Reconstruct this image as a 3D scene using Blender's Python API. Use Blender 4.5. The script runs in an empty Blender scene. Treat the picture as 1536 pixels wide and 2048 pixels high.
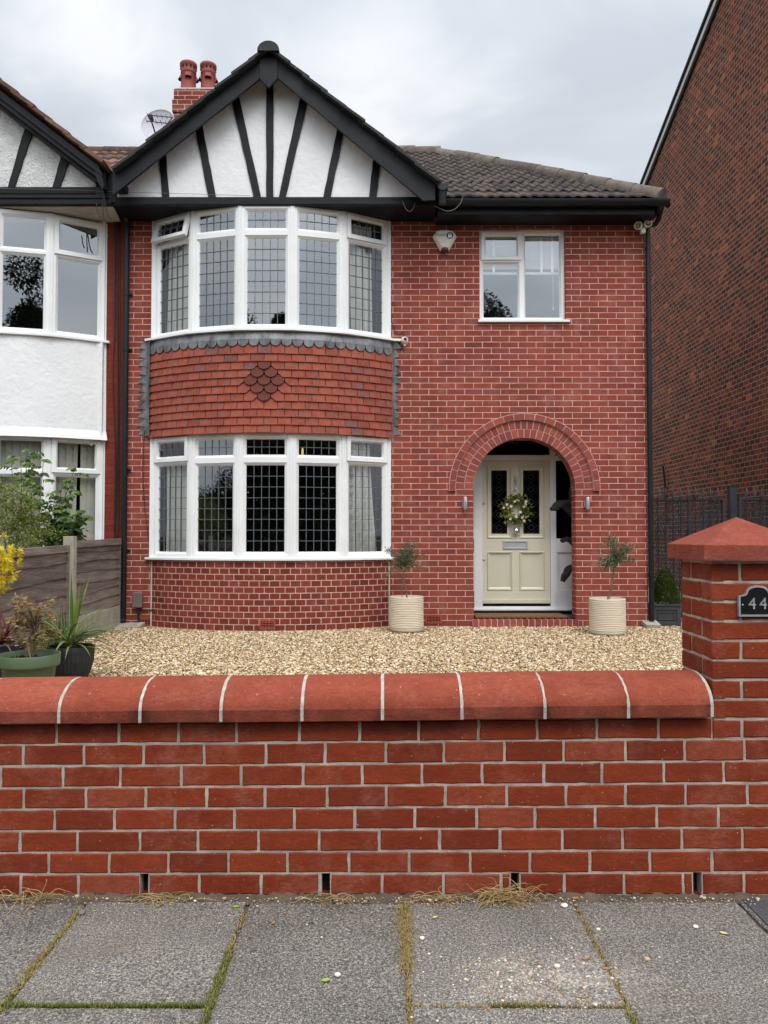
import bpy, math, random
import numpy as np
from mathutils import Vector, Matrix
from mathutils.geometry import tessellate_polygon

R = math.radians
scene = bpy.context.scene
COL = scene.collection

# ------------------------------------------------------------------ camera
F = 1560.0
CAMZ = 1.37
PITCH = math.atan(47 / F)
cd = bpy.data.cameras.new('camera')
cam = bpy.data.objects.new('camera', cd)
COL.objects.link(cam)
cam.location = (0, 0, CAMZ)
cam.rotation_euler = (R(90) + PITCH, 0, 0)
cd.sensor_fit = 'HORIZONTAL'
cd.sensor_width = 36
cd.lens = F / 1536 * 36
cd.clip_start = 0.05
cd.clip_end = 3000
scene.camera = cam

# ------------------------------------------------------------------ light
SUN_EL, SUN_AZ = R(52), R(166)          # azimuth: 0 = +Y, clockwise; the sun is behind the camera, a little to its right
sun_dir = Vector((math.sin(SUN_AZ) * math.cos(SUN_EL), math.cos(SUN_AZ) * math.cos(SUN_EL), math.sin(SUN_EL)))
ld = bpy.data.lights.new('sun', 'SUN')
ld.energy = 1.5
ld.angle = R(24)
ld.color = (1.0, 0.955, 0.90)
sun = bpy.data.objects.new('sun', ld)
COL.objects.link(sun)
sun.rotation_euler = sun_dir.to_track_quat('Z', 'Y').to_euler()
sun.location = (-4, -6, 14)

w = bpy.data.worlds.new("World")
scene.world = w
w.use_nodes = True
nt = w.node_tree
nt.nodes.clear()
N = nt.nodes.new
L = nt.links.new
out = N('ShaderNodeOutputWorld')
bg = N('ShaderNodeBackground')
bg.inputs['Strength'].default_value = 0.1
sky = N('ShaderNodeTexSky')
sky.sky_type = 'NISHITA'
sky.sun_disc = False
sky.sun_elevation = SUN_EL
sky.sun_rotation = SUN_AZ
tc = N('ShaderNodeTexCoord')
mp = N('ShaderNodeMapping')
mp.inputs['Scale'].default_value = (1.0, 1.0, 2.2)
mp.inputs['Location'].default_value = (0.35, 0.1, 0.4)
L(tc.outputs['Generated'], mp.inputs['Vector'])
no = N('ShaderNodeTexNoise')
no.inputs['Scale'].default_value = 3.4
no.inputs['Detail'].default_value = 6
no.inputs['Roughness'].default_value = 0.48
no.inputs['Distortion'].default_value = 0.35
L(mp.outputs['Vector'], no.inputs['Vector'])
cr = N('ShaderNodeValToRGB')
e = cr.color_ramp.elements
e[0].position = 0.36
e[0].color = (6.2, 6.75, 7.4, 1)
e[1].position = 0.62
e[1].color = (9.3, 9.45, 9.75, 1)
m_ = cr.color_ramp.elements.new(0.47)
m_.color = (6.9, 7.4, 8.1, 1)
L(no.outputs['Fac'], cr.inputs['Fac'])
# overcast luminance: brighter towards the zenith and round the hidden sun
sx = N('ShaderNodeSeparateXYZ')
L(tc.outputs['Generated'], sx.inputs['Vector'])
dt = N('ShaderNodeVectorMath')
dt.operation = 'DOT_PRODUCT'
dt.inputs[1].default_value = sun_dir
L(tc.outputs['Generated'], dt.inputs[0])


def wm(op, a, b):
    n = N('ShaderNodeMath')
    n.operation = op
    for i, v in enumerate((a, b)):
        if isinstance(v, (int, float)):
            n.inputs[i].default_value = v
        else:
            L(v, n.inputs[i])
    return n.outputs[0]


glow = wm('POWER', wm('MAXIMUM', dt.outputs['Value'], 0.0), 2.0)
zen = wm('MAXIMUM', sx.outputs['Z'], 0.0)
lum = wm('ADD', wm('ADD', wm('MULTIPLY', glow, 1.9), wm('MULTIPLY', wm('POWER', zen, 2.0), 0.9)), 0.86)
vs = N('ShaderNodeVectorMath')
vs.operation = 'SCALE'
L(cr.outputs['Color'], vs.inputs[0])
L(lum, vs.inputs['Scale'])
mx = N('ShaderNodeMix')
mx.data_type = 'RGBA'
mx.inputs['Factor'].default_value = 0.93
L(sky.outputs['Color'], mx.inputs['A'])
L(vs.outputs['Vector'], mx.inputs['B'])
L(mx.outputs['Result'], bg.inputs['Color'])
L(bg.outputs['Background'], out.inputs['Surface'])

scene.view_settings.view_transform = 'Standard'
scene.view_settings.look = 'None'
scene.view_settings.exposure = 0.0
scene.view_settings.gamma = 1
scene.render.engine = 'CYCLES'
cy = scene.cycles
cy.use_denoising = True
cy.max_bounces = 7
cy.diffuse_bounces = 4
cy.glossy_bounces = 3
cy.transparent_max_bounces = 14
cy.caustics_reflective = False
cy.caustics_refractive = False

# ------------------------------------------------------------------ projection helpers (pixel of the photograph -> point on a real plane)
_c, _s = math.cos(PITCH), math.sin(PITCH)


def ray(px, py):
    u, v = (px - 768) / F, (1024 - py) / F
    return Vector((u, _c - v * _s, _s + v * _c))


def P(px, py, Y):
    d = ray(px, py)
    t = Y / d.y
    return Vector((d.x * t, Y, CAMZ + d.z * t))


def PX(px, py, X):
    d = ray(px, py)
    t = X / d.x
    return Vector((X, d.y * t, CAMZ + d.z * t))


def PG(px, py, z=0.0):
    d = ray(px, py)
    t = (z - CAMZ) / d.z
    return Vector((d.x * t, d.y * t, z))


def Z(py, Y):
    return P(768, py, Y).z


def S(r, g, b):
    f = lambda c: (c / 255 / 12.92) if c / 255 <= 0.04045 else ((c / 255 + 0.055) / 1.055) ** 2.4
    return (f(r), f(g), f(b), 1)


# ------------------------------------------------------------------ materials
class NT:
    def __init__(self, name):
        self.m = bpy.data.materials.new(name)
        self.m.use_nodes = True
        self.t = self.m.node_tree
        self.t.nodes.clear()
        self.o = self.n('ShaderNodeOutputMaterial')

    def n(self, typ, **kw):
        x = self.t.nodes.new(typ)
        for k, v in kw.items():
            setattr(x, k, v)
        return x

    def l(self, a, b):
        self.t.links.new(a, b)

    def val(self, sock, v):
        if hasattr(v, 'is_linked'):
            self.l(v, sock)
        else:
            sock.default_value = v

    def math(self, op, a, b=0.0, clamp=False):
        x = self.n('ShaderNodeMath', operation=op, use_clamp=clamp)
        self.val(x.inputs[0], a)
        self.val(x.inputs[1], b)
        return x.outputs[0]

    def mix(self, f, a, b, blend='MIX'):
        x = self.n('ShaderNodeMix', data_type='RGBA', blend_type=blend)
        self.val(x.inputs['Factor'], f)
        self.val(x.inputs['A'], a)
        self.val(x.inputs['B'], b)
        return x.outputs['Result']

    def coord(self, kind='Object', scale=(1, 1, 1)):
        x = self.n('ShaderNodeTexCoord')
        if scale == (1, 1, 1):
            return x.outputs[kind]
        y = self.n('ShaderNodeMapping')
        y.inputs['Scale'].default_value = scale
        self.l(x.outputs[kind], y.inputs['Vector'])
        return y.outputs['Vector']

    def noise(self, vec, scale, detail=4, rough=0.55, dist=0.0, col=False):
        x = self.n('ShaderNodeTexNoise')
        self.l(vec, x.inputs['Vector'])
        x.inputs['Scale'].default_value = scale
        x.inputs['Detail'].default_value = detail
        x.inputs['Roughness'].default_value = rough
        x.inputs['Distortion'].default_value = dist
        return x.outputs['Color' if col else 'Fac']

    def ramp(self, f, stops, const=False):
        x = self.n('ShaderNodeValToRGB')
        if const:
            x.color_ramp.interpolation = 'CONSTANT'
        el = x.color_ramp.elements
        el[0].position, el[0].color = stops[0]
        el[1].position, el[1].color = stops[-1]
        for p, c in stops[1:-1]:
            q = el.new(p)
            q.color = c
        self.l(f, x.inputs['Fac'])
        return x.outputs['Color']

    def rng(self, f, a, b, c, d):
        x = self.n('ShaderNodeMapRange')
        self.l(f, x.inputs['Value'])
        for k, v in zip(('From Min', 'From Max', 'To Min', 'To Max'), (a, b, c, d)):
            x.inputs[k].default_value = v
        return x.outputs['Result']

    def attr(self, name):
        x = self.n('ShaderNodeAttribute', attribute_name=name)
        return x.outputs['Fac']

    def bump(self, h, strength, dist=0.01, prev=None):
        x = self.n('ShaderNodeBump')
        x.inputs['Strength'].default_value = strength
        x.inputs['Distance'].default_value = dist
        self.l(h, x.inputs['Height'])
        if prev is not None:
            self.l(prev, x.inputs['Normal'])
        return x.outputs['Normal']

    def bsdf(self, color, rough=0.6, normal=None, metal=0.0, spec=0.5, sub=None, coat=0.0):
        x = self.n('ShaderNodeBsdfPrincipled')
        self.val(x.inputs['Base Color'], color)
        self.val(x.inputs['Roughness'], rough)
        x.inputs['Metallic'].default_value = metal
        x.inputs['Specular IOR Level'].default_value = spec
        x.inputs['Coat Weight'].default_value = coat
        if normal is not None:
            self.l(normal, x.inputs['Normal'])
        self.l(x.outputs['BSDF'], self.o.inputs['Surface'])
        return x


def k(c, f):
    return (c[0] * f, c[1] * f, c[2] * f, 1)


def plain(name, c, rough=0.5, var=0.12, vs=6.0, bump=0.1, bs=60.0, bd=0.004, metal=0.0, spec=0.5, scale=(1, 1, 1)):
    t = NT(name)
    v = t.coord('Object', scale)
    n1 = t.noise(v, vs, 5)
    col = t.ramp(n1, [(0.3, k(c, 1 - var)), (0.7, k(c, 1 + var))])
    nr = None
    if bump:
        nr = t.bump(t.noise(v, bs, 4), bump, bd)
    r = t.rng(n1, 0.3, 0.7, max(rough - 0.08, 0.02), min(rough + 0.08, 1))
    t.bsdf(col, r, nr, metal, spec)
    return t.m


def attrmat(name, stops, rough=0.7, var=0.15, vs=20.0, bump=0.25, bs=120.0, bd=0.004, spec=0.4, transl=0.0, pale=None, scale=(1, 1, 1), soot=None):
    """colour picked per piece (brick, tile, stone, leaf) by the mesh attribute rnd"""
    t = NT(name)
    a = t.attr('rnd')
    col = t.ramp(a, stops)
    v = t.coord('Object', scale)
    n1 = t.noise(v, vs, 5)
    g = t.rng(n1, 0.3, 0.7, 1 - var, 1 + var)
    x = t.n('ShaderNodeVectorMath', operation='SCALE')
    t.l(col, x.inputs[0])
    t.l(g, x.inputs['Scale'])
    c2 = x.outputs['Vector']
    if pale:
        n2 = t.noise(v, pale[1], 6, 0.65)
        c2 = t.mix(t.rng(n2, pale[2], pale[3], 0, pale[4]), c2, pale[0])
    if soot:
        sf = t.math('MULTIPLY', t.attr('soot'), t.rng(t.noise(v, 9, 5, .65), .3, .62, .15, 1.0), True)
        c2 = t.mix(t.math('MULTIPLY', sf, .85), c2, soot)
    nr = t.bump(t.noise(v, bs, 4), bump, bd) if bump else None
    b = t.bsdf(c2, rough, nr, 0, spec)
    if transl:
        tr = t.n('ShaderNodeBsdfTranslucent')
        t.l(c2, tr.inputs['Color'])
        ms = t.n('ShaderNodeMixShader')
        ms.inputs[0].default_value = transl
        t.l(b.outputs[0], ms.inputs[1])
        t.l(tr.outputs[0], ms.inputs[2])
        t.l(ms.outputs[0], t.o.inputs['Surface'])
    return t.m


def brickmat(name, stops, mortar, bw, bh, joint, off=0.5, wob=0.004, rough=0.75, big=0.2, pale=0.25, palec=None, bumpd=0.006, mortar2=None, freq=2):
    t = NT(name)
    uv = t.n('ShaderNodeUVMap').outputs['UV']
    nz = t.n('ShaderNodeTexNoise')
    t.l(uv, nz.inputs['Vector'])
    nz.inputs['Scale'].default_value = 9
    nz.inputs['Detail'].default_value = 5
    nz.inputs['Roughness'].default_value = 0.7
    s1 = t.n('ShaderNodeVectorMath', operation='SUBTRACT')
    t.l(nz.outputs['Color'], s1.inputs[0])
    s1.inputs[1].default_value = (0.5, 0.5, 0.5)
    s2 = t.n('ShaderNodeVectorMath', operation='SCALE')
    t.l(s1.outputs[0], s2.inputs[0])
    s2.inputs['Scale'].default_value = wob
    s3 = t.n('ShaderNodeVectorMath', operation='ADD')
    t.l(uv, s3.inputs[0])
    t.l(s2.outputs[0], s3.inputs[1])
    b = t.n('ShaderNodeTexBrick', offset=off, offset_frequency=freq, squash=1.0)
    t.l(s3.outputs[0], b.inputs['Vector'])
    for kk, vv in (('Scale', 1.0), ('Brick Width', bw), ('Row Height', bh), ('Mortar Size', joint / 2), ('Mortar Smooth', 0.25), ('Bias', 0.0)):
        b.inputs[kk].default_value = vv
    b.inputs['Color1'].default_value = (0, 0, 0, 1)
    b.inputs['Color2'].default_value = (1, 1, 1, 1)
    b.inputs['Mortar'].default_value = (0.5, 0.5, 0.5, 1)
    col = t.ramp(b.outputs['Color'], stops)
    n1 = t.noise(uv, 1.3, 6, 0.6)
    n2 = t.noise(uv, 38, 4, 0.6)
    g = t.math('MULTIPLY', t.rng(n1, 0.3, 0.7, 1 - big, 1 + big), t.rng(n2, 0.25, 0.75, 0.86, 1.14))
    ms = t.n('ShaderNodeMapping')
    ms.inputs['Scale'].default_value = (4.5, 0.45, 1)
    t.l(uv, ms.inputs['Vector'])
    g = t.math('MULTIPLY', g, t.rng(t.noise(ms.outputs['Vector'], 1.6, 5, 0.6), 0.32, 0.68, 0.86, 1.08))
    x = t.n('ShaderNodeVectorMath', operation='SCALE')
    t.l(col, x.inputs[0])
    t.l(g, x.inputs['Scale'])
    n3 = t.noise(uv, 3.1, 7, 0.68)
    c2 = t.mix(t.rng(n3, 0.52, 0.78, 0, pale), x.outputs['Vector'], palec or mortar)
    mcol = t.ramp(t.noise(uv, 7, 5), [(0.3, mortar2 or k(mortar, 0.7)), (0.65, k(mortar, 1.1))])
    c3 = t.mix(b.outputs['Fac'], c2, mcol)
    h = t.math('SUBTRACT', t.math('MULTIPLY', n2, 0.35), b.outputs['Fac'])
    t.bsdf(c3, min(1, rough + .1), t.bump(h, 0.6, bumpd), 0, 0.18)
    return t.m


def glassmat(name, ior=2.3, tint=(0.92, 0.95, 0.95, 1), wav=0.0):
    t = NT(name)
    tr = t.n('ShaderNodeBsdfTransparent')
    tr.inputs['Color'].default_value = tint
    gl = t.n('ShaderNodeBsdfGlossy')
    gl.inputs['Roughness'].default_value = 0.01
    gl.inputs['Color'].default_value = (0.93, 0.96, 0.98, 1)
    lw = t.n('ShaderNodeLayerWeight')
    lw.inputs['Blend'].default_value = 0.5
    f0 = ((ior - 1) / (ior + 1)) ** 2
    fac = t.math('ADD', t.math('MULTIPLY', t.math('POWER', lw.outputs['Facing'], 4.0), 1 - f0), f0)
    if wav:
        nr = t.bump(t.noise(t.coord('Object'), 1.6, 2), wav, 0.02)
        t.l(nr, gl.inputs['Normal'])
    ms = t.n('ShaderNodeMixShader')
    t.l(fac, ms.inputs[0])
    t.l(tr.outputs[0], ms.inputs[1])
    t.l(gl.outputs[0], ms.inputs[2])
    t.l(ms.outputs[0], t.o.inputs['Surface'])
    return t.m


M = {}
HB = [(0.0, S(123, 60, 53)), (0.3, S(133, 65, 55)), (0.75, S(140, 68, 54)), (1.0, S(132, 70, 64))]
M['house_brick'] = brickmat('house_brick', HB, S(204, 164, 148), 0.228, 0.0752, 0.0105, palec=S(172, 122, 110), pale=0.55, big=0.2)
M['apron_brick'] = brickmat('apron_brick', [(0, S(106, 48, 40)), (0.5, S(124, 55, 43)), (1, S(130, 60, 50))], S(200, 166, 148), 0.124, 0.0752, 0.0115, palec=S(170, 125, 115), pale=0.3, big=0.15)
M['painted_brick'] = brickmat('painted_brick', [(0, S(112, 44, 32)), (1, S(122, 50, 38))], S(100, 42, 32), 0.228, 0.075, 0.008, pale=0.15, palec=S(150, 80, 60), rough=0.55, big=0.1)
M['old_brick'] = brickmat('old_brick', [(0, S(78, 52, 45)), (0.2, S(92, 56, 46)), (0.5, S(108, 61, 48)), (0.9, S(128, 69, 50)), (0.97, S(146, 80, 54)), (1, S(176, 100, 60))], S(160, 138, 122), 0.178, 0.083, 0.015, off=0.5, wob=0.014, big=0.3, pale=0.22, palec=S(140, 110, 90), rough=0.9)
M['chimney_brick'] = brickmat('chimney_brick', [(0, S(110, 50, 44)), (1, S(150, 74, 62))], S(190, 165, 150), 0.228, 0.078, 0.012)
M['voussoir'] = attrmat('voussoir_brick', [(0, S(118, 52, 46)), (0.5, S(140, 64, 54)), (1, S(152, 74, 60))], 0.75, 0.14, 30, pale=(S(175, 125, 115), 14, 0.55, 0.8, 0.4))
M['pale_mortar'] = plain('pale_mortar', S(196, 164, 152), 0.9, 0.18, 25, 0.4, 90)


def front_brick_mat(name, stops, bloom=S(170, 120, 104), bamt=.5):
    t = NT(name)
    v = t.coord('Object')
    vst = t.coord('Object', (1, 1, 2.6))
    rn = t.attr('rnd')
    col = t.ramp(rn, stops)
    n1 = t.noise(vst, 9, 6, .62)
    n2 = t.noise(v, 230, 3, .75)
    n3 = t.noise(vst, 46, 5, .7)
    g = t.math('MULTIPLY', t.math('MULTIPLY', t.rng(n1, .3, .7, .86, 1.13), t.rng(n2, .3, .7, .76, 1.2)), t.rng(n3, .3, .7, .82, 1.16))
    x = t.n('ShaderNodeVectorMath', operation='SCALE')
    t.l(col, x.inputs[0])
    t.l(g, x.inputs['Scale'])
    # lime bloom, thin and wispy
    bl = t.math('MULTIPLY', t.rng(t.noise(v, 5, 7, .7), .5, .74, 0, bamt), t.rng(n3, .35, .65, .2, 1))
    c2 = t.mix(bl, x.outputs['Vector'], bloom)
    # pits and specks
    c3 = t.mix(t.rng(t.noise(v, 120, 2, .5), .70, .76, 0, .75), c2, S(48, 26, 20))
    c4 = t.mix(t.rng(t.noise(v, 88, 2, .5), .715, .76, 0, .5), c3, S(206, 188, 170))
    sf = t.math('MULTIPLY', t.attr('soot'), t.rng(t.noise(v, 9, 5, .65), .3, .62, .15, 1.0), True)
    c5 = t.mix(t.math('MULTIPLY', sf, .85), c4, S(34, 24, 22))  # dark tint: soot together with shade painted on top course and coping lip
    h = t.math('ADD', t.math('MULTIPLY', n2, .5), t.math('ADD', n3, t.math('MULTIPLY', t.noise(v, 120, 2, .5), .8)))
    t.bsdf(c5, .85, t.bump(h, .5, .003), 0, .18)
    return t.m


M['wall_brick'] = front_brick_mat('garden_brick', [(0, S(114, 47, 28)), (0.2, S(123, 50, 28)), (0.85, S(133, 56, 31)), (1, S(137, 66, 46))])
M['grey_mortar'] = plain('grey_mortar', S(168, 158, 146), 0.95, 0.3, 16, 0.6, 160, 0.006)
M['dark_void'] = plain('dark_void', (0.01, 0.009, 0.008, 1), 0.95, 0.1, 5, 0)
M['white_pvc'] = plain('white_pvc', (0.79, 0.80, 0.79, 1), 0.35, 0.06, 2.3, 0.03, 12, 0.003)
M['white_paint'] = plain('white_paint', (0.76, 0.76, 0.75, 1), 0.4, 0.04, 4, 0.06, 40, 0.002)
M['white_render'] = plain('white_render', (0.76, 0.765, 0.76, 1), 0.85, 0.05, 2.2, 0.5, 16, 0.02)
M['pebbledash'] = plain('pebbledash', (0.72, 0.72, 0.70, 1), 0.9, 0.14, 9, 1.0, 48, 0.03)
M['soffit_plaster'] = plain('soffit_plaster', S(178, 170, 158), 0.85, 0.2, 5, 0.2, 20, scale=(1, 4, 1))
M['black_paint'] = plain('black_paint', S(17, 18, 23), 0.5, 0.15, 6, 0.15, 30, 0.004, spec=0.25)
M['old_black_paint'] = plain('old_black_paint', S(13, 14, 17), 0.5, 0.2, 9, 0.5, 26, 0.008, spec=0.25, scale=(0.4, 1, 1))
M['black_plastic'] = plain('black_plastic', S(24, 26, 29), 0.42, 0.12, 5, 0.03, spec=0.3)
M['dark_tile'] = attrmat('verge_tile', [(0, S(34, 36, 38)), (1, S(50, 52, 52))], 0.8, 0.25, 14, 0.5, 60, 0.01, pale=(S(150, 150, 140), 16, 0.66, 0.76, 0.8))
M['brown_tile'] = attrmat('concrete_roof_tile', [(0, S(50, 43, 40)), (0.5, S(64, 55, 50)), (1, S(78, 68, 61))], 0.9, 0.25, 9, 0.5, 80, 0.008, pale=(S(130, 118, 100), 7, 0.58, 0.78, 0.6))
M['hip_tile'] = attrmat('hip_tile', [(0, S(84, 76, 68)), (1, S(108, 98, 88))], 0.9, 0.28, 8, 0.7, 50, 0.012, pale=(S(150, 142, 122), 10, 0.56, 0.72, 0.7))
M['red_tile'] = attrmat('weathered_red_tile', [(0, S(74, 56, 48)), (0.5, S(98, 68, 56)), (1, S(122, 92, 76))], 0.9, 0.3, 10, 0.6, 60, 0.01, pale=(S(150, 130, 105), 8, 0.55, 0.75, 0.6))
M['hung_tile'] = attrmat('clay_hung_tile', [(0, S(132, 68, 54)), (0.4, S(146, 75, 59)), (0.8, S(154, 80, 62)), (0.93, S(144, 76, 62)), (0.97, S(118, 76, 70)), (1, S(122, 84, 78))], 0.85, 0.18, 14, 0.5, 90, 0.004, 0.15, pale=(S(124, 100, 95), 13, 0.46, 0.72, 0.6))
M['club_tile'] = attrmat('brown_club_tile', [(0, S(92, 42, 32)), (1, S(108, 50, 38))], 0.75, 0.15, 16, 0.4, 90)
M['lead'] = plain('lead_sheet', S(108, 109, 111), 0.5, 0.6, 7, 0.5, 9, 0.02, metal=0.25, scale=(1.6, 1.6, 0.6))
M['terracotta'] = front_brick_mat('coping_terracotta', [(0, S(128, 61, 45)), (0.5, S(140, 67, 49)), (1, S(151, 75, 56))], S(172, 116, 98), .4)
M['cap_sandstone'] = front_brick_mat('cap_terracotta', [(0, S(136, 66, 52)), (1, S(140, 70, 56))], S(172, 122, 106), .5)
M['pot_clay'] = plain('chimney_pot_clay', S(132, 58, 50), 0.7, 0.15, 8, 0.2)
M['cement'] = plain('cement', S(190, 184, 172), 0.9, 0.2, 12, 0.5, 40)
M['glass'] = glassmat('window_glass', 2.75, wav=0.008)
M['dark_glass'] = glassmat('door_glass', 1.3, (0.3, 0.3, 0.32, 1))
M['lead_came'] = plain('lead_came', S(104, 110, 116), 0.45, 0.1, 20, 0.1, metal=0.2)
M['joint_cement'] = plain('joint_cement', S(176, 168, 156), 0.95, 0.3, 30, 0.6, 120)
M['side_glass'] = glassmat('side_glass', 1.85, wav=0.02)
M['door_came'] = plain('door_came', S(58, 60, 62), 0.6, 0.1, 20, 0)
M['room_paint'] = plain('room_paint', S(92, 90, 86), 0.9, 0.1, 2, 0)
M['curtain'] = plain('curtain_cloth', S(204, 201, 192), 0.9, 0.08, 5, 0.2, 160)
M['blind'] = plain('blind_fabric', S(214, 208, 192), 0.85, 0.04, 3, 0.1)
M['white_blind'] = plain('white_blind', S(245, 246, 246), 0.6, 0.03, 3, 0)
M['door_paint'] = plain('sage_door_paint', S(206, 203, 181), 0.42, 0.03, 5, 0.04, 30)
M['chrome'] = plain('chrome', (0.75, 0.75, 0.76, 1), 0.18, 0.05, 5, 0, metal=1.0)
M['satin_steel'] = plain('satin_steel', (0.55, 0.56, 0.57, 1), 0.38, 0.08, 8, 0, metal=0.9)
M['silver_plate'] = plain('silver_plate', S(186, 190, 194), 0.4, 0.06, 6, 0.05, metal=0.5)
M['coir'] = plain('coir', S(118, 84, 50), 0.95, 0.25, 30, 0.8, 200)
M['driftwood'] = plain('dark_driftwood', S(40, 34, 29), 0.85, 0.45, 9, 1.0, 34, 0.02, scale=(1, 1, 3))
M['fence_wood'] = attrmat('weathered_board', [(0, S(96, 84, 78)), (0.5, S(118, 105, 98)), (1, S(136, 123, 114))], 0.85, 0.4, 6, 0.8, 26, 0.012, pale=(S(168, 158, 150), 4, 0.52, 0.76, 0.6), scale=(1, 0.35, 3.2))
M['concrete'] = plain('concrete', S(160, 154, 140), 0.9, 0.22, 7, 0.4, 50, scale=(2, 2, 0.8))
M['cream_pot'] = plain('cream_ribbed_pot', S(214, 201, 178), 0.8, 0.09, 5, 0.25, 60, 0.004, scale=(1, 1, 5))
M['green_pot'] = plain('green_plastic_pot', S(86, 106, 78), 0.42, 0.06, 5, 0.03)
M['dark_pot'] = plain('dark_ribbed_pot', S(40, 42, 46), 0.5, 0.15, 6, 0.1, 40)
M['grey_planter'] = plain('grey_planter', S(52, 54, 57), 0.5, 0.08, 5, 0.05)
M['soil'] = plain('potting_soil', S(44, 36, 30), 0.95, 0.3, 40, 0.9, 90, 0.01)
M['bark'] = plain('bark', S(118, 98, 76), 0.9, 0.3, 14, 0.6, 40)
M['cane'] = plain('bamboo_cane', S(176, 134, 84), 0.6, 0.12, 20, 0.1)
LEAF = lambda n, a, b, c, tr=0.25, r=0.5: attrmat(n, [(0, a), (0.5, b), (1, c)], r, 0.12, 8, 0, transl=tr)
M['olive_leaf'] = LEAF('olive_leaf', S(62, 74, 48), S(98, 112, 76), S(146, 154, 124))
M['shrub_leaf'] = LEAF('shrub_leaf', S(54, 82, 36), S(90, 120, 52), S(140, 158, 80))
M['small_leaf'] = LEAF('small_shrub_leaf', S(76, 90, 38), S(122, 134, 60), S(176, 176, 98))
M['yellow_leaf'] = LEAF('yellow_leaf', S(196, 170, 20), S(230, 210, 34), S(240, 226, 90), 0.35)
M['maple_leaf'] = LEAF('maple_leaf', S(136, 84, 70), S(154, 132, 86), S(166, 164, 108), 0.3)
M['red_leaf'] = LEAF('red_strap_leaf', S(92, 34, 44), S(140, 60, 72), S(150, 146, 100), 0.25)
M['sword_leaf'] = LEAF('sword_leaf', S(56, 84, 30), S(92, 118, 48), S(138, 150, 84), 0.2, 0.4)
M['bush_leaf'] = LEAF('box_leaf', S(58, 80, 34), S(84, 108, 44), S(124, 142, 66))
M['wreath_leaf'] = LEAF('wreath_leaf', S(58, 72, 32), S(96, 108, 46), S(142, 146, 76))
M['tree_leaf'] = attrmat('street_tree_leaf', [(0, S(26, 38, 18)), (0.5, S(42, 58, 26)), (1, S(60, 80, 38))], 0.95, 0.12, 8, 0, spec=0.05, transl=0.1)
M['petal'] = plain('white_petal', S(236, 232, 218), 0.6, 0.05, 10, 0)
M['yellow_petal'] = plain('yellow_petal', S(214, 190, 70), 0.6, 0.1, 10, 0)
M['moss'] = LEAF('moss_blade', S(72, 86, 34), S(112, 116, 56), S(164, 140, 92), 0.1, 0.8)
M['straw'] = LEAF('straw', S(140, 112, 72), S(176, 148, 100), S(196, 174, 128), 0.1, 0.8)
M['fresh_leaf'] = plain('fresh_leaf', S(140, 176, 62), 0.5, 0.15, 60, 0.1)
M['dry_leaf'] = plain('dry_leaf', S(170, 118, 60), 0.7, 0.25, 60, 0.1)
M['pale_leaf'] = plain('pale_leaf', S(206, 190, 120), 0.7, 0.15, 60, 0.1)
M['stone'] = attrmat('pebble', [(0, S(120, 112, 104)), (0.3, S(160, 128, 92)), (0.6, S(196, 178, 148)), (1, S(228, 220, 204))], 0.7, 0.1, 60, 0.2)
M['gravel_stone'] = attrmat('gravel_stone', [(0, S(104, 84, 64)), (0.12, S(142, 108, 76)), (0.35, S(182, 152, 112)), (0.65, S(206, 184, 146)), (1, S(232, 220, 196))], 0.75, 0.1, 80, 0)
M['meter_box'] = plain('meter_box_plastic', S(112, 96, 92), 0.55, 0.1, 9, 0.1)
M['cable'] = plain('cable_sheath', S(26, 22, 22), 0.5, 0.1, 9, 0)
M['grey_cable'] = plain('grey_cable_sheath', S(110, 104, 98), 0.5, 0.1, 9, 0)
M['airbrick'] = plain('airbrick_clay', S(156, 72, 54), 0.75, 0.15, 20, 0.2)
M['ivory'] = plain('ivory_plastic', S(222, 220, 206), 0.4, 0.03, 6, 0)
M['red_lens'] = plain('red_lens', S(96, 8, 14), 0.2, 0.1, 6, 0)
M['ink'] = plain('black_ink', S(26, 30, 32), 0.5, 0.05, 6, 0)
M['ink_grey'] = plain('grey_ink', S(110, 122, 120), 0.5, 0.05, 6, 0)
M['iron'] = plain('black_iron', S(36, 40, 46), 0.4, 0.15, 9, 0.15)
M['iron_dark'] = plain('black_screen', S(34, 37, 42), 0.55, 0.15, 9, 0.1)
M['finial'] = plain('dull_finial', S(74, 72, 72), 0.5, 0.15, 9, 0)
M['plaque_black'] = plain('plaque_black', S(14, 15, 16), 0.35, 0.1, 9, 0.1)
M['aluminium'] = plain('cast_aluminium', S(178, 182, 184), 0.42, 0.22, 22, 0.4, 60, metal=0.6)
M['dish'] = plain('dish_paint', S(176, 174, 182), 0.55, 0.05, 4, 0.05)
M['lamp_glass'] = plain('spot_glass', S(190, 186, 178), 0.12, 0.1, 20, 0.1, metal=0.5)
M['tarmac'] = plain('tarmac', S(74, 74, 77), 0.9, 0.25, 60, 0.8, 220, 0.006)
M['dirt'] = plain('joint_dirt', S(92, 80, 66), 0.95, 0.35, 18, 0.9, 120, 0.01)
M['earth'] = plain('earth', S(84, 76, 62), 0.95, 0.25, 6, 0.5, 30, 0.02)
_t = NT('lamp_glow')
_e = _t.n('ShaderNodeEmission')
_e.inputs['Color'].default_value = (1.0, 0.72, 0.22, 1)
_e.inputs['Strength'].default_value = 1.1
_t.l(_e.outputs[0], _t.o.inputs['Surface'])
M['glow'] = _t.m


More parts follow.
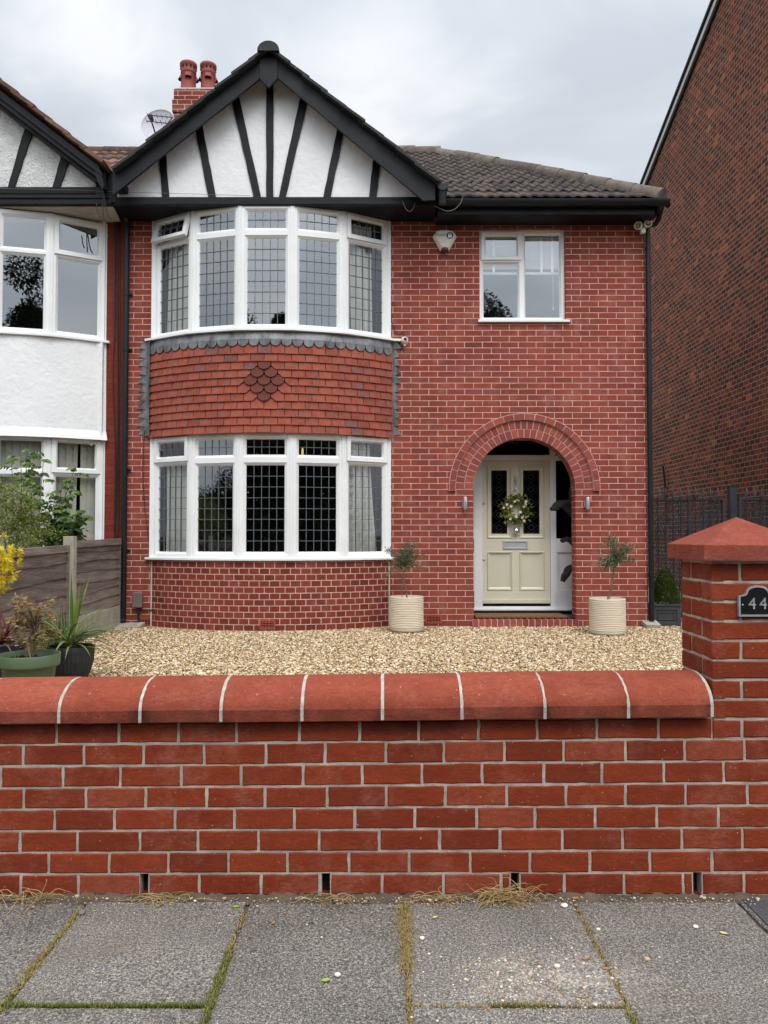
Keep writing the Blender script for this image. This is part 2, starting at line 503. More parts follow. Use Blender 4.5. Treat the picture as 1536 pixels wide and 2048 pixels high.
def slab_mat():
    t = NT('concrete_flag')
    v = t.coord('Object')
    a = t.attr('rnd')
    n1 = t.noise(v, 3.2, 6, 0.6)
    n2 = t.noise(v, 190, 3, 0.8)
    n3 = t.noise(v, 95, 4, 0.8)
    vo = t.n('ShaderNodeTexVoronoi')
    t.l(v, vo.inputs['Vector'])
    vo.inputs['Scale'].default_value = 130
    grain = t.math('ADD', t.math('MULTIPLY', n2, 0.5), t.math('MULTIPLY', n3, 0.5))
    base = t.ramp(grain, [(0.35, S(46, 44, 43)), (0.45, S(85, 81, 78)), (0.53, S(117, 112, 106)), (0.62, S(174, 166, 154))])
    g = t.math('MULTIPLY', t.rng(n1, 0.3, 0.7, 0.82, 1.14), t.rng(a, 0, 1, 0.86, 1.14))
    x = t.n('ShaderNodeVectorMath', operation='SCALE')
    t.l(base, x.inputs[0])
    t.l(g, x.inputs['Scale'])
    # pale aggregate chips standing out of the worn surface, in drifts
    chips = t.math('LESS_THAN', vo.outputs['Distance'], 0.27)
    sp = t.n('ShaderNodeSeparateColor')
    t.l(vo.outputs['Color'], sp.inputs[0])
    pick = t.math('MULTIPLY', chips, t.math('GREATER_THAN', sp.outputs[0], 0.88))
    drift = t.rng(t.noise(v, 2.3, 4, 0.6), 0.42, 0.62, 0.1, 1.0)
    c2 = t.mix(t.math('MULTIPLY', pick, drift), x.outputs['Vector'], S(196, 192, 184))
    # brown silt
    c3 = t.mix(t.rng(t.noise(v, 1.7, 6, 0.62), 0.56, 0.74, 0, 0.45), c2, S(120, 106, 92))
    sb = t.n('ShaderNodeVectorMath', operation='DISTANCE')
    mpp = t.n('ShaderNodeMapping')
    mpp.inputs['Scale'].default_value = (1.0, 1.7, 1.0)
    t.l(v, mpp.inputs['Vector'])
    t.l(mpp.outputs['Vector'], sb.inputs[0])
    sb.inputs[1].default_value = (0.50, 1.95 * 1.7, 0)
    worn = t.math('MULTIPLY', t.rng(sb.outputs['Value'], .08, .36, 1, 0), t.rng(t.noise(v, 11, 7, .72), .38, .6, .0, 1))
    c3 = t.mix(t.math('MULTIPLY', worn, .7), c3, t.ramp(grain, [(.4, S(122, 110, 100)), (.6, S(206, 196, 184))]))
    st = t.rng(t.noise(v, 5.5, 3, .5), .66, .72, 0, .35)
    c3 = t.mix(st, c3, S(60, 57, 55))
    nr = t.bump(grain, 0.55, 0.004)
    t.bsdf(c3, 0.88, nr, 0, 0.3)
    return t.m


M['slab'] = slab_mat()


def gravel_base_mat():
    t = NT('gravel_bed')
    v = t.coord('Object')
    vo = t.n('ShaderNodeTexVoronoi')
    t.l(v, vo.inputs['Vector'])
    vo.inputs['Scale'].default_value = 70
    sp = t.n('ShaderNodeSeparateColor')
    t.l(vo.outputs['Color'], sp.inputs[0])
    col = t.ramp(sp.outputs[0], [(0, S(96, 78, 60)), (0.4, S(160, 130, 96)), (1, S(206, 186, 152))])
    c2 = t.mix(t.rng(vo.outputs['Distance'], 0.3, 0.7, 0, 0.8), col, S(84, 70, 54))
    t.bsdf(c2, 0.9, t.bump(vo.outputs['Distance'], 1.0, -0.01), 0, 0.2)
    return t.m


M['gravel_bed'] = gravel_base_mat()


# ------------------------------------------------------------------ mesh builder
WORLD = {}


class MB:
    def __init__(self):
        self.v, self.f, self.mi, self.uv, self.r, self.sm, self.pv = [], [], [], [], [], [], []

    def add(self, vs, fs, mi=0, r=0.5, uv=None, sm=False, pv=None):
        o = len(self.v)
        self.pv.extend(pv if pv is not None else [0.0] * len(vs))
        self.v.extend([tuple(p) for p in vs])
        for i, f in enumerate(fs):
            self.f.append([a + o for a in f])
            self.mi.append(mi)
            self.r.append(r)
            self.sm.append(sm)
            self.uv.append(None if uv is None else [uv[a] for a in f])

    def box(self, x0, x1, y0, y1, z0, z1, mi=0, r=0.5, T=None):
        vs = [(x0, y0, z0), (x1, y0, z0), (x1, y1, z0), (x0, y1, z0), (x0, y0, z1), (x1, y0, z1), (x1, y1, z1), (x0, y1, z1)]
        if T:
            vs = [T(*p) for p in vs]
        self.add(vs, [(0, 3, 2, 1), (4, 5, 6, 7), (0, 1, 5, 4), (1, 2, 6, 5), (2, 3, 7, 6), (3, 0, 4, 7)], mi, r)

    def prism(self, pts, y0, y1, mi=0, r=0.5, T=None):
        """polygon in (x, z) extruded along y; T maps (x, y, z)"""
        n = len(pts)
        vs = [(x, y0, z) for x, z in pts] + [(x, y1, z) for x, z in pts]
        if T:
            vs = [T(*p) for p in vs]
        fs = [tuple(range(n)), tuple(range(2 * n - 1, n - 1, -1))]
        fs += [(i, i + n, (i + 1) % n + n, (i + 1) % n) for i in range(n)]
        self.add(vs, fs, mi, r)

    def poly3(self, pts, thick, mi=0, r=0.5):
        """thick slab on a planar 3-D polygon, thickness towards minus its normal"""
        pts = [Vector(p) for p in pts]
        nrm = (pts[1] - pts[0]).cross(pts[2] - pts[0]).normalized()
        n = len(pts)
        vs = pts + [p - nrm * thick for p in pts]
        fs = [tuple(range(n)), tuple(range(2 * n - 1, n - 1, -1))]
        fs += [(i, i + n, (i + 1) % n + n, (i + 1) % n) for i in range(n)]
        self.add(vs, fs, mi, r)

    def tube(self, pts, rad, n=8, mi=0, r=0.5, cap=True):
        pts = [Vector(p) for p in pts]
        m = len(pts)
        rad = rad if isinstance(rad, (list, tuple)) else [rad] * m
        ring0 = None
        vs, fs = [], []
        up = Vector((0, 0, 1))
        t0 = (pts[1] - pts[0]).normalized()
        a = t0.cross(up)
        if a.length < 1e-3:
            a = t0.cross(Vector((1, 0, 0)))
        a.normalize()
        for i, p in enumerate(pts):
            t = (pts[min(i + 1, m - 1)] - pts[max(i - 1, 0)]).normalized()
            a = (a - t * a.dot(t))
            if a.length < 1e-6:
                a = t.orthogonal()
            a.normalize()
            b = t.cross(a)
            for j in range(n):
                q = 2 * math.pi * j / n
                vs.append(p + (a * math.cos(q) + b * math.sin(q)) * rad[i])
        for i in range(m - 1):
            for j in range(n):
                fs.append((i * n + j, i * n + (j + 1) % n, (i + 1) * n + (j + 1) % n, (i + 1) * n + j))
        self.add(vs, fs, mi, r, sm=True)
        if cap:
            self.add(vs[:n], [tuple(range(n - 1, -1, -1))], mi, r)
            self.add(vs[-n:], [tuple(range(n))], mi, r)

    def lathe(self, prof, cx, cy, n=32, mi=0, r=0.5, T=None, sm=True):
        vs, fs = [], []
        for (rr, z) in prof:
            for j in range(n):
                q = 2 * math.pi * j / n
                p = (cx + rr * math.cos(q), cy + rr * math.sin(q), z)
                vs.append(T(*p) if T else p)
        for i in range(len(prof) - 1):
            for j in range(n):
                fs.append((i * n + j, i * n + (j + 1) % n, (i + 1) * n + (j + 1) % n, (i + 1) * n + j))
        self.add(vs, fs, mi, r, sm=sm)

    def ball(self, c, rx, ry=None, rz=None, n=10, m=6, mi=0, r=0.5):
        ry = ry or rx
        rz = rz or rx
        prof = [(math.sin(math.pi * i / m), -math.cos(math.pi * i / m)) for i in range(m + 1)]
        self.lathe(prof, 0, 0, n, mi, r, T=lambda x, y, z: (c[0] + x * rx, c[1] + y * ry, c[2] + z * rz))

    def brick(self, a0, a1, b0, b1, T, depth, rng, r, mi=0, jit=0.0009, ins=0.004, soot=0.0):
        """one brick with a worn, uneven edge; T(a, b, d): a along, b up, d out of the face"""
        pts = []
        na, nb = 6, 3
        for i in range(na):
            pts.append((a0 + (a1 - a0) * i / na, b0, 0, -1))
        for i in range(nb):
            pts.append((a1, b0 + (b1 - b0) * i / nb, 1, 0))
        for i in range(na):
            pts.append((a1 - (a1 - a0) * i / na, b1, 0, 1))
        for i in range(nb):
            pts.append((a0, b1 - (b1 - b0) * i / nb, -1, 0))
        n = len(pts)
        ca, cb = (a0 + a1) / 2, (b0 + b1) / 2
        outer, inner, back = [], [], []
        tip = rng.uniform(-0.0012, 0.0012)
        for (a, b, na_, nb_) in pts:
            ja, jb = rng.gauss(0, jit), rng.gauss(0, jit)
            aa, bb = a + ja * abs(na_), b + jb * abs(nb_)
            ia = aa - ins * (1 if a > ca else -1) * (1 if abs(a - ca) > 0.45 * (a1 - a0) else 0)
            ib = bb - ins * (1 if b > cb else -1) * (1 if abs(b - cb) > 0.3 * (b1 - b0) else 0)
            outer.append(T(aa, bb, -ins * 0.8 + tip))
            inner.append(T(ia, ib, tip + rng.uniform(-0.0004, 0.0004)))
            back.append(T(a, b, -depth))
        vs = inner + outer + back
        fs = [tuple(range(n))]
        for i in range(n):
            j = (i + 1) % n
            fs.append((i, i + n, j + n, j))
            fs.append((i + n, i + 2 * n, j + 2 * n, j + n))
        fs.append(tuple(range(3 * n - 1, 2 * n - 1, -1)))
        pv = None
        if soot:
            one = [soot * max(0.0, (b - b0) / (b1 - b0)) for (a, b, _, _) in pts]
            pv = one * 3
        self.add(vs, fs, mi, r, pv=pv)

    def leaf(self, p, d, up, ln, wd, mi=0, r=0.5, fold=0.25):
        d = Vector(d).normalized()
        s = d.cross(Vector(up))
        if s.length < 1e-4:
            s = d.orthogonal()
        s.normalize()
        u = s.cross(d)
        p = Vector(p)
        vs = [p, p + d * ln * 0.45 + s * wd / 2 + u * wd * fold, p + d * ln, p + d * ln * 0.45 - s * wd / 2 + u * wd * fold]
        self.add(vs, [(0, 1, 2), (0, 2, 3)], mi, r)

    def blade(self, p, d, ln, wd, droop, n=6, mi=0, r=0.5, twist=0.0):
        """long strap leaf that arches over"""
        p = Vector(p)
        d = Vector(d).normalized()
        h = Vector((d.x, d.y, 0))
        s = Vector((-d.y, d.x, 0))
        if s.length < 1e-3:
            s = Vector((1, 0, 0))
        s.normalize()
        vs = []
        q = p.copy()
        dd = d.copy()
        for i in range(n + 1):
            f = i / n
            ww = wd * (0.55 + 0.9 * f if f < 0.5 else 2.0 * (1 - f) + 0.02) * 0.5
            vs += [q + s * ww, q + Vector((0, 0, -ww * 0.35)), q - s * ww]
            dd = (dd + Vector((0, 0, -droop / n))).normalized()
            q = q + dd * ln / n
        fs = []
        for i in range(n):
            a = i * 3
            fs += [(a, a + 1, a + 4, a + 3), (a + 1, a + 2, a + 5, a + 4)]
        self.add(vs, fs, mi, r, sm=True)

    def build(self, name, mats, parent=None, loc=None, bevel=0, kind=None):
        if not isinstance(mats, (list, tuple)):
            mats = [mats]
        V_ = np.array(self.v, dtype=np.float64)
        if parent is not None:
            org = WORLD[parent]
        elif loc is not None:
            org = Vector(loc)
        else:
            lo, hi = V_.min(0), V_.max(0)
            org = Vector(((lo[0] + hi[0]) / 2, (lo[1] + hi[1]) / 2, lo[2]))
        me = bpy.data.meshes.new(name)
        me.from_pydata([tuple(p) for p in (V_ - np.array(org))], [], self.f)
        for m in mats:
            me.materials.append(M[m] if isinstance(m, str) else m)
        nf = len(self.f)
        if len(me.polygons) == nf:
            me.polygons.foreach_set('material_index', self.mi)
            me.polygons.foreach_set('use_smooth', self.sm)
            at = me.attributes.new('rnd', 'FLOAT', 'FACE')
            at.data.foreach_set('value', self.r)
            if any(self.pv):
                me.attributes.new('soot', 'FLOAT', 'POINT').data.foreach_set('value', self.pv)
            uvl = me.uv_layers.new(name='UVMap')
            buf = np.zeros((len(me.loops), 2))
            pos = 0
            for i, f in enumerate(self.f):
                n = len(f)
                if self.uv[i] is not None:
                    buf[pos:pos + n] = self.uv[i]
                else:
                    q = V_[f]
                    a = np.cross(q[1] - q[0], q[2] - q[0])
                    ax = int(np.argmax(np.abs(a)))
                    buf[pos:pos + n] = q[:, [1, 2]] if ax == 0 else (q[:, [0, 2]] if ax == 1 else q[:, [0, 1]])
                pos += n
            uvl.data.foreach_set('uv', buf.ravel())
        me.update()
        ob = bpy.data.objects.new(name, me)
        COL.objects.link(ob)
        if parent is not None:
            ob.parent = parent
            WORLD[ob] = WORLD[parent]
        else:
            ob.location = org
            WORLD[ob] = org
        if bevel:
            bm = ob.modifiers.new('bevel', 'BEVEL')
            bm.width = bevel
            bm.segments = 2
            bm.limit_method = 'ANGLE'
            bm.angle_limit = R(40)
        if kind:
            ob['kind'] = kind
        return ob


def tag(o, label, cat, group=None):
    o['label'] = label
    o['category'] = cat
    if group:
        o['group'] = group
    return o


def thing(name, label, cat, loc, group=None):
    o = bpy.data.objects.new(name, None)
    o.empty_display_size = 0.2
    COL.objects.link(o)
    o.location = loc
    WORLD[o] = Vector(loc)
    return tag(o, label, cat, group)


def text(name, body, size, mat, parent, loc, depth=0.001, rot=(R(90), 0, 0), bold=0.0):
    cu = bpy.data.curves.new(name, 'FONT')
    cu.body = body
    cu.size = size
    cu.extrude = depth
    cu.offset = bold
    cu.align_x = 'CENTER'
    cu.align_y = 'CENTER'
    cu.materials.append(M[mat])
    o = bpy.data.objects.new(name, cu)
    COL.objects.link(o)
    o.parent = parent
    o.location = Vector(loc) - WORLD[parent]
    o.rotation_euler = rot
    bpy.context.view_layer.update()
    me = bpy.data.meshes.new_from_object(o.evaluated_get(bpy.context.evaluated_depsgraph_get()))
    r = bpy.data.objects.new(name, me)
    COL.objects.link(r)
    r.parent = parent
    r.location = o.location
    r.rotation_euler = rot
    bpy.data.objects.remove(o)
    return r


def panel_holes(mb, outer, holes, Y, depth, mi=0, mir=None):
    """front face at Y with holes; reveals run back by depth"""
    loops = [[Vector((x, z, 0)) for x, z in outer]] + [[Vector((x, z, 0)) for x, z in h] for h in holes]
    flat = [p for lp in loops for p in lp]
    tris = tessellate_polygon(loops)
    vs = [(p.x, Y, p.y) for p in flat]
    fs = []
    for t in tris:
        a, b, c = (flat[i] for i in t)
        cr_ = (b.x - a.x) * (c.y - a.y) - (b.y - a.y) * (c.x - a.x)
        fs.append(tuple(t) if cr_ > 0 else tuple(reversed(t)))
    mb.add(vs, fs, mi)
    for h in holes:
        n = len(h)
        acc = 0
        for i in range(n):
            (xa, za), (xb, zb) = h[i], h[(i + 1) % n]
            ln = math.hypot(xb - xa, zb - za)
            if abs(xa - xb) < 1e-4:
                uv = [(Y, za), (Y, zb), (Y + depth, zb), (Y + depth, za)]
            else:
                uv = [(acc, Y), (acc + ln, Y), (acc + ln, Y + depth), (acc, Y + depth)]
            acc += ln
            mb.add([(xa, Y, za), (xb, Y, zb), (xb, Y + depth, zb), (xa, Y + depth, za)], [(0, 1, 2, 3)], mi if mir is None else mir, uv=uv)


GZ = 0.225            # gravel level
YH = 9.87             # house front wall
rng = random.Random(7)
# ================================================================== SETTING: ground, pavement, gravel
m = MB()
m.add([(-900, -900, -0.06), (900, -900, -0.06), (900, 1500, -0.06), (-900, 1500, -0.06)], [(0, 1, 2, 3)])
m.build('ground', 'earth', loc=(0, 0, -0.06), kind='structure')

m = MB()
m.box(-60, 60, -8.2, -1.35, -0.055, -0.03)
m.build('road', 'tarmac', loc=(0, -4.8, -0.055), kind='structure')

m = MB()
xs = [-4.7, -4.1, -3.5, -2.9, -2.3, -1.71, -1.11, -0.508, 0.075, 0.708, 1.325, 1.93, 2.54, 3.14, 3.75, 4.36]
prng = random.Random(3)
joints_v, joints_h = [], []
for i in range(len(xs) - 1):
    x0, x1 = xs[i], xs[i + 1]
    stag = i % 2 == 0                       # column B-C (index 7) has no joint at 2.31
    ys = [2.972, 2.313, 1.70, 1.09, 0.48, -0.13, -0.74, -1.2] if stag else [2.968, 1.98, 1.37, 0.76, 0.15, -0.46, -1.2]
    joints_v.append((x0, ys))
    for j in range(len(ys) - 1):
        y1, y0 = ys[j], ys[j + 1]
        g = 0.006
        wl = prng.uniform(-0.004, 0.004)
        tz = [prng.uniform(-0.004, 0.004) for _ in range(4)]
        c = 0.006
        ring = []
        for (cx_, cy_, q) in ((x0 + g, y0 + g, 0), (x1 - g, y0 + g, 1), (x1 - g, y1 - g, 2), (x0 + g, y1 - g, 3)):
            ring.append((cx_ + prng.uniform(-0.004, 0.004), cy_ + prng.uniform(-0.004, 0.004), tz[q]))
        mid = ((x0 + x1) / 2, (y0 + y1) / 2)
        # subdivided perimeter with a slightly chipped arris
        outer, inner = [], []
        for q in range(4):
            a, b = ring[q], ring[(q + 1) % 4]
            ns = 14
            for s_ in range(ns):
                f = s_ / ns
                px_, py_, pz_ = (a[t] + (b[t] - a[t]) * f for t in range(3))
                px_ += prng.gauss(0, 0.0014)
                py_ += prng.gauss(0, 0.0014)
                outer.append((px_, py_, pz_ - 0.005))
                sx_, sy_ = (1 if px_ < mid[0] else -1), (1 if py_ < mid[1] else -1)
                inner.append((px_ + (mid[0] - px_) * 0.022, py_ + (mid[1] - py_) * 0.022, pz_))
        n = len(outer)
        vs = inner + outer + [(p[0], p[1], -0.05) for p in outer]
        fs = [tuple(range(n))]
        for q in range(n):
            z_ = (q + 1) % n
            fs += [(q, q + n, z_ + n, z_), (q + n, q + 2 * n, z_ + 2 * n, z_ + n)]
        m.add(vs, fs, 0, prng.random())
m.box(-4.7, 4.4, -1.2, 2.96, -0.05, -0.012, 1)
m.box(-60, 60, -1.35, -1.2, -0.05, 0.0, 1, 0.3)
m.box(1.345, 4.5, 2.62, 3.6, -0.03, 0.006, 2)
pav = m.build('pavement', ['slab', 'dirt', 'tarmac'], loc=(0, 0.5, 0), kind='structure')

# strip of dirt along the foot of the wall
m = MB()
n = 260
vs = []
for i in range(n + 1):
    x = -2.2 + 3.9 * i / n
    wd = 0.055 + 0.02 * math.sin(x * 9) + prng.uniform(-0.012, 0.016)
    vs += [(x, 3.0, 0.012 + prng.uniform(-0.008, 0.008)), (x, 2.985, 0.008 + prng.uniform(-0.004, 0.007)), (x, 2.972 - wd * 0.35, -0.004)]
fs = []
for i in range(n):
    a = i * 3
    fs += [(a, a + 1, a + 4, a + 3), (a + 1, a + 2, a + 5, a + 4)]
m.add(vs, fs, 0, 0.5, sm=True)
m.build('dirt_strip', 'dirt', kind='structure')

# gravel drive: bed and stones
m = MB()
m.add([(-3.32, 3.19, GZ - 0.012), (3.4, 3.19, GZ - 0.012), (3.4, 9.9, GZ - 0.012), (-3.32, 9.9, GZ - 0.012)], [(0, 1, 2, 3)])
m.add([(3.4, 3.19, GZ - 0.012), (5.9, 3.19, GZ - 0.012), (5.9, 10.0, GZ - 0.012), (3.4, 10.0, GZ - 0.012)], [(0, 1, 2, 3)])
m.build('gravel_drive', 'gravel_bed', loc=(0, 6.5, GZ - 0.012), kind='structure')
m = MB()
m.box(3.34, 5.9, 10.0, 24, GZ - 0.1, GZ - 0.008)
m.build('side_path', 'concrete', loc=(4.6, 12, GZ), kind='structure')
m = MB()
m.box(1.6, 5.9, 3.08, 3.2, -0.03, GZ + 0.012)
m.build('kerb_edging', 'concrete', kind='structure')
m = MB()
m.box(-12, -3.36, 3.1, 9.9, -0.05, GZ - 0.02)
m.build('neighbour_garden', 'earth', kind='structure')


def gravel_stones():
    g = np.random.default_rng(5)
    ph = (1 + 5 ** 0.5) / 2
    iv = np.array([(-1, ph, 0), (1, ph, 0), (-1, -ph, 0), (1, -ph, 0), (0, -1, ph), (0, 1, ph), (0, -1, -ph), (0, 1, -ph), (ph, 0, -1), (ph, 0, 1), (-ph, 0, -1), (-ph, 0, 1)], float)
    iv /= np.linalg.norm(iv[0])
    tri = np.array([(0, 11, 5), (0, 5, 1), (0, 1, 7), (0, 7, 10), (0, 10, 11), (1, 5, 9), (5, 11, 4), (11, 10, 2), (10, 7, 6), (7, 1, 8), (3, 9, 4), (3, 4, 2), (3, 2, 6), (3, 6, 8), (3, 8, 9), (4, 9, 5), (2, 4, 11), (6, 2, 10), (8, 6, 7), (9, 8, 1)])
    x = np.concatenate([g.uniform(-3.3, 3.5, 84000), g.uniform(-3.3, 3.5, 42000), g.uniform(3.4, 5.85, 18000)])
    y = np.concatenate([g.uniform(6.2, 9.86, 84000), g.uniform(3.25, 6.2, 42000), g.uniform(3.25, 10.0, 18000)])
    # leave out what lies under the bay
    keep = ~((((x + 1.434) ** 2 + (y - 11.87) ** 2) < 2.47 ** 2) & (y > 9.2))
    x, y = x[keep], y[keep]
    n = len(x)
    sz = g.gamma(7, 1 / 7, n) * 0.0084
    sc = np.stack([sz * g.uniform(0.8, 1.5, n), sz * g.uniform(0.7, 1.1, n), sz * g.uniform(0.45, 0.8, n)], 1)
    pts = iv[None] * sc[:, None] * g.uniform(0.82, 1.18, (n, 12, 1))
    a = g.uniform(0, 2 * np.pi, n)
    tl = g.uniform(-0.5, 0.5, n)
    ct, st = np.cos(tl), np.sin(tl)
    yy = pts[..., 1] * ct[:, None] - pts[..., 2] * st[:, None]
    zz = pts[..., 1] * st[:, None] + pts[..., 2] * ct[:, None]
    ca, sa = np.cos(a)[:, None], np.sin(a)[:, None]
    xx = pts[..., 0] * ca - yy * sa
    y2 = pts[..., 0] * sa + yy * ca
    lift = np.sin(x * 2.1) * np.cos(y * 1.7) * 0.006 + g.uniform(-0.004, 0.008, n)
    V_ = np.stack([xx + x[:, None], y2 + y[:, None], zz + (GZ - 0.006 + lift)[:, None]], -1).reshape(-1, 3)
    T_ = (tri[None] + (np.arange(n) * 12)[:, None, None]).reshape(-1, 3)
    me = bpy.data.meshes.new('gravel')
    me.vertices.add(len(V_))
    me.vertices.foreach_set('co', V_.astype(np.float32).ravel())
    me.loops.add(T_.size)
    me.loops.foreach_set('vertex_index', T_.astype(np.int32).ravel())
    me.polygons.add(len(T_))
    me.polygons.foreach_set('loop_start', np.arange(0, T_.size, 3, dtype=np.int32))
    me.polygons.foreach_set('loop_total', np.full(len(T_), 3, dtype=np.int32))
    me.update(calc_edges=True)
    at = me.attributes.new('rnd', 'FLOAT', 'FACE')
    at.data.foreach_set('value', np.repeat(g.random(n), 20).astype(np.float32))
    me.materials.append(M['gravel_stone'])
    o = bpy.data.objects.new('gravel', me)
    COL.objects.link(o)
    o['kind'] = 'stuff'


gravel_stones()

# ================================================================== FRONT GARDEN WALL
WY = 3.0
tilt = lambda x, z: z + x * (0.0015 + 0.0084 * z / 0.69)
HC = 0.0826
Z0 = 0.005
brng = random.Random(11)
gw = thing('garden_wall', 'low red brick garden wall with rounded terracotta coping along the pavement', 'garden wall', (-0.4, WY + 0.1, 0))
X_L, X_R, PIER0, PIER1 = -3.34, 1.592, 1.256, 1.592
sc_ = 520.0
phase = [120, 53.5, 9, 56, 115, 45, 102.5, 47.5]
pitch = 119.3 / sc_
m = MB()
TW = lambda a, b, d: (a, WY - d, tilt(a, b))
weeps = [((294 - 768) / sc_), ((653 - 768) / sc_), ((1027 - 768) / sc_), ((1387 - 768) / sc_)]
for row in range(8):
    zb = Z0 + (7 - row) * HC
    x = (phase[row] - 768) / sc_ - pitch * 12
    end = PIER0 if row == 0 else X_R
    joints = []
    while x < end + pitch:
        joints.append(x + brng.uniform(-0.006, 0.006))
        x += pitch
    for a, b in zip(joints[:-1], joints[1:]):
        if b < X_L or a > end - 0.03:
            continue
        a0, b0 = max(a, X_L), min(b, end)
        segs = [(a0, b0)]
        if row == 7:
            for wx in weeps:
                nx = []
                for (p, q) in segs:
                    if p < wx < q:
                        nx += [(p, wx - 0.016), (wx + 0.016, q)]
                    else:
                        nx.append((p, q))
                segs = [t for t in nx if t[1] - t[0] > 0.03]
        for (p, q) in segs:
            dz = brng.uniform(-0.0015, 0.0015)
            jt = 0.0055
            m.brick(p + jt, q - jt, zb + 0.0045 + dz, zb + HC - 0.0050 + dz, TW, 0.1, brng, brng.random(), 0, soot=brng.uniform(.3, .95) if row == 0 else 0.0)  # top course darkens upwards: soot plus the coping's shadow painted in
m.box(X_L, X_R, WY + 0.055, WY + 0.2, 0, 8 * HC, 2, T=lambda x, y, z: (x, y, tilt(x, z)))
# mortar bed, left open at the weep holes
edges = [X_L] + sum([[wx - 0.016, wx + 0.016] for wx in weeps], []) + [X_R]
TT = lambda x, y, z: (x, y, tilt(x, z))
for i in range(0, len(edges), 2):
    m.box(edges[i], edges[i + 1], WY + 0.0045, WY + 0.052, 0, Z0 + HC, 1, T=TT)
m.box(X_L, PIER0, WY + 0.0045, WY + 0.052, Z0 + HC, Z0 + 8 * HC + 0.012, 1, T=TT)
m.box(PIER0, X_R, WY + 0.0045, WY + 0.052, Z0 + HC, Z0 + 7 * HC, 1, T=TT)
m.box(X_L, X_R, WY - 0.012, WY + 0.1, -0.05, 0.0015, 0, 0.2)
m.box(X_L, PIER0, WY + 0.2, WY + 0.215, 0, 8 * HC, 0, 0.4, T=TT)
m.build('brickwork', ['wall_brick', 'grey_mortar', 'dark_void'], gw)

# coping: one rounded terracotta unit after another, pale mortar between
CB = Z0 + 8 * HC + 0.008
prof = [(2.955, CB), (2.951, CB + 0.003), (2.950, CB + 0.047), (2.9515, CB + 0.0505)]
for i in range(1, 13):
    q = math.pi / 2 * i / 12
    prof.append((2.9525 + 0.165 * (1 - math.cos(q)) ** 0.92, CB + 0.051 + 0.094 * math.sin(q)))
half = len(prof)
prof += [(2 * 3.1175 - y, z) for y, z in reversed(prof[:-1])]


def coping(a, b, mb, mi=0, inset=0.0, jr=None):
    jr = jr or brng
    us = [0, .01, .035, .08, .16, .3, .5, .7, .84, .92, .965, .99, 1.0]
    cols = len(us) - 1
    dz = jr.uniform(-0.0015, 0.0015)
    rv = jr.random()
    sk = jr.uniform(0.5, 1.0), jr.uniform(0.5, 1.0)
    grid, soot = [], []
    for c, u in enumerate(us):
        x = a + (b - a) * u
        e_ = 0.003 if c in (0, cols) else 0.0
        row_, srow = [], []
        for i, (y, z) in enumerate(prof):
            cy_, cz_ = 3.1175, CB + 0.05
            yy = y + (cy_ - y) * (e_ + inset) * 4
            zz = z + (cz_ - z) * (e_ + inset) * 4
            xx = x + (jr.gauss(0, 0.0012) if c in (0, cols) else 0)
            row_.append((xx, yy, tilt(x, zz) + dz))
            near = max(sk[0] * max(0, 1 - u / .13), sk[1] * max(0, 1 - (1 - u) / .13))
            low = 1.0 if i <= 2 else (0.75 if i == 3 else max(0, .35 - .06 * (i - 3)))
            srow.append(min(1, near * low + (0.62 if i <= 1 else (0.45 if i == 2 else 0))))  # soot at the unit ends; lip darkened for soot and painted shade
        grid.append(row_)
        soot.append(srow)
    n_ = len(prof)
    hard = (3, n_ - 4)
    for (i0, i1, sm) in ((0, 1, False), (1, 3, False), (3, n_ - 4, True), (n_ - 4, n_ - 2, False), (n_ - 2, n_ - 1, False)):
        vs = [grid[c][i] for c in range(cols + 1) for i in range(i0, i1 + 1)]
        pv = [soot[c][i] for c in range(cols + 1) for i in range(i0, i1 + 1)]
        w_ = i1 - i0 + 1
        mb.add(vs, [(c * w_ + i, (c + 1) * w_ + i, (c + 1) * w_ + i + 1, c * w_ + i + 1) for c in range(cols) for i in range(w_ - 1)], mi, rv, sm=sm, pv=pv)
    mb.add([g for c in range(cols + 1) for g in (grid[c][0], grid[c][-1])], [(2 * c + 1, 2 * c + 3, 2 * c + 2, 2 * c) for c in range(cols)], mi, rv)
    mb.add(grid[0], [tuple(range(n_))], mi, rv)
    mb.add(grid[-1], [tuple(range(n_ - 1, -1, -1))], mi, rv)


cj = [-1004, -843, -682, -521, -360, -199, -39, 122, 283, 444, 605, 765, 923, 1088, 1254, 1420]
cx = [(p - 768) * 2.95 / F for p in cj]
for a, b in zip(cx[:-1], cx[1:]):
    m = MB()
    coping(a + 0.0045, b - 0.0045, m)
    m.build('coping_stone', 'terracotta', gw)
m = MB()
for x in cx[1:]:
    coping(x - 0.006, x + 0.006, m, 0, 0.0008)
m.build('coping_joint', 'joint_cement', gw)

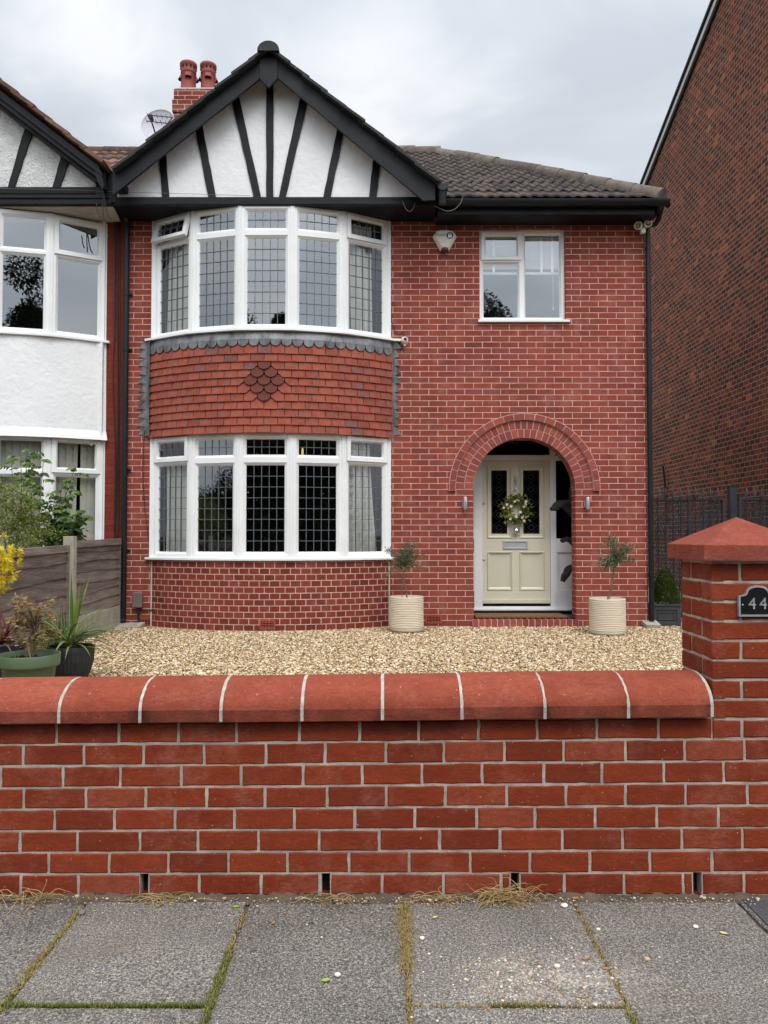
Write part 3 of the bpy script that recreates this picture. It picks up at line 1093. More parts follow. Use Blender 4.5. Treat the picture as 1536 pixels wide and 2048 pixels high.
# gate pier
gp = thing('gate_pier', 'square red brick gate pier with a pyramid cap and number plaque', 'gate pier', ((PIER0 + PIER1) / 2, WY + 0.15, 0.58))
PD = 0.305
m = MB()
zt0 = Z0 + 7 * HC
ptop = 1.272
nrow = 9
ph_ = (ptop - 0.006 - tilt(1.42, zt0)) / nrow
zz0 = tilt(1.42, zt0)
TF = lambda a, b, d: (a, WY - d, b)
TL = lambda a, b, d: (PIER0 - d, WY + PD - a, b)
TR = lambda a, b, d: (PIER1 + d, WY + a, b)
wd = PIER1 - PIER0
for r_ in range(nrow):
    b0, b1 = zz0 + r_ * ph_ + 0.005, zz0 + (r_ + 1) * ph_ - 0.006
    odd = r_ % 2
    # a corner brick shows its stretcher on one face and its header on the other
    cut = 0.112 if odd == 0 else 0.226
    rr = [brng.random() for _ in range(3)]
    m.brick(PIER0, PIER0 + cut - 0.006, b0, b1, TF, 0.05, brng, rr[0])
    m.brick(PIER0 + cut + 0.006, PIER1, b0, b1, TF, 0.05, brng, rr[1])
    cl = PD - (0.226 if odd == 0 else 0.112) * PD / wd
    m.brick(0.0, cl - 0.005, b0, b1, TL, 0.05, brng, brng.random())
    m.brick(cl + 0.005, PD, b0, b1, TL, 0.05, brng, rr[0])
    m.brick(0.0, cl - 0.005, b0, b1, TR, 0.05, brng, brng.random())
    m.brick(cl + 0.005, PD, b0, b1, TR, 0.05, brng, brng.random())
m.box(PIER0 + 0.004, PIER1 - 0.004, WY + 0.0045, WY + PD - 0.004, zz0, ptop + 0.004, 1)
m.build('brickwork', ['wall_brick', 'grey_mortar'], gp)
m = MB()
cxp, cyp = (PIER0 + PIER1) / 2, WY + PD / 2
ov = 0.042
cb0, cb1, cap_ = 1.276, 1.3365, 1.4445
x0, x1, y0, y1 = PIER0 - ov, PIER1 + ov, WY - ov, WY + PD + ov
sub = 8
ringp = []
for (xa, ya, xb, yb) in ((x0, y0, x1, y0), (x1, y0, x1, y1), (x1, y1, x0, y1), (x0, y1, x0, y0)):
    for i in range(sub):
        ringp.append((xa + (xb - xa) * i / sub, ya + (yb - ya) * i / sub))
n = len(ringp)
jj = lambda s_: brng.gauss(0, s_)
lo = [(p[0] + jj(0.0012), p[1] + jj(0.0012), cb0 + jj(0.0012)) for p in ringp]
hi = [(p[0] + jj(0.0006), p[1] + jj(0.0006), cb1 - 0.003 + jj(0.0006)) for p in ringp]
tp = [(p[0] + (cxp - p[0]) * 0.018, p[1] + (cyp - p[1]) * 0.018, cb1) for p in ringp]
m.add(lo + hi + tp + [(cxp, cyp, cap_)], [(i, (i + 1) % n, (i + 1) % n + n, i + n) for i in range(n)] + [(i + n, (i + 1) % n + n, (i + 1) % n + 2 * n, i + 2 * n) for i in range(n)]
      + [(i + 2 * n, (i + 1) % n + 2 * n, 3 * n) for i in range(n)] + [tuple(range(n - 1, -1, -1))])
m.build('cap', 'cap_sandstone', gp)

# number plaque
pq = thing('number_plaque', 'black cast house number plaque reading 44 with silver rim on the gate pier', 'house number', tuple(P(1516, 1233, WY - 0.012)))
pc = P(1516, 1233, WY - 0.012)


def plaque_outline(s_):
    w_, h_ = 0.074 * s_, 0.0
    pts = [(-w_, 0), (w_, 0), (w_, 0.078)]
    for i in range(6):
        q = R(90) * i / 5
        pts.append((w_ - 0.001 - 0.026 + 0.026 * (1 - math.sin(q)) if False else w_ - 0.012 - 0.020 * math.sin(q), 0.080 + 0.020 * (1 - math.cos(q))))
    for i in range(1, 12):
        q = math.pi * i / 12
        pts.append((0.040 * math.cos(q), 0.099 + 0.020 * math.sin(q)))
    for i in range(5, -1, -1):
        q = R(90) * i / 5
        pts.append((-(w_ - 0.012 - 0.020 * math.sin(q)), 0.080 + 0.020 * (1 - math.cos(q))))
    pts.append((-w_, 0.078))
    return pts


o_ = [(pc.x + x, pc.z + z) for x, z in plaque_outline(1)]
ctr = (pc.x, pc.z + 0.056)
i_ = [(ctr[0] + (x - ctr[0]) * 0.895, ctr[1] + (z - ctr[1]) * 0.87) for x, z in o_]
m = MB()
n = len(o_)
yb, yf = WY + 0.001, WY - 0.014
vs = [(x, yf, z) for x, z in o_] + [(x, yf, z) for x, z in i_] + [(x, yb, z) for x, z in o_] + [(x, yf + 0.006, z) for x, z in i_]
fs = []
for i in range(n):
    j = (i + 1) % n
    fs += [(i, j, j + n, i + n), (j, i, i + 2 * n, j + 2 * n), (i + n, j + n, j + 3 * n, i + 3 * n)]
m.add(vs, fs)
m.build('rim', 'aluminium', pq)
m = MB()
m.prism(i_, yf + 0.004, yb)
m.build('face', 'plaque_black', pq)
for dx in (-0.021, 0.021):
    text('numeral', '4', 0.062, 'aluminium', pq, (pc.x + dx, yf + 0.003, pc.z + 0.047), 0.002)
m = MB()
m.ball((pc.x - 0.057, yf + 0.004, pc.z + 0.044), 0.0035)
m.build('screw', 'aluminium', pq)
m = MB()
m.ball((pc.x + 0.057, yf + 0.004, pc.z + 0.044), 0.0035)
m.build('screw', 'aluminium', pq)

# ================================================================== THE HOUSE
XC, RB = -1.434, 2.5
YC = YH + 2.0
HA = math.asin(1.5 / RB)
XL_H, XR_H = -3.285, 3.335
house = thing('semi_detached_house', 'red brick semi-detached house with black and white gable, two bow windows and arched porch', 'house', (0.0, YH, GZ))


def arcT(xc, yc, R0):
    """(arc length, out, z) on a vertical cylinder; arc length is measured at R0"""
    def f(s, y, z):
        a = s / R0
        rr = R0 - y
        return (xc + rr * math.sin(a), yc - rr * math.cos(a), z)
    return f


def facet_pts(xc, n=5):
    return [Vector((xc + RB * math.sin(-HA + 2 * HA * i / n), YC - RB * math.cos(-HA + 2 * HA * i / n), 0)) for i in range(n + 1)]


# ---- front wall
zt_wall = Z(418, YH)
AX0, AX1 = P(947, 1100, YH).x, P(1151.5, 1100, YH).x
ACX, AR = (AX0 + AX1) / 2, (AX1 - AX0) / 2
ASP = Z(876, YH) - AR
FLOOR = Z(1238, YH)
arch = [(AX0, FLOOR), (AX1, FLOOR)] + [(ACX + AR * math.cos(math.pi * i / 40), ASP + AR * math.sin(math.pi * i / 40)) for i in range(41)]
a_, b_ = P(959, 457, YH), P(1131, 641, YH)
WX0, WX1, WZ0, WZ1 = P(959, 550, YH).x, P(1131, 550, YH).x, Z(641, YH), Z(457, YH)
win_hole = [(WX0, WZ0), (WX1, WZ0), (WX1, WZ1), (WX0, WZ1)]
m = MB()
bl, br_ = XC - 1.5, XC + 1.5
panel_holes(m, [(XL_H, GZ - 0.1), (bl, GZ - 0.1), (bl, zt_wall), (XL_H, zt_wall)], [], YH, 0.2)
m.build('wall', 'house_brick', house)
m = MB()
panel_holes(m, [(br_, GZ - 0.1), (XR_H, GZ - 0.1), (XR_H, zt_wall), (br_, zt_wall)], [win_hole, arch], YH, 0.215)
m.add([(XR_H, YH, GZ - 0.1), (XR_H, YH + 5.2, GZ - 0.1), (XR_H, YH + 5.2, zt_wall), (XR_H, YH, zt_wall)], [(0, 1, 2, 3)])
m.add([(XL_H, YH + 5.2, GZ - 0.1), (XR_H, YH + 5.2, GZ - 0.1), (XR_H, YH + 5.2, zt_wall), (XL_H, YH + 5.2, zt_wall)], [(0, 3, 2, 1)])
m.build('wall', 'house_brick', house)

# ---- curved brick apron under the lower bay
zs_lo = Z(1119, 9.39)
m = MB()
T = arcT(XC, YC, RB)
nseg = 48
for i in range(nseg):
    s0, s1 = RB * (-HA + 2 * HA * i / nseg), RB * (-HA + 2 * HA * (i + 1) / nseg)
    m.add([T(s0, 0, GZ - 0.1), T(s1, 0, GZ - 0.1), T(s1, 0, zs_lo), T(s0, 0, zs_lo)], [(0, 1, 2, 3)], uv=[(s0, GZ - 0.1), (s1, GZ - 0.1), (s1, zs_lo), (s0, zs_lo)], sm=True)
m.build('bay_apron', 'apron_brick', house)
m = MB()
for x in (bl, br_):
    m = MB()
    m.box(x - 0.008, x + 0.008, YH - 0.012, YH + 0.002, GZ - 0.05, zs_lo - 0.03)
    m.build('mortar_fillet', 'cement', house)


# ---- bay windows
def barbox(mb, T, s0, s1, z0, z1, d0, d1, mi=0):
    mb.box(s0, s1, d0, d1, z0, z1, mi, T=T)


def frame_ring(mb, T, s0, s1, z0, z1, wd, d0, d1, mi=0, wl=None, wr=None):
    wl = wd if wl is None else wl
    wr = wd if wr is None else wr
    barbox(mb, T, s0, s0 + wl, z0, z1, d0, d1, mi)
    barbox(mb, T, s1 - wr, s1, z0, z1, d0, d1, mi)
    barbox(mb, T, s0 + wl, s1 - wr, z0, z0 + wd, d0, d1, mi)
    barbox(mb, T, s0 + wl, s1 - wr, z1 - wd, z1, d0, d1, mi)


def bead(mb, T, s0, s1, z0, z1, wd, da, db, mi=0):
    """sloping glazing bead: from depth da at the outside edge to db at the glass"""
    o = [(s0, z0), (s1, z0), (s1, z1), (s0, z1)]
    i = [(s0 + wd, z0 + wd), (s1 - wd, z0 + wd), (s1 - wd, z1 - wd), (s0 + wd, z1 - wd)]
    vs = [T(s, da, z) for s, z in o] + [T(s, db, z) for s, z in i] + [T(s, db + 0.02, z) for s, z in i]
    fs = []
    for q in range(4):
        j = (q + 1) % 4
        fs += [(q, j, j + 4, q + 4), (q + 4, j + 4, j + 8, q + 8)]
    mb.add(vs, fs, mi)


def leads(mb, T, s0, s1, z0, z1, nc, nr, d=0.026):
    for c in range(1, nc):
        s = s0 + (s1 - s0) * c / nc
        barbox(mb, T, s - 0.003, s + 0.003, z0, z1, d - 0.004, d + 0.016)
    for r_ in range(1, nr):
        z = z0 + (z1 - z0) * r_ / nr
        barbox(mb, T, s0, s1, z - 0.003, z + 0.003, d - 0.003, d + 0.015)


def pane(mb, T, s0, s1, z0, z1, d=0.032):
    mb.add([T(s0, d, z0), T(s1, d, z0), T(s1, d, z1), T(s0, d, z1)], [(0, 1, 2, 3)])


def facetT(A, B):
    t = (B - A).normalized()
    inn = Vector((-t.y, t.x, 0))
    return (lambda s, d, z: tuple(A + t * s + inn * d + Vector((0, 0, z)))), (B - A).length


def bay_window(root, xc, zs, facets, leaded, open_left, rows_main, sides=(0, 4), glass='glass'):
    """zs: head, glass top, transom top, transom bottom, main glass bottom, frame bottom"""
    zh, zg1, zt1, zt0, zg0, zf = zs
    pts = facet_pts(xc)
    fr = MB()
    glasses, lds = [], MB()
    for f in facets:
        T, ln = facetT(pts[f], pts[f + 1])
        end = f in sides
        jw = 0.045
        # outer frame
        frame_ring(fr, T, 0.012, ln - 0.012, zf, zh, 0.048, 0.0, 0.07, wl=jw, wr=jw)
        zm = (zt0 + zt1) / 2
        if end:
            wl, wr = (0.03, 0.02) if f == 0 else (0.02, 0.055)
            barbox(fr, T, jw + 0.012, ln - jw - 0.012, zm - 0.018, zm + 0.018, 0.002, 0.066)
            # fixed lower light
            bead(fr, T, jw + 0.012, ln - jw - 0.012, zf + 0.046, zm - 0.016, 0.03, 0.002, 0.03)
            s0, s1, z0, z1 = jw + 0.042, ln - jw - 0.042, zf + 0.076, zm - 0.046
            g = MB()
            g.side = True
            pane(g, T, s0, s1, z0, z1)
            glasses.append(g)
            if leaded:
                leads(lds, T, s0, s1, z0, z1, 5, rows_main)
            # top hung casement
            cs0, cs1, cz0, cz1 = 0.036, ln - 0.036, zm + 0.004, zh - 0.022
            ang = R(15) if (open_left and f == 0) else 0.0
            ca, sa = math.cos(ang), math.sin(ang)

            def TC(s, d, z, T=T, cz1=cz1, ca=ca, sa=sa):
                dz = z - cz1
                dd = d - 0.0
                return T(s, dd * ca + dz * sa, cz1 + dz * ca - dd * sa)
            cm = MB()
            frame_ring(cm, TC, cs0, cs1, cz0, cz1, 0.05, -0.022, 0.03)
            bead(cm, TC, cs0 + 0.049, cs1 - 0.049, cz0 + 0.049, cz1 - 0.049, 0.018, -0.020, 0.008)
            c_ob = (cm, TC, cs0 + 0.067, cs1 - 0.067, cz0 + 0.067, cz1 - 0.067)
            glasses.append(c_ob)
            if ang:
                barbox(fr, T, jw + 0.012, ln - jw - 0.012, zm + 0.018, zm + 0.05, 0.045, 0.066)
        else:
            barbox(fr, T, jw + 0.012, ln - jw - 0.012, zt0 + 0.012, zt1 - 0.012, 0.001, 0.066)
            for (z0, z1, nr) in ((zf + 0.046, zt0 + 0.014, rows_main), (zt1 - 0.014, zh - 0.046, 2)):
                bead(fr, T, jw + 0.011, ln - jw - 0.011, z0, z1, 0.034, 0.003, 0.03)
                a0, a1, b0, b1 = jw + 0.045, ln - jw - 0.045, z0 + 0.034, z1 - 0.034
                g = MB()
                pane(g, T, a0, a1, b0, b1)
                glasses.append(g)
                if leaded:
                    leads(lds, T, a0, a1, b0, b1, 5, nr)
        # fluted cover strips at the joint of two facets
    for i, p in enumerate(pts):
        if not any(f in facets for f in (i - 1, i)):
            continue
        a = -HA + 2 * HA * i / 5
        t = Vector((math.cos(a), math.sin(a), 0))
        o = Vector((math.sin(a), -math.cos(a), 0))
        base = Vector((p.x, p.y, 0))
        TP = lambda s, d, z: tuple(base + t * s - o * d + Vector((0, 0, z)))
        for s0, s1, d0 in ((-0.026, 0.026, -0.004), (-0.018, -0.007, -0.009), (0.007, 0.018, -0.009)):
            barbox(fr, TP, s0, s1, zf, zh, d0, 0.06)
    w_ = fr.build('bay_window', 'white_pvc', root, bevel=0.0025)
    for g in glasses:
        if isinstance(g, tuple):
            cm, TC, s0, s1, z0, z1 = g
            cas = cm.build('casement', 'white_pvc', w_, bevel=0.003)
            gg = MB()
            pane(gg, TC, s0, s1, z0, z1, 0.010)
            gg.build('pane', 'side_glass' if leaded else glass, w_)
            if leaded:
                leads(lds, TC, s0, s1, z0, z1, 4, 2, 0.004)
        else:
            g.build('pane', 'side_glass' if getattr(g, 'side', False) and leaded else glass, w_)
    if leaded:
        lds.build('leading', 'lead_came', w_)
    return w_


def bay_sill(root, xc, z, x0, x1, out_=0.075, th=0.03, hump=None):
    pts = facet_pts(xc)
    poly = [(x0, YH + 0.05), (x0, YH - 0.045)]
    q = []
    for i, p in enumerate(pts):
        a = -HA + 2 * HA * i / 5
        q.append((p.x + out_ * math.sin(a), p.y - out_ * math.cos(a)))
    q[0] = (max(q[0][0] - 0.02, x0 + 0.02), YH - 0.055)
    q[-1] = (min(q[-1][0] + 0.02, x1 - 0.02), YH - 0.055)
    poly += q + [(x1, YH - 0.045), (x1, YH + 0.05)]
    mb = MB()
    mb.prism(poly, z - th, z, T=lambda x, y, zz: (x, zz, y))
    return mb.build('sill', 'white_pvc', root, bevel=0.004)


YF = 9.391
up = [Z(409, YF), Z(418, YF), Z(457.5, YF), Z(472, YF), Z(650, YF), Z(660, YF)]
lo_ = [Z(865, YF), Z(873, YF), Z(912, YF), Z(927, YF), Z(1107, YF), Z(1117, YF)]
w_up = bay_window(house, XC, up, range(5), True, True, 8)
bay_sill(w_up, XC, up[5] + 0.004, P(291, 683, YH).x, P(802, 683, YH).x, 0.095)
w_lo = bay_window(house, XC, lo_, range(5), True, False, 8)
bay_sill(w_lo, XC, lo_[5] + 0.004, P(291, 1119, YH).x, P(788, 1119, YH).x, 0.05)
# white jamb strips that close the bay against the brick
for w0, zz in ((w_up, up), (w_lo, lo_)):
    for x0_, x1_ in ((bl - 0.03, bl + 0.02), (br_ - 0.02, br_ + 0.022)):
        m = MB()
        m.box(x0_, x1_, YH - 0.02, YH + 0.06, zz[5], zz[0])
        m.build('jamb', 'white_pvc', w0, bevel=0.002)


def room(root, xc, z0, z1, depth=2.6, wdt=1.47):
    mb = MB()
    arc = [(xc + (RB - 0.1) * math.sin(a), YC - (RB - 0.1) * math.cos(a)) for a in [-HA * 0.97 + 2 * HA * 0.97 * i / 16 for i in range(17)]]
    poly = [(xc - wdt, YH + depth)] + [(xc - wdt, YH + 0.08)] + arc + [(xc + wdt, YH + 0.08), (xc + wdt, YH + depth)]
    n_ = len(poly)
    mb.add([(x, y, z0) for x, y in poly] + [(x, y, z1) for x, y in poly], [tuple(range(n_)), tuple(range(2 * n_ - 1, n_ - 1, -1)),
           (0, 1, n_ + 1, n_), (n_ - 2, n_ - 1, 2 * n_ - 1, 2 * n_ - 2), (n_ - 1, 0, n_, 2 * n_ - 1)])
    return mb.build('room_interior', 'room_paint', root)


room(house, XC, zs_lo - 0.02, lo_[0] + 0.02)
room(house, XC, up[5] - 0.02, up[0] + 0.02)


def curtain(pts, z0, z1, s0, s1, facet, label, seed, gather=1.0, flare=0.0):
    A, B = pts[facet], pts[facet + 1]
    T, ln = facetT(A, B)
    q = random.Random(seed)
    mb = MB()
    nx, nz = 60, 14
    vs = []
    p1, p2 = q.uniform(0, 6), q.uniform(0, 6)
    for j in range(nz + 1):
        f = j / nz
        for i in range(nx + 1):
            u = i / nx
            s = s0 + (s1 - s0) * u
            s = s + flare * (1 - f) * (u if facet else -(1 - u))
            amp = 0.034 * (0.55 + 0.45 * (1 - f))
            d = 0.11 + amp * math.sin(u * 27 * gather + p1 + 0.5 * math.sin(f * 3 + p2)) + 0.012 * math.sin(u * 13 + p2 + f * 1.5)
            vs.append(T(s, d, z0 + (z1 - z0) * f))
    fs = [(j * (nx + 1) + i, j * (nx + 1) + i + 1, (j + 1) * (nx + 1) + i + 1, (j + 1) * (nx + 1) + i) for j in range(nz) for i in range(nx)]
    mb.add(vs, fs, 0, 0.5, sm=True)
    o = mb.build('curtain', 'curtain')
    tag(o, label, 'curtain', 'curtains in the bow windows')


fp = facet_pts(XC)
curtain(fp, up[5] + 0.02, up[0] - 0.24, 0.12, 0.58, 0, 'pale curtain behind the left pane of the upper bow window', 1)
curtain(fp, up[5] + 0.02, up[0] - 0.1, 0.14, 0.46, 4, 'pale curtain behind the right pane of the upper bow window', 2)
curtain(fp, lo_[5] + 0.02, lo_[0] - 0.24, 0.13, 0.56, 0, 'pale curtain behind the left pane of the lower bow window', 3)
curtain(fp, lo_[5] + 0.02, lo_[0] - 0.1, 0.14, 0.42, 4, 'pale curtain behind the right pane of the lower bow window', 4, 0.9, 0.12)

# small lit lamp hanging inside the lower bay
lp = P(605, 904, 9.95)
lamp = thing('pendant_lamp', 'small lit amber lamp glowing inside the lower bow window', 'lamp', tuple(lp))
m = MB()
m.lathe([(0.001, lp.z - 0.05), (0.013, lp.z - 0.045), (0.014, lp.z + 0.02), (0.008, lp.z + 0.05), (0.001, lp.z + 0.052)], lp.x, lp.y, 12)
m.build('bulb', 'glow', lamp)
m = MB()
m.tube([(lp.x, lp.y, lp.z + 0.05), (lp.x, lp.y, lo_[0])], 0.004, 6)
m.build('cord', 'cable', lamp)

# ---- hung tiles between the bays, with the brown club-tile diamond
RT = RB + 0.03
T = arcT(XC, YC, RT)
sl = RT * HA * 1.005
rowh = 0.0955
zr0 = Z(866, 9.36)
nrows = 11
tw = 0.1625
hr = random.Random(21)
m = MB()
clubs = {4: [0], 5: [-0.5, 0.5], 6: [-1, 0, 1], 7: [-0.5, 0.5], 8: [0]}
cnt = []
s_c = RT * math.asin((P(529, 770, 9.35).x - XC) / RT)
for r_ in range(nrows):
    z0 = zr0 + r_ * rowh
    off = 0.0 if r_ % 2 == 0 else 0.5
    kk = -14
    while kk < 15:
        sm_ = s_c + (kk + off) * tw
        a0, a1 = sm_ - tw / 2 + 0.0036, sm_ + tw / 2 - 0.0036
        isclub = r_ in clubs and any(abs(kk + off - c) < 0.1 for c in clubs[r_])
        kc = kk + off
        cutR = r_ in clubs and abs(kc + 1 - min(clubs[r_])) < 0.1
        cutL = r_ in clubs and abs(kc - 1 - max(clubs[r_])) < 0.1
        kk += 1
        if a1 < -sl or a0 > sl:
            continue
        a0, a1 = max(a0, -sl), min(a1, sl)
        dz = hr.uniform(-0.002, 0.002)
        zb, ztp = z0 + dz, z0 + rowh + 0.03
        lift = hr.uniform(0, 0.003)
        if isclub:
            n_ = 14
            rr = (a1 - a0) / 2 - 0.001
            zc = zb + rr * 0.86
            pts = [(sm_ + rr * math.cos(math.pi + math.pi * i / n_), zc + rr * 0.86 * math.sin(math.pi + math.pi * i / n_)) for i in range(n_ + 1)] + [(a1, ztp), (a0, ztp)]
            TT2 = lambda x, y, z: T(x, y - 0.024 * (1 - (z - z0) / (ztp - z0)) - 0.004, z)
            m.prism(pts, -0.016, 0.0, 1, hr.random(), T=TT2)
        else:
            TT2 = lambda x, y, z: T(x, y - (0.022 + lift) * (1 - (z - z0) / (ztp - z0)), z)
            # a tile above a club is cut with shoulders: the club below shows by lying proud
            mid_ = (a0 + a1) / 2
            sh_ = [(0.0, 0.042), (0.012, 0.036), (0.024, 0.028), (0.036, 0.012), (0.052, 0.003), (0.068, 0.0)]
            if cutR:
                low = [(a0, zb)] + [(a1 - u, zb + v) for u, v in reversed(sh_)]
            elif cutL:
                low = [(a0 + u, zb + v) for u, v in sh_] + [(a1, zb)]
            else:
                low = [(a0, zb + hr.uniform(-.001, .001)), (mid_, zb), (a1, zb + hr.uniform(-.001, .001))]
            m.prism(low + [(a1, ztp), (mid_, ztp), (a0, ztp)], -0.013, 0.0, 0, hr.random(), T=TT2)
m.build('hung_tiles', ['hung_tile', 'club_tile'], house)
m = MB()
TB = arcT(XC, YC, RB + 0.012)
ns = 40
for i in range(ns):
    s0, s1 = (RB + 0.012) * (-HA + 2 * HA * i / ns), (RB + 0.012) * (-HA + 2 * HA * (i + 1) / ns)
    for (za, zb) in ((lo_[0] - 0.002, up[5]),):
        m.add([TB(s0, 0, za), TB(s1, 0, za), TB(s1, 0, zb), TB(s0, 0, zb), TB(s0, 0.12, za), TB(s1, 0.12, za)], [(0, 1, 2, 3), (0, 4, 5, 1)])
m.build('tile_backing', 'dark_void', house)

# ---- lead: scalloped apron and toothed side soakers
m = MB()
RL = RB + 0.062
T = arcT(XC, YC, RL)
sl2 = RL * HA * 1.0
ztl, zml, zbl = up[5] - 0.028, Z(680, 9.36), Z(693, 9.35)
nsc = 25
sw = 2 * sl2 / nsc
lr = random.Random(4)
for i in range(nsc):
    a0 = -sl2 + i * sw
    g = 0.0035
    rr = sw / 2 - g
    w1 = lr.uniform(-0.004, 0.004)
    for q in range(3):
        m.box(a0 + sw * q / 3, a0 + sw * (q + 1) / 3, -0.003, 0.004, zml, ztl, T=lambda x, y, z: T(x, y - 0.004 * math.sin(x * 21) * (ztl - z) * 8 + 0.03 * ((z - zml) / (ztl - zml)), z))
    pts = [(a0 + sw / 2 + rr * math.cos(math.pi + math.pi * j / 12), zml - 0.02 + (zml - zbl - 0.02 + w1) * math.sin(math.pi + math.pi * j / 12)) for j in range(13)]
    pts += [(a0 + sw - g, zml + 0.001), (a0 + g, zml + 0.001)]
    m.prism(pts, -0.003, 0.004, T=T)
m.build('lead_apron', 'lead', house)
for side in (-1, 1):
    m = MB()
    pxi = 303 if side < 0 else 775
    xi = P(pxi, 780, YH).x
    wo = 0.085
    za, zb = Z(873, YH), Z(684, YH)
    nz = 24
    vs = []
    for j in range(nz + 1):
        z = za + (zb - za) * j / nz
        for t, y in ((0.0, YH - 0.085), (0.35, YH - 0.05), (0.6, YH - 0.016), (1.0, YH - 0.008)):
            vs.append((xi + side * wo * t + lr.uniform(-0.003, 0.003), y + lr.uniform(-0.004, 0.004), z))
    m.add(vs, [(j * 4 + i, j * 4 + i + 1, (j + 1) * 4 + i + 1, (j + 1) * 4 + i) for j in range(nz) for i in range(3)], sm=True)
    nt_ = 11
    for j in range(nt_):
        z = za + (zb - za) * (j + 0.1) / nt_
        h = (zb - za) / nt_
        tip = 0.08 + lr.uniform(-0.015, 0.02)
        y_ = YH - 0.014 - lr.uniform(0, 0.008)
        vs = [(xi + side * wo * 0.7, YH - 0.01, z), (xi + side * (wo + tip), y_, z + h * 0.12), (xi + side * (wo + 0.02), y_ - 0.006, z + h * 0.95), (xi + side * wo * 0.7, YH - 0.012, z + h * 1.0)]
        m.add(vs, [(0, 1, 2, 3)] if side > 0 else [(3, 2, 1, 0)])
    m.build('lead_soaker', 'lead', house)

# ---- arched porch: voussoirs in three rings
m = MB()
vr = random.Random(9)


def voussoirs(r0, r1, nb, y0, y1, a0=0.0, a1=math.pi):
    for i in range(nb):
        t0 = a0 + (a1 - a0) * i / nb
        t1 = a0 + (a1 - a0) * (i + 1) / nb
        g = 0.0045 / ((r0 + r1) / 2)
        t0, t1 = t0 + g + vr.uniform(-0.002, 0.002), t1 - g
        b0, b1 = r0 + 0.004, r1 - 0.004
        k_ = 3
        pts = [(b0, t0 + (t1 - t0) * j / k_) for j in range(k_ + 1)] + [(b1, t1 - (t1 - t0) * j / k_) for j in range(k_ + 1)]
        yy = y0 + vr.uniform(-0.001, 0.001)
        m.prism([(ACX + rr * math.cos(t), ASP + rr * math.sin(t)) for rr, t in pts], yy, y1, 0, vr.random())
    n_ = 60
    for i in range(n_):
        t0, t1 = a0 + (a1 - a0) * i / n_, a0 + (a1 - a0) * (i + 1) / n_
        m.prism([(ACX + rr * math.cos(t), ASP + rr * math.sin(t)) for rr, t in ((r0 + 0.0015, t0), (r1 + 0.003, t0), (r1 + 0.003, t1), (r0 + 0.0015, t1))], y0 + 0.003, y1, 1)


sH = 158.0
RG = [AR, AR + 18 / sH, AR + 35.5 / sH, AR + 48.5 / sH]
voussoirs(RG[0], RG[1], 28, YH - 0.006, YH + 0.05)
voussoirs(RG[1], RG[2], 33, YH - 0.006, YH + 0.05)
voussoirs(RG[2] + 0.002, RG[3], 22, YH - 0.036, YH + 0.02, -0.03, math.pi + 0.03)
m.build('arch', ['voussoir', 'pale_mortar'], house)
# brick-on-edge threshold
m = MB()
nst = 17
zb_s = GZ - 0.05
for i in range(nst):
    a, b = AX0 - 0.02 + (AX1 - AX0 + 0.04) * i / nst, AX0 - 0.02 + (AX1 - AX0 + 0.04) * (i + 1) / nst
    m.box(a + 0.005, b - 0.005, YH - 0.05, YH + 0.2, zb_s, FLOOR, 0, vr.random())
m.box(AX0 - 0.02, AX1 + 0.02, YH - 0.046, YH + 0.2, zb_s, FLOOR - 0.004, 1)
m.build('doorstep', ['voussoir', 'pale_mortar'], house, bevel=0.004)

# ---- porch interior and the white door screen
YD = YH + 0.62
PX0, PX1 = AX0 - 0.25, AX1 + 0.55
ztop = ASP + AR + 0.12
m = MB()
m.box(PX0, PX1, YH + 0.2, YD + 0.3, FLOOR - 0.05, FLOOR, 0)
m.box(PX0, PX1, YH + 0.215, YD + 0.02, ztop, ztop + 0.05, 1)
m.add([(PX0, YH + 0.215, FLOOR), (PX0, YD + 0.05, FLOOR), (PX0, YD + 0.05, ztop), (PX0, YH + 0.215, ztop)], [(0, 1, 2, 3)], 2)
m.add([(PX1, YH + 0.215, FLOOR), (PX1, YD + 0.05, FLOOR), (PX1, YD + 0.05, ztop), (PX1, YH + 0.215, ztop)], [(3, 2, 1, 0)], 2)
m.add([(PX0, YH + 0.2155, FLOOR), (AX0, YH + 0.2155, FLOOR), (AX0, YH + 0.2155, ztop), (PX0, YH + 0.2155, ztop)], [(0, 1, 2, 3)], 2)
m.add([(AX1, YH + 0.2155, FLOOR), (PX1, YH + 0.2155, FLOOR), (PX1, YH + 0.2155, ztop), (AX1, YH + 0.2155, ztop)], [(0, 1, 2, 3)], 2)
m.box(PX0, PX1, YD + 0.9, YD + 0.95, FLOOR, ztop, 3)
m.box(PX0, PX0 + 0.02, YD + 0.12, YD + 0.9, FLOOR, ztop, 3)
m.box(PX1 - 0.02, PX1, YD + 0.12, YD + 0.9, FLOOR, ztop, 3)
m.box(PX0, PX1, YD + 0.12, YD + 0.95, ztop, ztop + 0.03, 3)
m.build('porch', ['tarmac', 'white_paint', 'house_brick', 'dark_void'], house)
D = lambda px, py: P(px, py, YD)
fx = lambda px: P(px, 1060, YD).x
fz = lambda py: Z(py, YD)
m = MB()
fb = fz(1219)
m.box(fx(948) - 0.0, fx(965), YD, YD + 0.1, fb, fz(910))                 # left post
m.box(fx(1101), fx(1112.5), YD, YD + 0.1, fb, ztop)                      # right post
m.box(fx(900), fx(1101), YD + 0.002, YD + 0.1, fz(921), fz(910))         # transom
m.box(fx(1112.5), fx(1225), YD + 0.002, YD + 0.1, fz(921), fz(911))
m.box(PX0, PX1, YD - 0.03, YD + 0.11, FLOOR + 0.05, fb + 0.012)          # cill
m.box(fx(965), fx(1101), YD + 0.004, YD + 0.1, fb + 0.012, fz(1213))
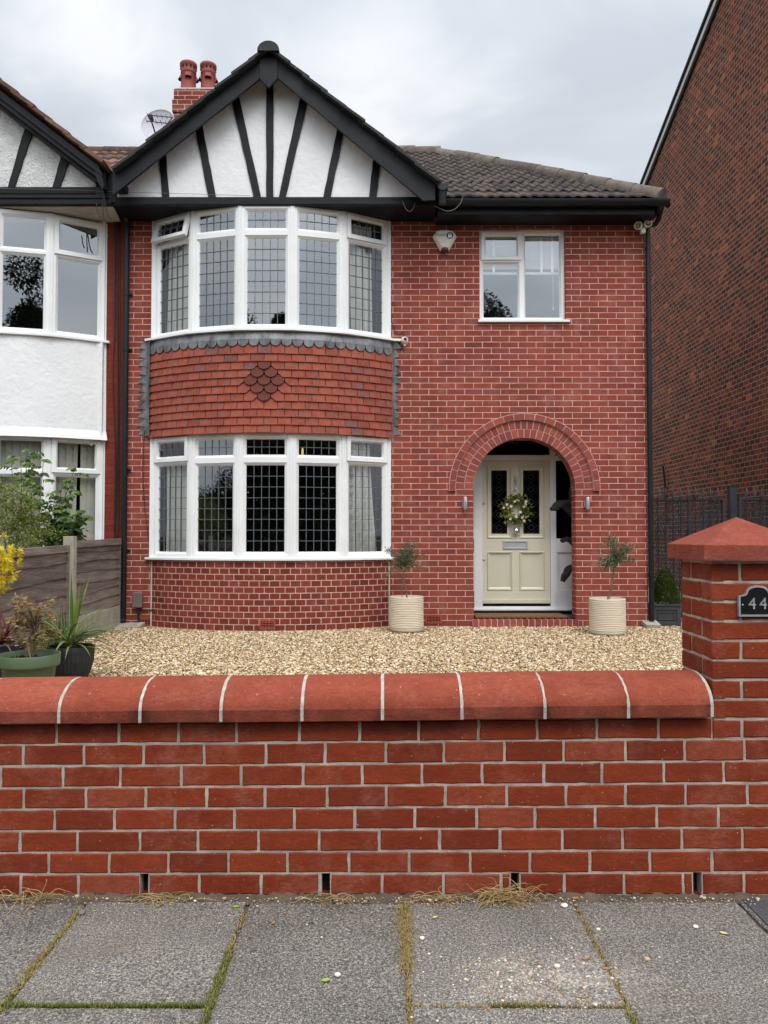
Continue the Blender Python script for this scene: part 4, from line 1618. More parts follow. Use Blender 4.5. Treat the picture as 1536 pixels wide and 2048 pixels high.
for (xa, xb) in ((PX0, fx(948)), (fx(1112.5), PX1)):                     # side panels below the sidelights
    m.box(xa, xb, YD + 0.004, YD + 0.09, fz(1105), fz(1077))
    m.box(xa, xb, YD + 0.004, YD + 0.09, fb + 0.012, fz(1181))
    m.box(xa, xb, YD + 0.03, YD + 0.08, fz(1181), fz(1105))
m.box(fx(1112.5), fx(1116), YD + 0.008, YD + 0.09, fz(1181), fz(1105))
m.box(fx(943), fx(948), YD + 0.004, YD + 0.09, fz(1219), fz(910))
m.box(PX0, PX0 + 0.06, YD, YD + 0.1, fb, ztop)
m.box(PX1 - 0.06, PX1, YD, YD + 0.1, fb, ztop)
m.box(PX0 + 0.06, PX1 - 0.06, YD, YD + 0.1, ztop - 0.07, ztop)
scr = m.build('door_screen', 'white_paint', house, bevel=0.003)
m = MB()
m.add([(PX0, YD + 0.05, fz(910)), (PX1, YD + 0.05, fz(910)), (PX1, YD + 0.05, ztop), (PX0, YD + 0.05, ztop)], [(0, 1, 2, 3)])
m.build('fanlight_pane', 'dark_glass', scr)
for (xa, xb) in ((PX0, fx(948)), (fx(1112.5), PX1)):
    m = MB()
    m.add([(xa, YD + 0.05, fz(1077)), (xb, YD + 0.05, fz(1077)), (xb, YD + 0.05, fz(921)), (xa, YD + 0.05, fz(921))], [(0, 1, 2, 3)])
    m.build('sidelight_pane', 'dark_glass', scr)
t_ = text('numeral', '44', 0.115, 'club_tile', house, (fx(1031), YD + 0.045, fz(886)), 0.0005)

# ---- the door
m = MB()
dx0, dx1, dz0, dz1 = fx(965.5), fx(1100.5), fz(1208), fz(921.5)
pan = [(975, 1023.5, 932, 1076), (1039, 1088.5, 932, 1076), (975, 1024.5, 1104, 1180), (1039, 1089, 1104, 1180)]
pr = [(fx(a), fx(b), fz(d), fz(c)) for a, b, c, d in pan]
holes = [[(a, c), (b, c), (b, d), (a, d)] for a, b, c, d in pr]
YDf = YD + 0.022
panel_holes(m, [(dx0, dz0), (dx1, dz0), (dx1, dz1), (dx0, dz1)], holes, YDf, 0.03)
ident = lambda s, d, z: (s, YDf + d, z)
for i, (a, b, c, d) in enumerate(pr):
    # raised bolection moulding, stepping in
    bead(m, ident, a - 0.006, b + 0.006, c - 0.006, d + 0.006, 0.012, -0.001, -0.012)
    bead(m, ident, a + 0.004, b - 0.004, c + 0.004, d - 0.004, 0.018, -0.012, 0.004)
    bead(m, ident, a + 0.021, b - 0.021, c + 0.021, d - 0.021, 0.018, 0.004, 0.014)
    if i >= 2:
        m.add([ident(a + 0.03, 0.016, c + 0.03), ident(b - 0.03, 0.016, c + 0.03), ident(b - 0.03, 0.016, d - 0.03), ident(a + 0.03, 0.016, d - 0.03)], [(0, 1, 2, 3)])
        frame_ring(m, ident, a + 0.052, b - 0.052, c + 0.052, d - 0.052, 0.007, 0.012, 0.02)
    else:
        frame_ring(m, ident, a + 0.036, b - 0.036, c + 0.036, d - 0.036, 0.02, 0.008, 0.03)
m.box(dx0 - 0.001, dx1 + 0.001, YDf - 0.03, YDf + 0.002, dz0 + 0.012, dz0 + 0.055)
door = m.build('front_door', 'door_paint', house)
for i in range(2):
    a, b, c, d = pr[i]
    m = MB()
    m.add([ident(a + 0.04, 0.02, c + 0.04), ident(b - 0.04, 0.02, c + 0.04), ident(b - 0.04, 0.02, d - 0.04), ident(a + 0.04, 0.02, d - 0.04)], [(0, 1, 2, 3)])
    m.build('door_pane', 'dark_glass', door)
    m = MB()
    xm, w2 = (a + b) / 2, (b - a) / 2 - 0.056
    zlo, zhi = c + 0.056, d - 0.056
    ncell = 5
    hh = (zhi - zlo) / ncell
    yy = YDf + 0.017
    for q in range(ncell):
        zc = zlo + hh * (q + 0.5)
        for rr in (0.95, 0.5):
            c4 = [(xm, yy, zc - hh / 2 * rr), (xm + w2 * rr, yy, zc), (xm, yy, zc + hh / 2 * rr), (xm - w2 * rr, yy, zc), (xm, yy, zc - hh / 2 * rr)]
            for u_, v_ in zip(c4[:-1], c4[1:]):
                m.tube([u_, v_], 0.0022, 4)
        ci = [(xm + 0.03 * math.cos(t * 0.5236), yy, zc + 0.03 * math.sin(t * 0.5236)) for t in range(13)]
        m.tube(ci, 0.002, 4)
    for z in (zlo, zhi, zlo + 0.02, zhi - 0.02):
        m.tube([(xm - w2, yy, z), (xm + w2, yy, z)], 0.002, 4)
    for x in (xm - w2, xm + w2, xm - w2 + 0.016, xm + w2 - 0.016):
        m.tube([(x, yy, zlo), (x, yy, zhi)], 0.002, 4)
    m.build('leading', 'door_came', door)
kz, kx = fz(967), fx(1032)
m = MB()
m.lathe([(0.001, -0.022), (0.02, -0.02), (0.022, 0.0)], 0, 0, 14, T=lambda x, y, z: (kx + x, YDf + z, fz(957) + y))
m.tube([(kx, YDf - 0.03, fz(956.5)), (kx, YDf - 0.036, fz(961)), (kx, YDf - 0.03, fz(966)), (kx, YDf - 0.028, fz(972)), (kx, YDf - 0.034, fz(978.5))], [0.014, 0.013, 0.010, 0.008, 0.012], 10)
m.tube([(kx, YDf - 0.04, fz(978)), (kx, YDf, fz(978))], [0.017, 0.014], 10)
m.tube([(kx, YDf - 0.034, fz(958)), (kx, YDf, fz(958))], [0.017, 0.014], 10)
m.build('door_knocker', 'satin_steel', door)
m = MB()
c_ = (fx(1032), YDf - 0.055, fz(1062))
m.ball(c_, 0.043, 0.03, 0.043, 20, 12)
m.tube([(c_[0], YDf - 0.03, c_[2]), (c_[0], YDf, c_[2])], [0.018, 0.03], 14)
m.build('door_knob', 'chrome', door)
m = MB()
frame_ring(m, ident, fx(1006), fx(1056), fz(1098.5), fz(1081), 0.026, -0.012, 0.002)
m.box(fx(1006) + 0.026, fx(1056) - 0.026, YDf - 0.004, YDf + 0.002, fz(1098.5) + 0.026, fz(1081) - 0.026)
m.build('letter_plate', 'silver_plate', door, bevel=0.002)
for py in (1006, 1119):
    m = MB()
    m.lathe([(0.001, -0.014), (0.015, -0.012), (0.018, 0.002)], 0, 0, 14, T=lambda x, y, z: (fx(968) + x, YDf + z, fz(py) + y))
    m.build('door_lock', 'satin_steel', door)

# ---- landing window
wf = MB()
TWn = lambda s, d, z: (WX0 + s, YH + 0.06 + d, WZ0 + z)
ww, wh = WX1 - WX0, WZ1 - WZ0
frame_ring(wf, TWn, 0.0, ww, 0, wh, 0.042, 0.0, 0.07)
xm = P(1045, 550, YH).x - WX0
zm = Z(516, YH) - WZ0
barbox(wf, TWn, xm - 0.03, xm + 0.03, 0.042, wh - 0.042, 0.001, 0.066)
barbox(wf, TWn, 0.042, xm - 0.03, zm - 0.03, zm + 0.02, 0.002, 0.066)
bead(wf, TWn, 0.040, xm - 0.028, 0.040, zm - 0.028, 0.022, 0.004, 0.03)
bead(wf, TWn, xm + 0.028, ww - 0.040, 0.040, wh - 0.040, 0.022, 0.004, 0.03)
win = wf.build('window', 'white_pvc', house, bevel=0.0025)
cas = MB()
frame_ring(cas, TWn, 0.028, xm - 0.004, zm - 0.008, wh - 0.024, 0.045, -0.02, 0.03)
bead(cas, TWn, 0.072, xm - 0.048, zm + 0.036, wh - 0.068, 0.016, -0.018, 0.01)
cas.build('casement', 'white_pvc', win, bevel=0.003)
for (s0, s1, z0, z1, d) in ((0.06, xm - 0.05, 0.06, zm - 0.05, 0.032), (xm + 0.05, ww - 0.06, 0.06, wh - 0.06, 0.032), (0.086, xm - 0.062, zm + 0.05, wh - 0.082, 0.012)):
    g = MB()
    pane(g, TWn, s0, s1, z0, z1, d)
    g.build('pane', 'glass', win)
g = MB()
x0_, x1_ = P(956, 642, YH).x, P(1139, 642, YH).x
g.box(x0_, x1_, YH - 0.045, YH + 0.075, WZ0 - 0.028, WZ0 + 0.002)
g.build('sill', 'white_pvc', win, bevel=0.003)
m = MB()
m.add([(WX0 - 0.3, YH + 0.216, WZ0 - 0.4), (WX1 + 0.3, YH + 0.216, WZ0 - 0.4), (WX1 + 0.3, YH + 0.216, WZ1 + 0.2), (WX0 - 0.3, YH + 0.216, WZ1 + 0.2),
       (WX0 - 0.3, YH + 2.4, WZ0 - 0.4), (WX1 + 0.3, YH + 2.4, WZ0 - 0.4), (WX1 + 0.3, YH + 2.4, WZ1 + 0.2), (WX0 - 0.3, YH + 2.4, WZ1 + 0.2)],
      [(4, 5, 6, 7), (0, 4, 7, 3), (1, 2, 6, 5), (3, 7, 6, 2), (0, 1, 5, 4)])
m.build('room_interior', 'room_paint', house)
vb = thing('venetian_blind', 'white venetian blind drawn partly down behind the small upper window', 'blind', ((WX0 + WX1) / 2, YH + 0.2, Z(545, YH)))
m = MB()
for i in range(13):
    z = WZ1 - 0.05 - i * 0.034
    m.box(WX0 + 0.045, WX1 - 0.045, YH + 0.135, YH + 0.165, z, z + 0.003, T=lambda x, y, zz, z=z: (x, y, zz + (y - YH - 0.15) * -0.9))
m.build('slats', 'white_blind', vb)
m = MB()
for x in (WX0 + 0.2, WX1 - 0.28, WX1 - 0.14):
    m.box(x - 0.016, x + 0.016, YH + 0.128, YH + 0.1295, WZ1 - 0.52, WZ1 - 0.03)
m.box(WX0 + 0.04, WX1 - 0.04, YH + 0.19, YH + 0.22, WZ1 - 0.53, WZ1 - 0.50)
m.build('tapes', 'white_blind', vb)
m = MB()
x = P(1106, 580, YH + 0.18).x
m.tube([(x, YH + 0.18, WZ1 - 0.5), (x, YH + 0.18, Z(612, YH))], 0.002, 5)
m.tube([(x, YH + 0.18, Z(612, YH)), (x, YH + 0.18, Z(606, YH))], 0.006, 6)
m.build('pull_cord', 'white_blind', vb)

# ---- air bricks
def airbrick(x, y0, z, ang=0.0, w_=0.185, h_=0.115):
    ca, sa = math.cos(ang), math.sin(ang)
    TA = lambda s, d, zz: (x + s * ca - d * sa, y0 + s * sa + d * ca, z + zz)
    mb = MB()
    frame_ring(mb, TA, -w_ / 2, w_ / 2, 0, h_, 0.016, -0.006, 0.03)
    for i in range(1, 5):
        s = -w_ / 2 + w_ * i / 5
        mb.box(s - 0.0038, s + 0.0038, -0.004, 0.02, 0.016, h_ - 0.016, T=TA)
    for i in range(1, 4):
        zz = h_ * i / 4
        mb.box(-w_ / 2 + 0.016, w_ / 2 - 0.016, -0.003, 0.018, zz - 0.004, zz + 0.004, T=TA)
    mb.box(-w_ / 2 + 0.01, w_ / 2 - 0.01, -0.001, 0.001, 0.01, h_ - 0.01, 1, T=TA)
    mb.build('air_brick', ['airbrick', 'dark_void'], house)


airbrick(P(292, 1243, YH).x, YH - 0.004, Z(1253, YH))
airbrick(P(535, 1247, 9.37).x, 9.366, Z(1259, 9.37))
airbrick(P(867, 1238, YH).x, YH - 0.004, Z(1247, YH), w_=0.2)

# ---- gable front
YP, YB = 9.40, 9.16            # gable panel plane, bargeboard plane
G = lambda px, py, Y: (P(px, py, Y).x, P(px, py, Y).z)
zs_ = Z(441, YH)               # soffit level
m = MB()
m.prism([G(226, 395, YP), G(838, 395, YP), G(541, 140, YP)], YP, YP + 0.08)
gab = m.build('gable_panel', 'white_render', house)
tim = [((318, 317), (331, 312.5), (338, 394.5), (324, 394.5)), ((390.5, 262), (404, 253), (431.5, 394.5), (416.5, 394.5)),
       ((463, 206), (477, 195), (522, 394.5), (507.5, 394.5)), ((532.5, 160), (546.5, 160), (546.5, 394.5), (532.5, 394.5)),
       ((601, 197), (615, 208), (571, 394.5), (557.5, 394.5)), ((675, 259), (688, 269), (661, 394.5), (646.5, 394.5)), ((747, 318), (761.5, 328), (753, 394.5), (738, 394.5))]
trn = random.Random(8)
for t in tim:
    (ax, ay), (bx, by), (cx_, cy_), (dx_, dy_) = t
    m = MB()
    left, right = [], []
    for i in range(9):
        f = i / 8
        left.append(G(ax + (dx_ - ax) * f + (trn.uniform(-0.6, 0.6) if 0 < i < 8 else 0), ay - 6 + (dy_ - ay + 6) * f, YP - 0.02))
        right.append(G(bx + (cx_ - bx) * f + (trn.uniform(-0.6, 0.6) if 0 < i < 8 else 0), by - 6 + (cy_ - by + 6) * f, YP - 0.02))
    for i in range(8):
        m.prism([left[i], right[i], right[i + 1], left[i + 1]], YP - 0.02, YP + 0.004)
    m.build('gable_timber', 'old_black_paint', house)
zb0, zb1 = Z(408, YP - 0.035), Z(394, YP - 0.035)
m = MB()
m.box(G(226, 400, YP)[0], G(836, 400, YP)[0], YP - 0.035, YP + 0.05, zb0, zb1)
m.build('gable_beam', 'old_black_paint', house)
m = MB()
zsf = Z(407.5, YP - 0.02)
xs0, xs1 = G(226, 400, YP)[0], G(872, 415, YP)[0]
nb_ = 6
for i in range(nb_):
    y0 = YP - 0.03 + (YH + 0.02 - YP + 0.03) * i / nb_
    y1 = YP - 0.03 + (YH + 0.02 - YP + 0.03) * (i + 1) / nb_
    m.box(xs0, xs1, y0 + 0.003, y1, zsf - 0.022, zsf + 0.002)
m.box(G(836, 400, YP)[0], xs1, YP - 0.034, YP + 0.03, zsf - 0.02, zsf + 0.14)
m.build('soffit', 'black_paint', house)
m = MB()
m.prism([G(537, 92, YB), G(519, 158, YB), G(227, 389.5, YB), G(225, 389.5, YB), G(225, 350, YB), G(240, 334, YB)], YB, YB + 0.03)
m.build('bargeboard', 'black_paint', house, bevel=0.003)
m = MB()
m.prism([G(537, 92, YB), G(858, 352, YB), G(870, 363, YB), G(870.5, 400, YB), G(846, 401.5, YB), G(558, 158, YB)], YB, YB + 0.03)
m.build('bargeboard', 'black_paint', house, bevel=0.003)
m = MB()
m.prism([G(519.5, 100, YB), G(555.5, 100, YB), G(555.5, 159, YB), G(538, 178, YB), G(519.5, 159, YB)], YB - 0.022, YB + 0.005)
m.build('apex_board', 'black_paint', house, bevel=0.003)
# verge underside between bargeboard and panel
ap = G(537, 92, YB)
m = MB()
for (ex, ey) in ((236, 338), (864, 358)):
    e_ = G(ex, ey, YB)
    m.add([(ap[0], YB + 0.03, ap[1] - 0.02), (e_[0], YB + 0.03, e_[1] - 0.02), (e_[0], YP + 0.02, e_[1] - 0.02), (ap[0], YP + 0.02, ap[1] - 0.02)], [(0, 1, 2, 3)])
    m.add([(ap[0], YB + 0.03, ap[1] - 0.0), (e_[0], YB + 0.03, e_[1] - 0.0), (e_[0], YP + 0.02, e_[1] - 0.0), (ap[0], YP + 0.02, ap[1] - 0.0)], [(3, 2, 1, 0)])
for (ex, sg) in ((239, 1), (843, -1)):
    e_ = G(ex + sg * 8, 372, YP)
    m.box(e_[0] - 0.06, e_[0] + 0.06, YB + 0.03, YP + 0.02, e_[1] - 0.1, e_[1] - 0.02)
m.build('verge_soffit', 'black_paint', house)

# ---- gable roof: courses of tiles running back from the verge, each lapping the one below
gr = random.Random(17)
YBACK = 12.6


def gable_roof(apx, apz, ex, ez, yv, yback, ncs, mb, th=0.035, split=True):
    d = Vector((ex - apx, 0, ez - apz))
    Ls = d.length
    d.normalize()
    nrm = Vector((-d.z, 0, d.x)) if d.x > 0 else Vector((d.z, 0, -d.x))
    for c in range(ncs):
        a, b = Ls * c / ncs - 0.06, Ls * (c + 1) / ncs + 0.012
        jit = gr.uniform(-0.02, 0.012)
        y = yv + jit
        first = True
        while y < yback:
            y1 = y + (0.16 if first else 0.33)
            first = False
            j2 = gr.uniform(-0.003, 0.004)
            p = []
            for (l_, h0) in ((a, 0.0), (b, 0.018)):
                for hh in (h0 + j2, h0 + th + j2):
                    q = Vector((apx, 0, apz)) + d * l_ + nrm * hh
                    p.append(q)
            vs = [(q.x, y, q.z) for q in p] + [(q.x, min(y1, yback) - 0.003, q.z) for q in p]
            mb.add(vs, [(0, 1, 3, 2), (4, 6, 7, 5), (0, 4, 5, 1), (2, 3, 7, 6), (1, 5, 7, 3), (0, 2, 6, 4)], 0, gr.random())
            y = y1


m = MB()
YV = 9.07
apv = G(537, 97, YV)
gable_roof(apv[0], apv[1], *G(229, 341, YV), YV, YBACK, 9, m)
gable_roof(apv[0], apv[1], *G(874, 365, YV), YV, YBACK, 9, m)
groof = m.build('gable_roof', 'dark_tile', house, bevel=0.004)
m = MB()
y = YV - 0.03
while y < YBACK - 0.2:
    r0 = 0.118 + gr.uniform(-0.003, 0.003)
    vs, fs = [], []
    for yy, rr in ((y, r0), (y + 0.42, r0 * 0.97)):
        for i in range(13):
            t = math.pi * (-0.02 + 1.04 * i / 12)
            vs.append((apv[0] + rr * 1.12 * math.cos(t), yy, apv[1] - 0.035 + rr * 0.98 * math.sin(t)))
    for i in range(12):
        fs.append((i, i + 1, 14 + i, 13 + i))
    m.add(vs, fs, 0, gr.random(), sm=True)
    m.add(vs[:13], [tuple(range(12, -1, -1))], 0, gr.random())
    y += 0.43
m.build('ridge_tile', 'dark_tile', groof)

# ---- hipped main roof on the right
ZE = Z(394, 9.5)
EY = 9.52
CORN = Vector((P(1322, 388, EY).x, EY, ZE + 0.02))
RY = 12.12
RIDGE = Vector((P(868, 302, RY).x, RY, Z(304, RY)))
slope = (RIDGE.z - ZE) / (RY - EY)
rr_ = random.Random(31)
m = MB()
NC = 12
TWD = 0.135
for c in range(NC):
    y0 = EY + (RY - EY) * c / NC
    y1 = EY + (RY - EY) * (c + 1) / NC + 0.05
    # hip line limits
    hipx = lambda y: CORN.x + (RIDGE.x - CORN.x) * (y - EY) / (RY - EY)
    n0 = 6
    x = -0.9 if c > 2 else 0.2
    while x < hipx(y0):
        xe = x + TWD
        lim = hipx((y0 + y1) / 2) + 0.03
        seg = []
        jz = rr_.uniform(-0.004, 0.004)
        for (yy, lift) in ((y0 + rr_.uniform(-0.006, 0.006), 0.03), (y1, 0.0)):
            zz = ZE + slope * (yy - EY) + lift + jz
            row_ = []
            for i in range(n0 + 1):
                u = i / n0
                h = 0.03 * max(0.0, math.sin(math.pi * min(1, u / 0.62))) ** 0.8 if u < 0.62 else 0.0
                if c == 0:
                    h = 0.012 if 0.1 < u < 0.55 else 0.0
                xx = min(x + TWD * u, lim)
                row_.append((xx, yy, zz + h))
            seg.append(row_)
        fr_ = [(p[0], p[1] + 0.001, p[2] - 0.022) for p in seg[0]]
        vs = fr_ + seg[0] + seg[1]
        n1 = n0 + 1
        fs = []
        for i in range(n0):
            fs.append((i, i + 1, i + 1 + n1, i + n1))
            fs.append((i + n1, i + 1 + n1, i + 1 + 2 * n1, i + 2 * n1))
        m.add(vs, fs, 0, rr_.random())
        x = xe
# the side and rear slopes
m.add([CORN, (CORN.x, CORN.y + 5.4, CORN.z), (RIDGE.x, RY + 0.2, RIDGE.z), RIDGE], [(0, 1, 2, 3)], 0)
m.add([(XL_H, RY, RIDGE.z), (RIDGE.x, RY, RIDGE.z), (RIDGE.x + 2.3, RY + 2.6, ZE), (XL_H, RY + 2.6, ZE)], [(0, 1, 2, 3)], 0)
m.add([(-3.28, EY + 0.5, ZE + slope * 0.5), (1.0, EY + 0.5, ZE + slope * 0.5 - 0.03), (RIDGE.x, RY, RIDGE.z - 0.03), (-3.28, RY, RIDGE.z - 0.03)], [(0, 1, 2, 3)], 0)
roof = m.build('main_roof', 'brown_tile', house)


def ridge_run(a, b, mb, rad=0.12, ln=0.4, drop=0.05):
    a, b = Vector(a), Vector(b)
    d = (b - a)
    n_ = max(1, int(d.length / ln))
    d.normalize()
    side = d.cross(Vector((0, 0, 1))).normalized()
    upv = side.cross(d)
    for i in range(n_):
        p0 = a + d * (ln * i)
        p1 = a + d * (ln * (i + 1) + 0.03)
        wob = rr_.uniform(-0.012, 0.012)
        vs = []
        for pp, rd in ((p0, rad * 1.04), (p1, rad * 0.97)):
            for q in range(11):
                t = math.pi * (-0.1 + 1.2 * q / 10)
                vs.append(pp + side * (rd * math.cos(t)) + upv * (rd * math.sin(t) - drop + wob))
        mb.add(vs, [(q, q + 1, q + 12, q + 11) for q in range(10)], 0, rr_.random(), sm=True)
        mb.add(vs[:11], [tuple(range(10, -1, -1))], 0, 0.3)


m = MB()
ridge_run(CORN + Vector((0.02, -0.02, 0.02)), RIDGE + Vector((0, 0, 0.03)), m, 0.11)
ridge_run(RIDGE + Vector((0.1, 0, 0.03)), (-0.9, RY, RIDGE.z + 0.03), m, 0.11)
m.build('hip_tiles', 'hip_tile', roof)

# ---- fascia, gutters and downpipes
m = MB()
gx0, gx1 = P(884, 410, 9.44).x, P(1338, 408, 9.44).x
zg = Z(399, 9.42)
m.box(gx0 - 0.05, gx1 - 0.12, EY + 0.0, EY + 0.03, Z(429, EY), Z(398, EY))
m.box(gx0 - 0.05, gx1 - 0.12, EY + 0.03, YH + 0.02, Z(429, EY) + 0.005, Z(429, EY) + 0.02)
m.box(gx1 - 0.15, gx1 - 0.12, EY, EY + 5.0, Z(429, EY), Z(398, EY))
m.build('fascia', 'black_paint', house, bevel=0.003)


def gutter(mb, p0, p1, rad=0.062):
    p0, p1 = Vector(p0), Vector(p1)
    d = (p1 - p0).normalized()
    s_ = Vector((0, 0, 1)).cross(d).normalized()
    for rd, flip in ((rad, False), (rad - 0.006, True)):
        vs = []
        for pp in (p0, p1):
            for q in range(13):
                t = math.pi + math.pi * q / 12
                vs.append(pp + s_ * (rd * math.cos(t)) + Vector((0, 0, rd * 1.15 * math.sin(t))))
        mb.add(vs, [(q, q + 1, q + 14, q + 13) for q in range(12)], 0, 0.5, sm=True)
    for pp in (p0, p1):
        vs = [pp + s_ * (rad * math.cos(math.pi + math.pi * q / 12)) + Vector((0, 0, rad * 1.15 * math.sin(math.pi + math.pi * q / 12))) for q in range(13)]
        mb.add(vs, [tuple(range(13))])


m = MB()
gutter(m, (gx0, 9.445, zg), (gx1, 9.445, zg))
gutter(m, (gx1 - 0.07, 9.445, zg), (gx1 - 0.07, 14.5, zg))
for px in (960, 1060, 1190, 1310):
    x = P(px, 405, 9.44).x
    gutter(m, (x - 0.03, 9.445, zg + 0.002), (x + 0.03, 9.445, zg + 0.002), 0.067)
# short gutter at the right foot of the gable
e_ = G(880, 372, 9.15)
gutter(m, (e_[0] + 0.03, 9.12, e_[1] + 0.02), (e_[0] + 0.03, 9.9, e_[1] + 0.01), 0.07)
m.tube([(e_[0] + 0.03, 9.18, e_[1] - 0.05), (e_[0] + 0.03, 9.2, e_[1] - 0.2)], 0.05, 10)
m.build('gutter', 'black_plastic', house)
m = MB()
dpx = P(1299, 900, YH - 0.03).x
zz1 = Z(456, YH - 0.03)
m.tube([(dpx, YH - 0.045, GZ), (dpx, YH - 0.045, zz1 - 0.05), (dpx, YH - 0.045, zz1)], 0.032, 12)
m.tube([(dpx, YH - 0.045, zz1), (dpx + 0.03, YH - 0.045, zz1 + 0.03), (dpx + 0.10, YH - 0.06, zz1 + 0.04), (dpx + 0.125, YH - 0.1, zz1 + 0.10), (dpx + 0.125, YH - 0.25, zz1 + 0.24), (dpx + 0.125, 9.45, zg - 0.06)], 0.032, 12)
for py in (500, 640, 780, 1013, 1150):
    z = Z(py, YH)
    m.tube([(dpx, YH - 0.045, z - 0.02), (dpx, YH - 0.045, z + 0.02)], 0.038, 12)
m.build('downpipe', 'black_plastic', house)
m = MB()
dp2 = P(249.5, 900, YH - 0.05).x
z_t = Z(452, YH)
m.tube([(dp2, YH - 0.05, GZ - 0.0), (dp2, YH - 0.05, z_t)], 0.036, 12)
m.tube([(dp2, YH - 0.05, z_t), (dp2, YH - 0.08, z_t + 0.06), (dp2 - 0.02, YH - 0.2, z_t + 0.16)], 0.036, 12)
for py in (455, 590, 700, 940, 1100):
    z = Z(py, YH)
    m.tube([(dp2, YH - 0.05, z - 0.025), (dp2, YH - 0.05, z + 0.025)], 0.042, 12)
    m.box(dp2, dp2 + 0.07, YH - 0.03, YH - 0.01, z - 0.012, z + 0.012)
m.build('downpipe', 'black_plastic', house)
m = MB()
m.poly3([P(1290, 1250, YH - 0.2) + Vector((0.02, 0, 0)), P(1290, 1250, YH - 0.2) + Vector((0.2, 0, 0)), P(1290, 1250, YH - 0.2) + Vector((0.2, 0.2, 0.04)), P(1290, 1250, YH - 0.2) + Vector((0.02, 0.2, 0.04))], 0.05)
m.build('gully_cover', 'concrete', house)
m = MB()
m.poly3([(dp2 - 0.06, YH - 0.3, GZ + 0.01), (dp2 + 0.25, YH - 0.22, GZ + 0.02), (dp2 + 0.28, YH - 0.06, GZ + 0.06), (dp2 - 0.06, YH - 0.06, GZ + 0.05)], 0.04)
m.build('gully_cover', 'concrete', house)

# ---- chimney
CY = 12.3
c0, c1 = P(345, 200, CY).x, P(447, 200, CY).x
zc1 = Z(178, CY)
m = MB()
m.box(c0 + 0.02, c1 - 0.02, CY, CY + 0.75, 6.2, zc1 - 0.38)
m.box(c0, c1, CY - 0.02, CY + 0.77, zc1 - 0.38, zc1 - 0.18)
m.box(c0 + 0.02, c1 - 0.02, CY, CY + 0.75, zc1 - 0.18, zc1)
ch = m.build('chimney', 'chimney_brick', house)
m = MB()
m.box(c0 + 0.03, c1 - 0.03, CY + 0.01, CY + 0.74, zc1, zc1 + 0.035)
m.build('flaunching', 'cement', ch, bevel=0.015)
for px, rr, py0, py1 in ((377, 15.5, 177, 129), (416.5, 15, 174, 131)):
    px0 = P(px, 150, CY + 0.25)
    z0, z1 = zc1 + 0.02, Z(py1, CY + 0.25)
    r0 = rr / F * 12.7
    h = z1 - z0
    m = MB()
    m.lathe([(r0 * 1.06, z0), (r0 * 1.06, z0 + h * .12), (r0 * .98, z0 + h * .14), (r0 * .93, z0 + h * .68), (r0 * 1.0, z0 + h * .70), (r0 * 1.0, z0 + h * .75), (r0 * .92, z0 + h * .77), (r0 * 1.02, z0 + h * .90), (r0 * 1.1, z0 + h * .93), (r0 * 1.1, z1), (r0 * .8, z1), (r0 * .8, z1 - .2)], px0.x, px0.y, 24)
    for q in range(4):
        t = R(-90 + 90 * q + 12)
        ct = Vector((px0.x + r0 * .93 * math.cos(t), px0.y + r0 * .93 * math.sin(t), z0 + h * .48))
        o_ = Vector((math.cos(t), math.sin(t), 0))
        s_ = Vector((-o_.y, o_.x, 0))
        vs = [ct + s_ * (0.06 * math.cos(math.pi * i / 6)) + o_ * (0.05 * math.sin(math.pi * i / 6)) + Vector((0, 0, 0.01)) for i in range(7)] + [ct + s_ * (0.045 * math.cos(math.pi * i / 6)) + o_ * 0.005 + Vector((0, 0, 0.09)) for i in range(7)]
        m.add(vs, [(i, i + 1, i + 8, i + 7) for i in range(6)])
        m.add([ct + s_ * -0.05 + o_ * 0.008 + Vector((0, 0, 0.012)), ct + s_ * 0.05 + o_ * 0.008 + Vector((0, 0, 0.012)), ct + s_ * 0.05 + o_ * 0.008 + Vector((0, 0, -0.015)), ct - s_ * 0.05 + o_ * 0.008 + Vector((0, 0, -0.015))], [(0, 1, 2, 3)], 1)
    for q in range(12):
        t = 2 * math.pi * q / 12
        ct = Vector((px0.x + r0 * 1.0 * math.cos(t), px0.y + r0 * 1.0 * math.sin(t), z0 + h * .86))
        m.ball(ct, 0.016, 0.016, 0.02, 6, 4, 1)
    m.build('chimney_pot', ['pot_clay', 'dark_void'], ch)

# ================================================================== NEIGHBOUR ON THE LEFT
nb = thing('neighbouring_house', 'white rendered house with pebbledash gable and plain bow windows at the left edge', 'house', (-5.0, YH, GZ))
XN = -5.06
m = MB()
m.add([(-3.62, YH + 0.004, GZ - 0.1), (XL_H + 0.01, YH + 0.004, GZ - 0.1), (XL_H + 0.01, YH + 0.004, zt_wall), (-3.62, YH + 0.004, zt_wall)], [(0, 1, 2, 3)])
m.build('wall', 'painted_brick', nb)
m = MB()
m.add([(-10, YH + 0.004, GZ - 0.1), (-6.5, YH + 0.004, GZ - 0.1), (-6.5, YH + 0.004, zt_wall), (-10, YH + 0.004, zt_wall)], [(0, 1, 2, 3)])
m.build('wall', 'painted_brick', nb)
nup = [Z(416, YF), Z(428, YF), Z(492, YF), Z(502, YF), Z(655, YF), Z(664, YF)]
nlo = [Z(866, YF), Z(880, YF), Z(937, YF), Z(949, YF), Z(1110, YF), Z(1120, YF)]
wn = bay_window(nb, XN, nup, range(5), False, False, 1)
bay_sill(wn, XN, nup[5] + 0.004, XN - 1.6, P(220, 684, YH).x)
wn2 = bay_window(nb, XN, nlo, range(5), False, False, 1)
bay_sill(wn2, XN, nlo[5] + 0.004, XN - 1.6, XN + 1.56)
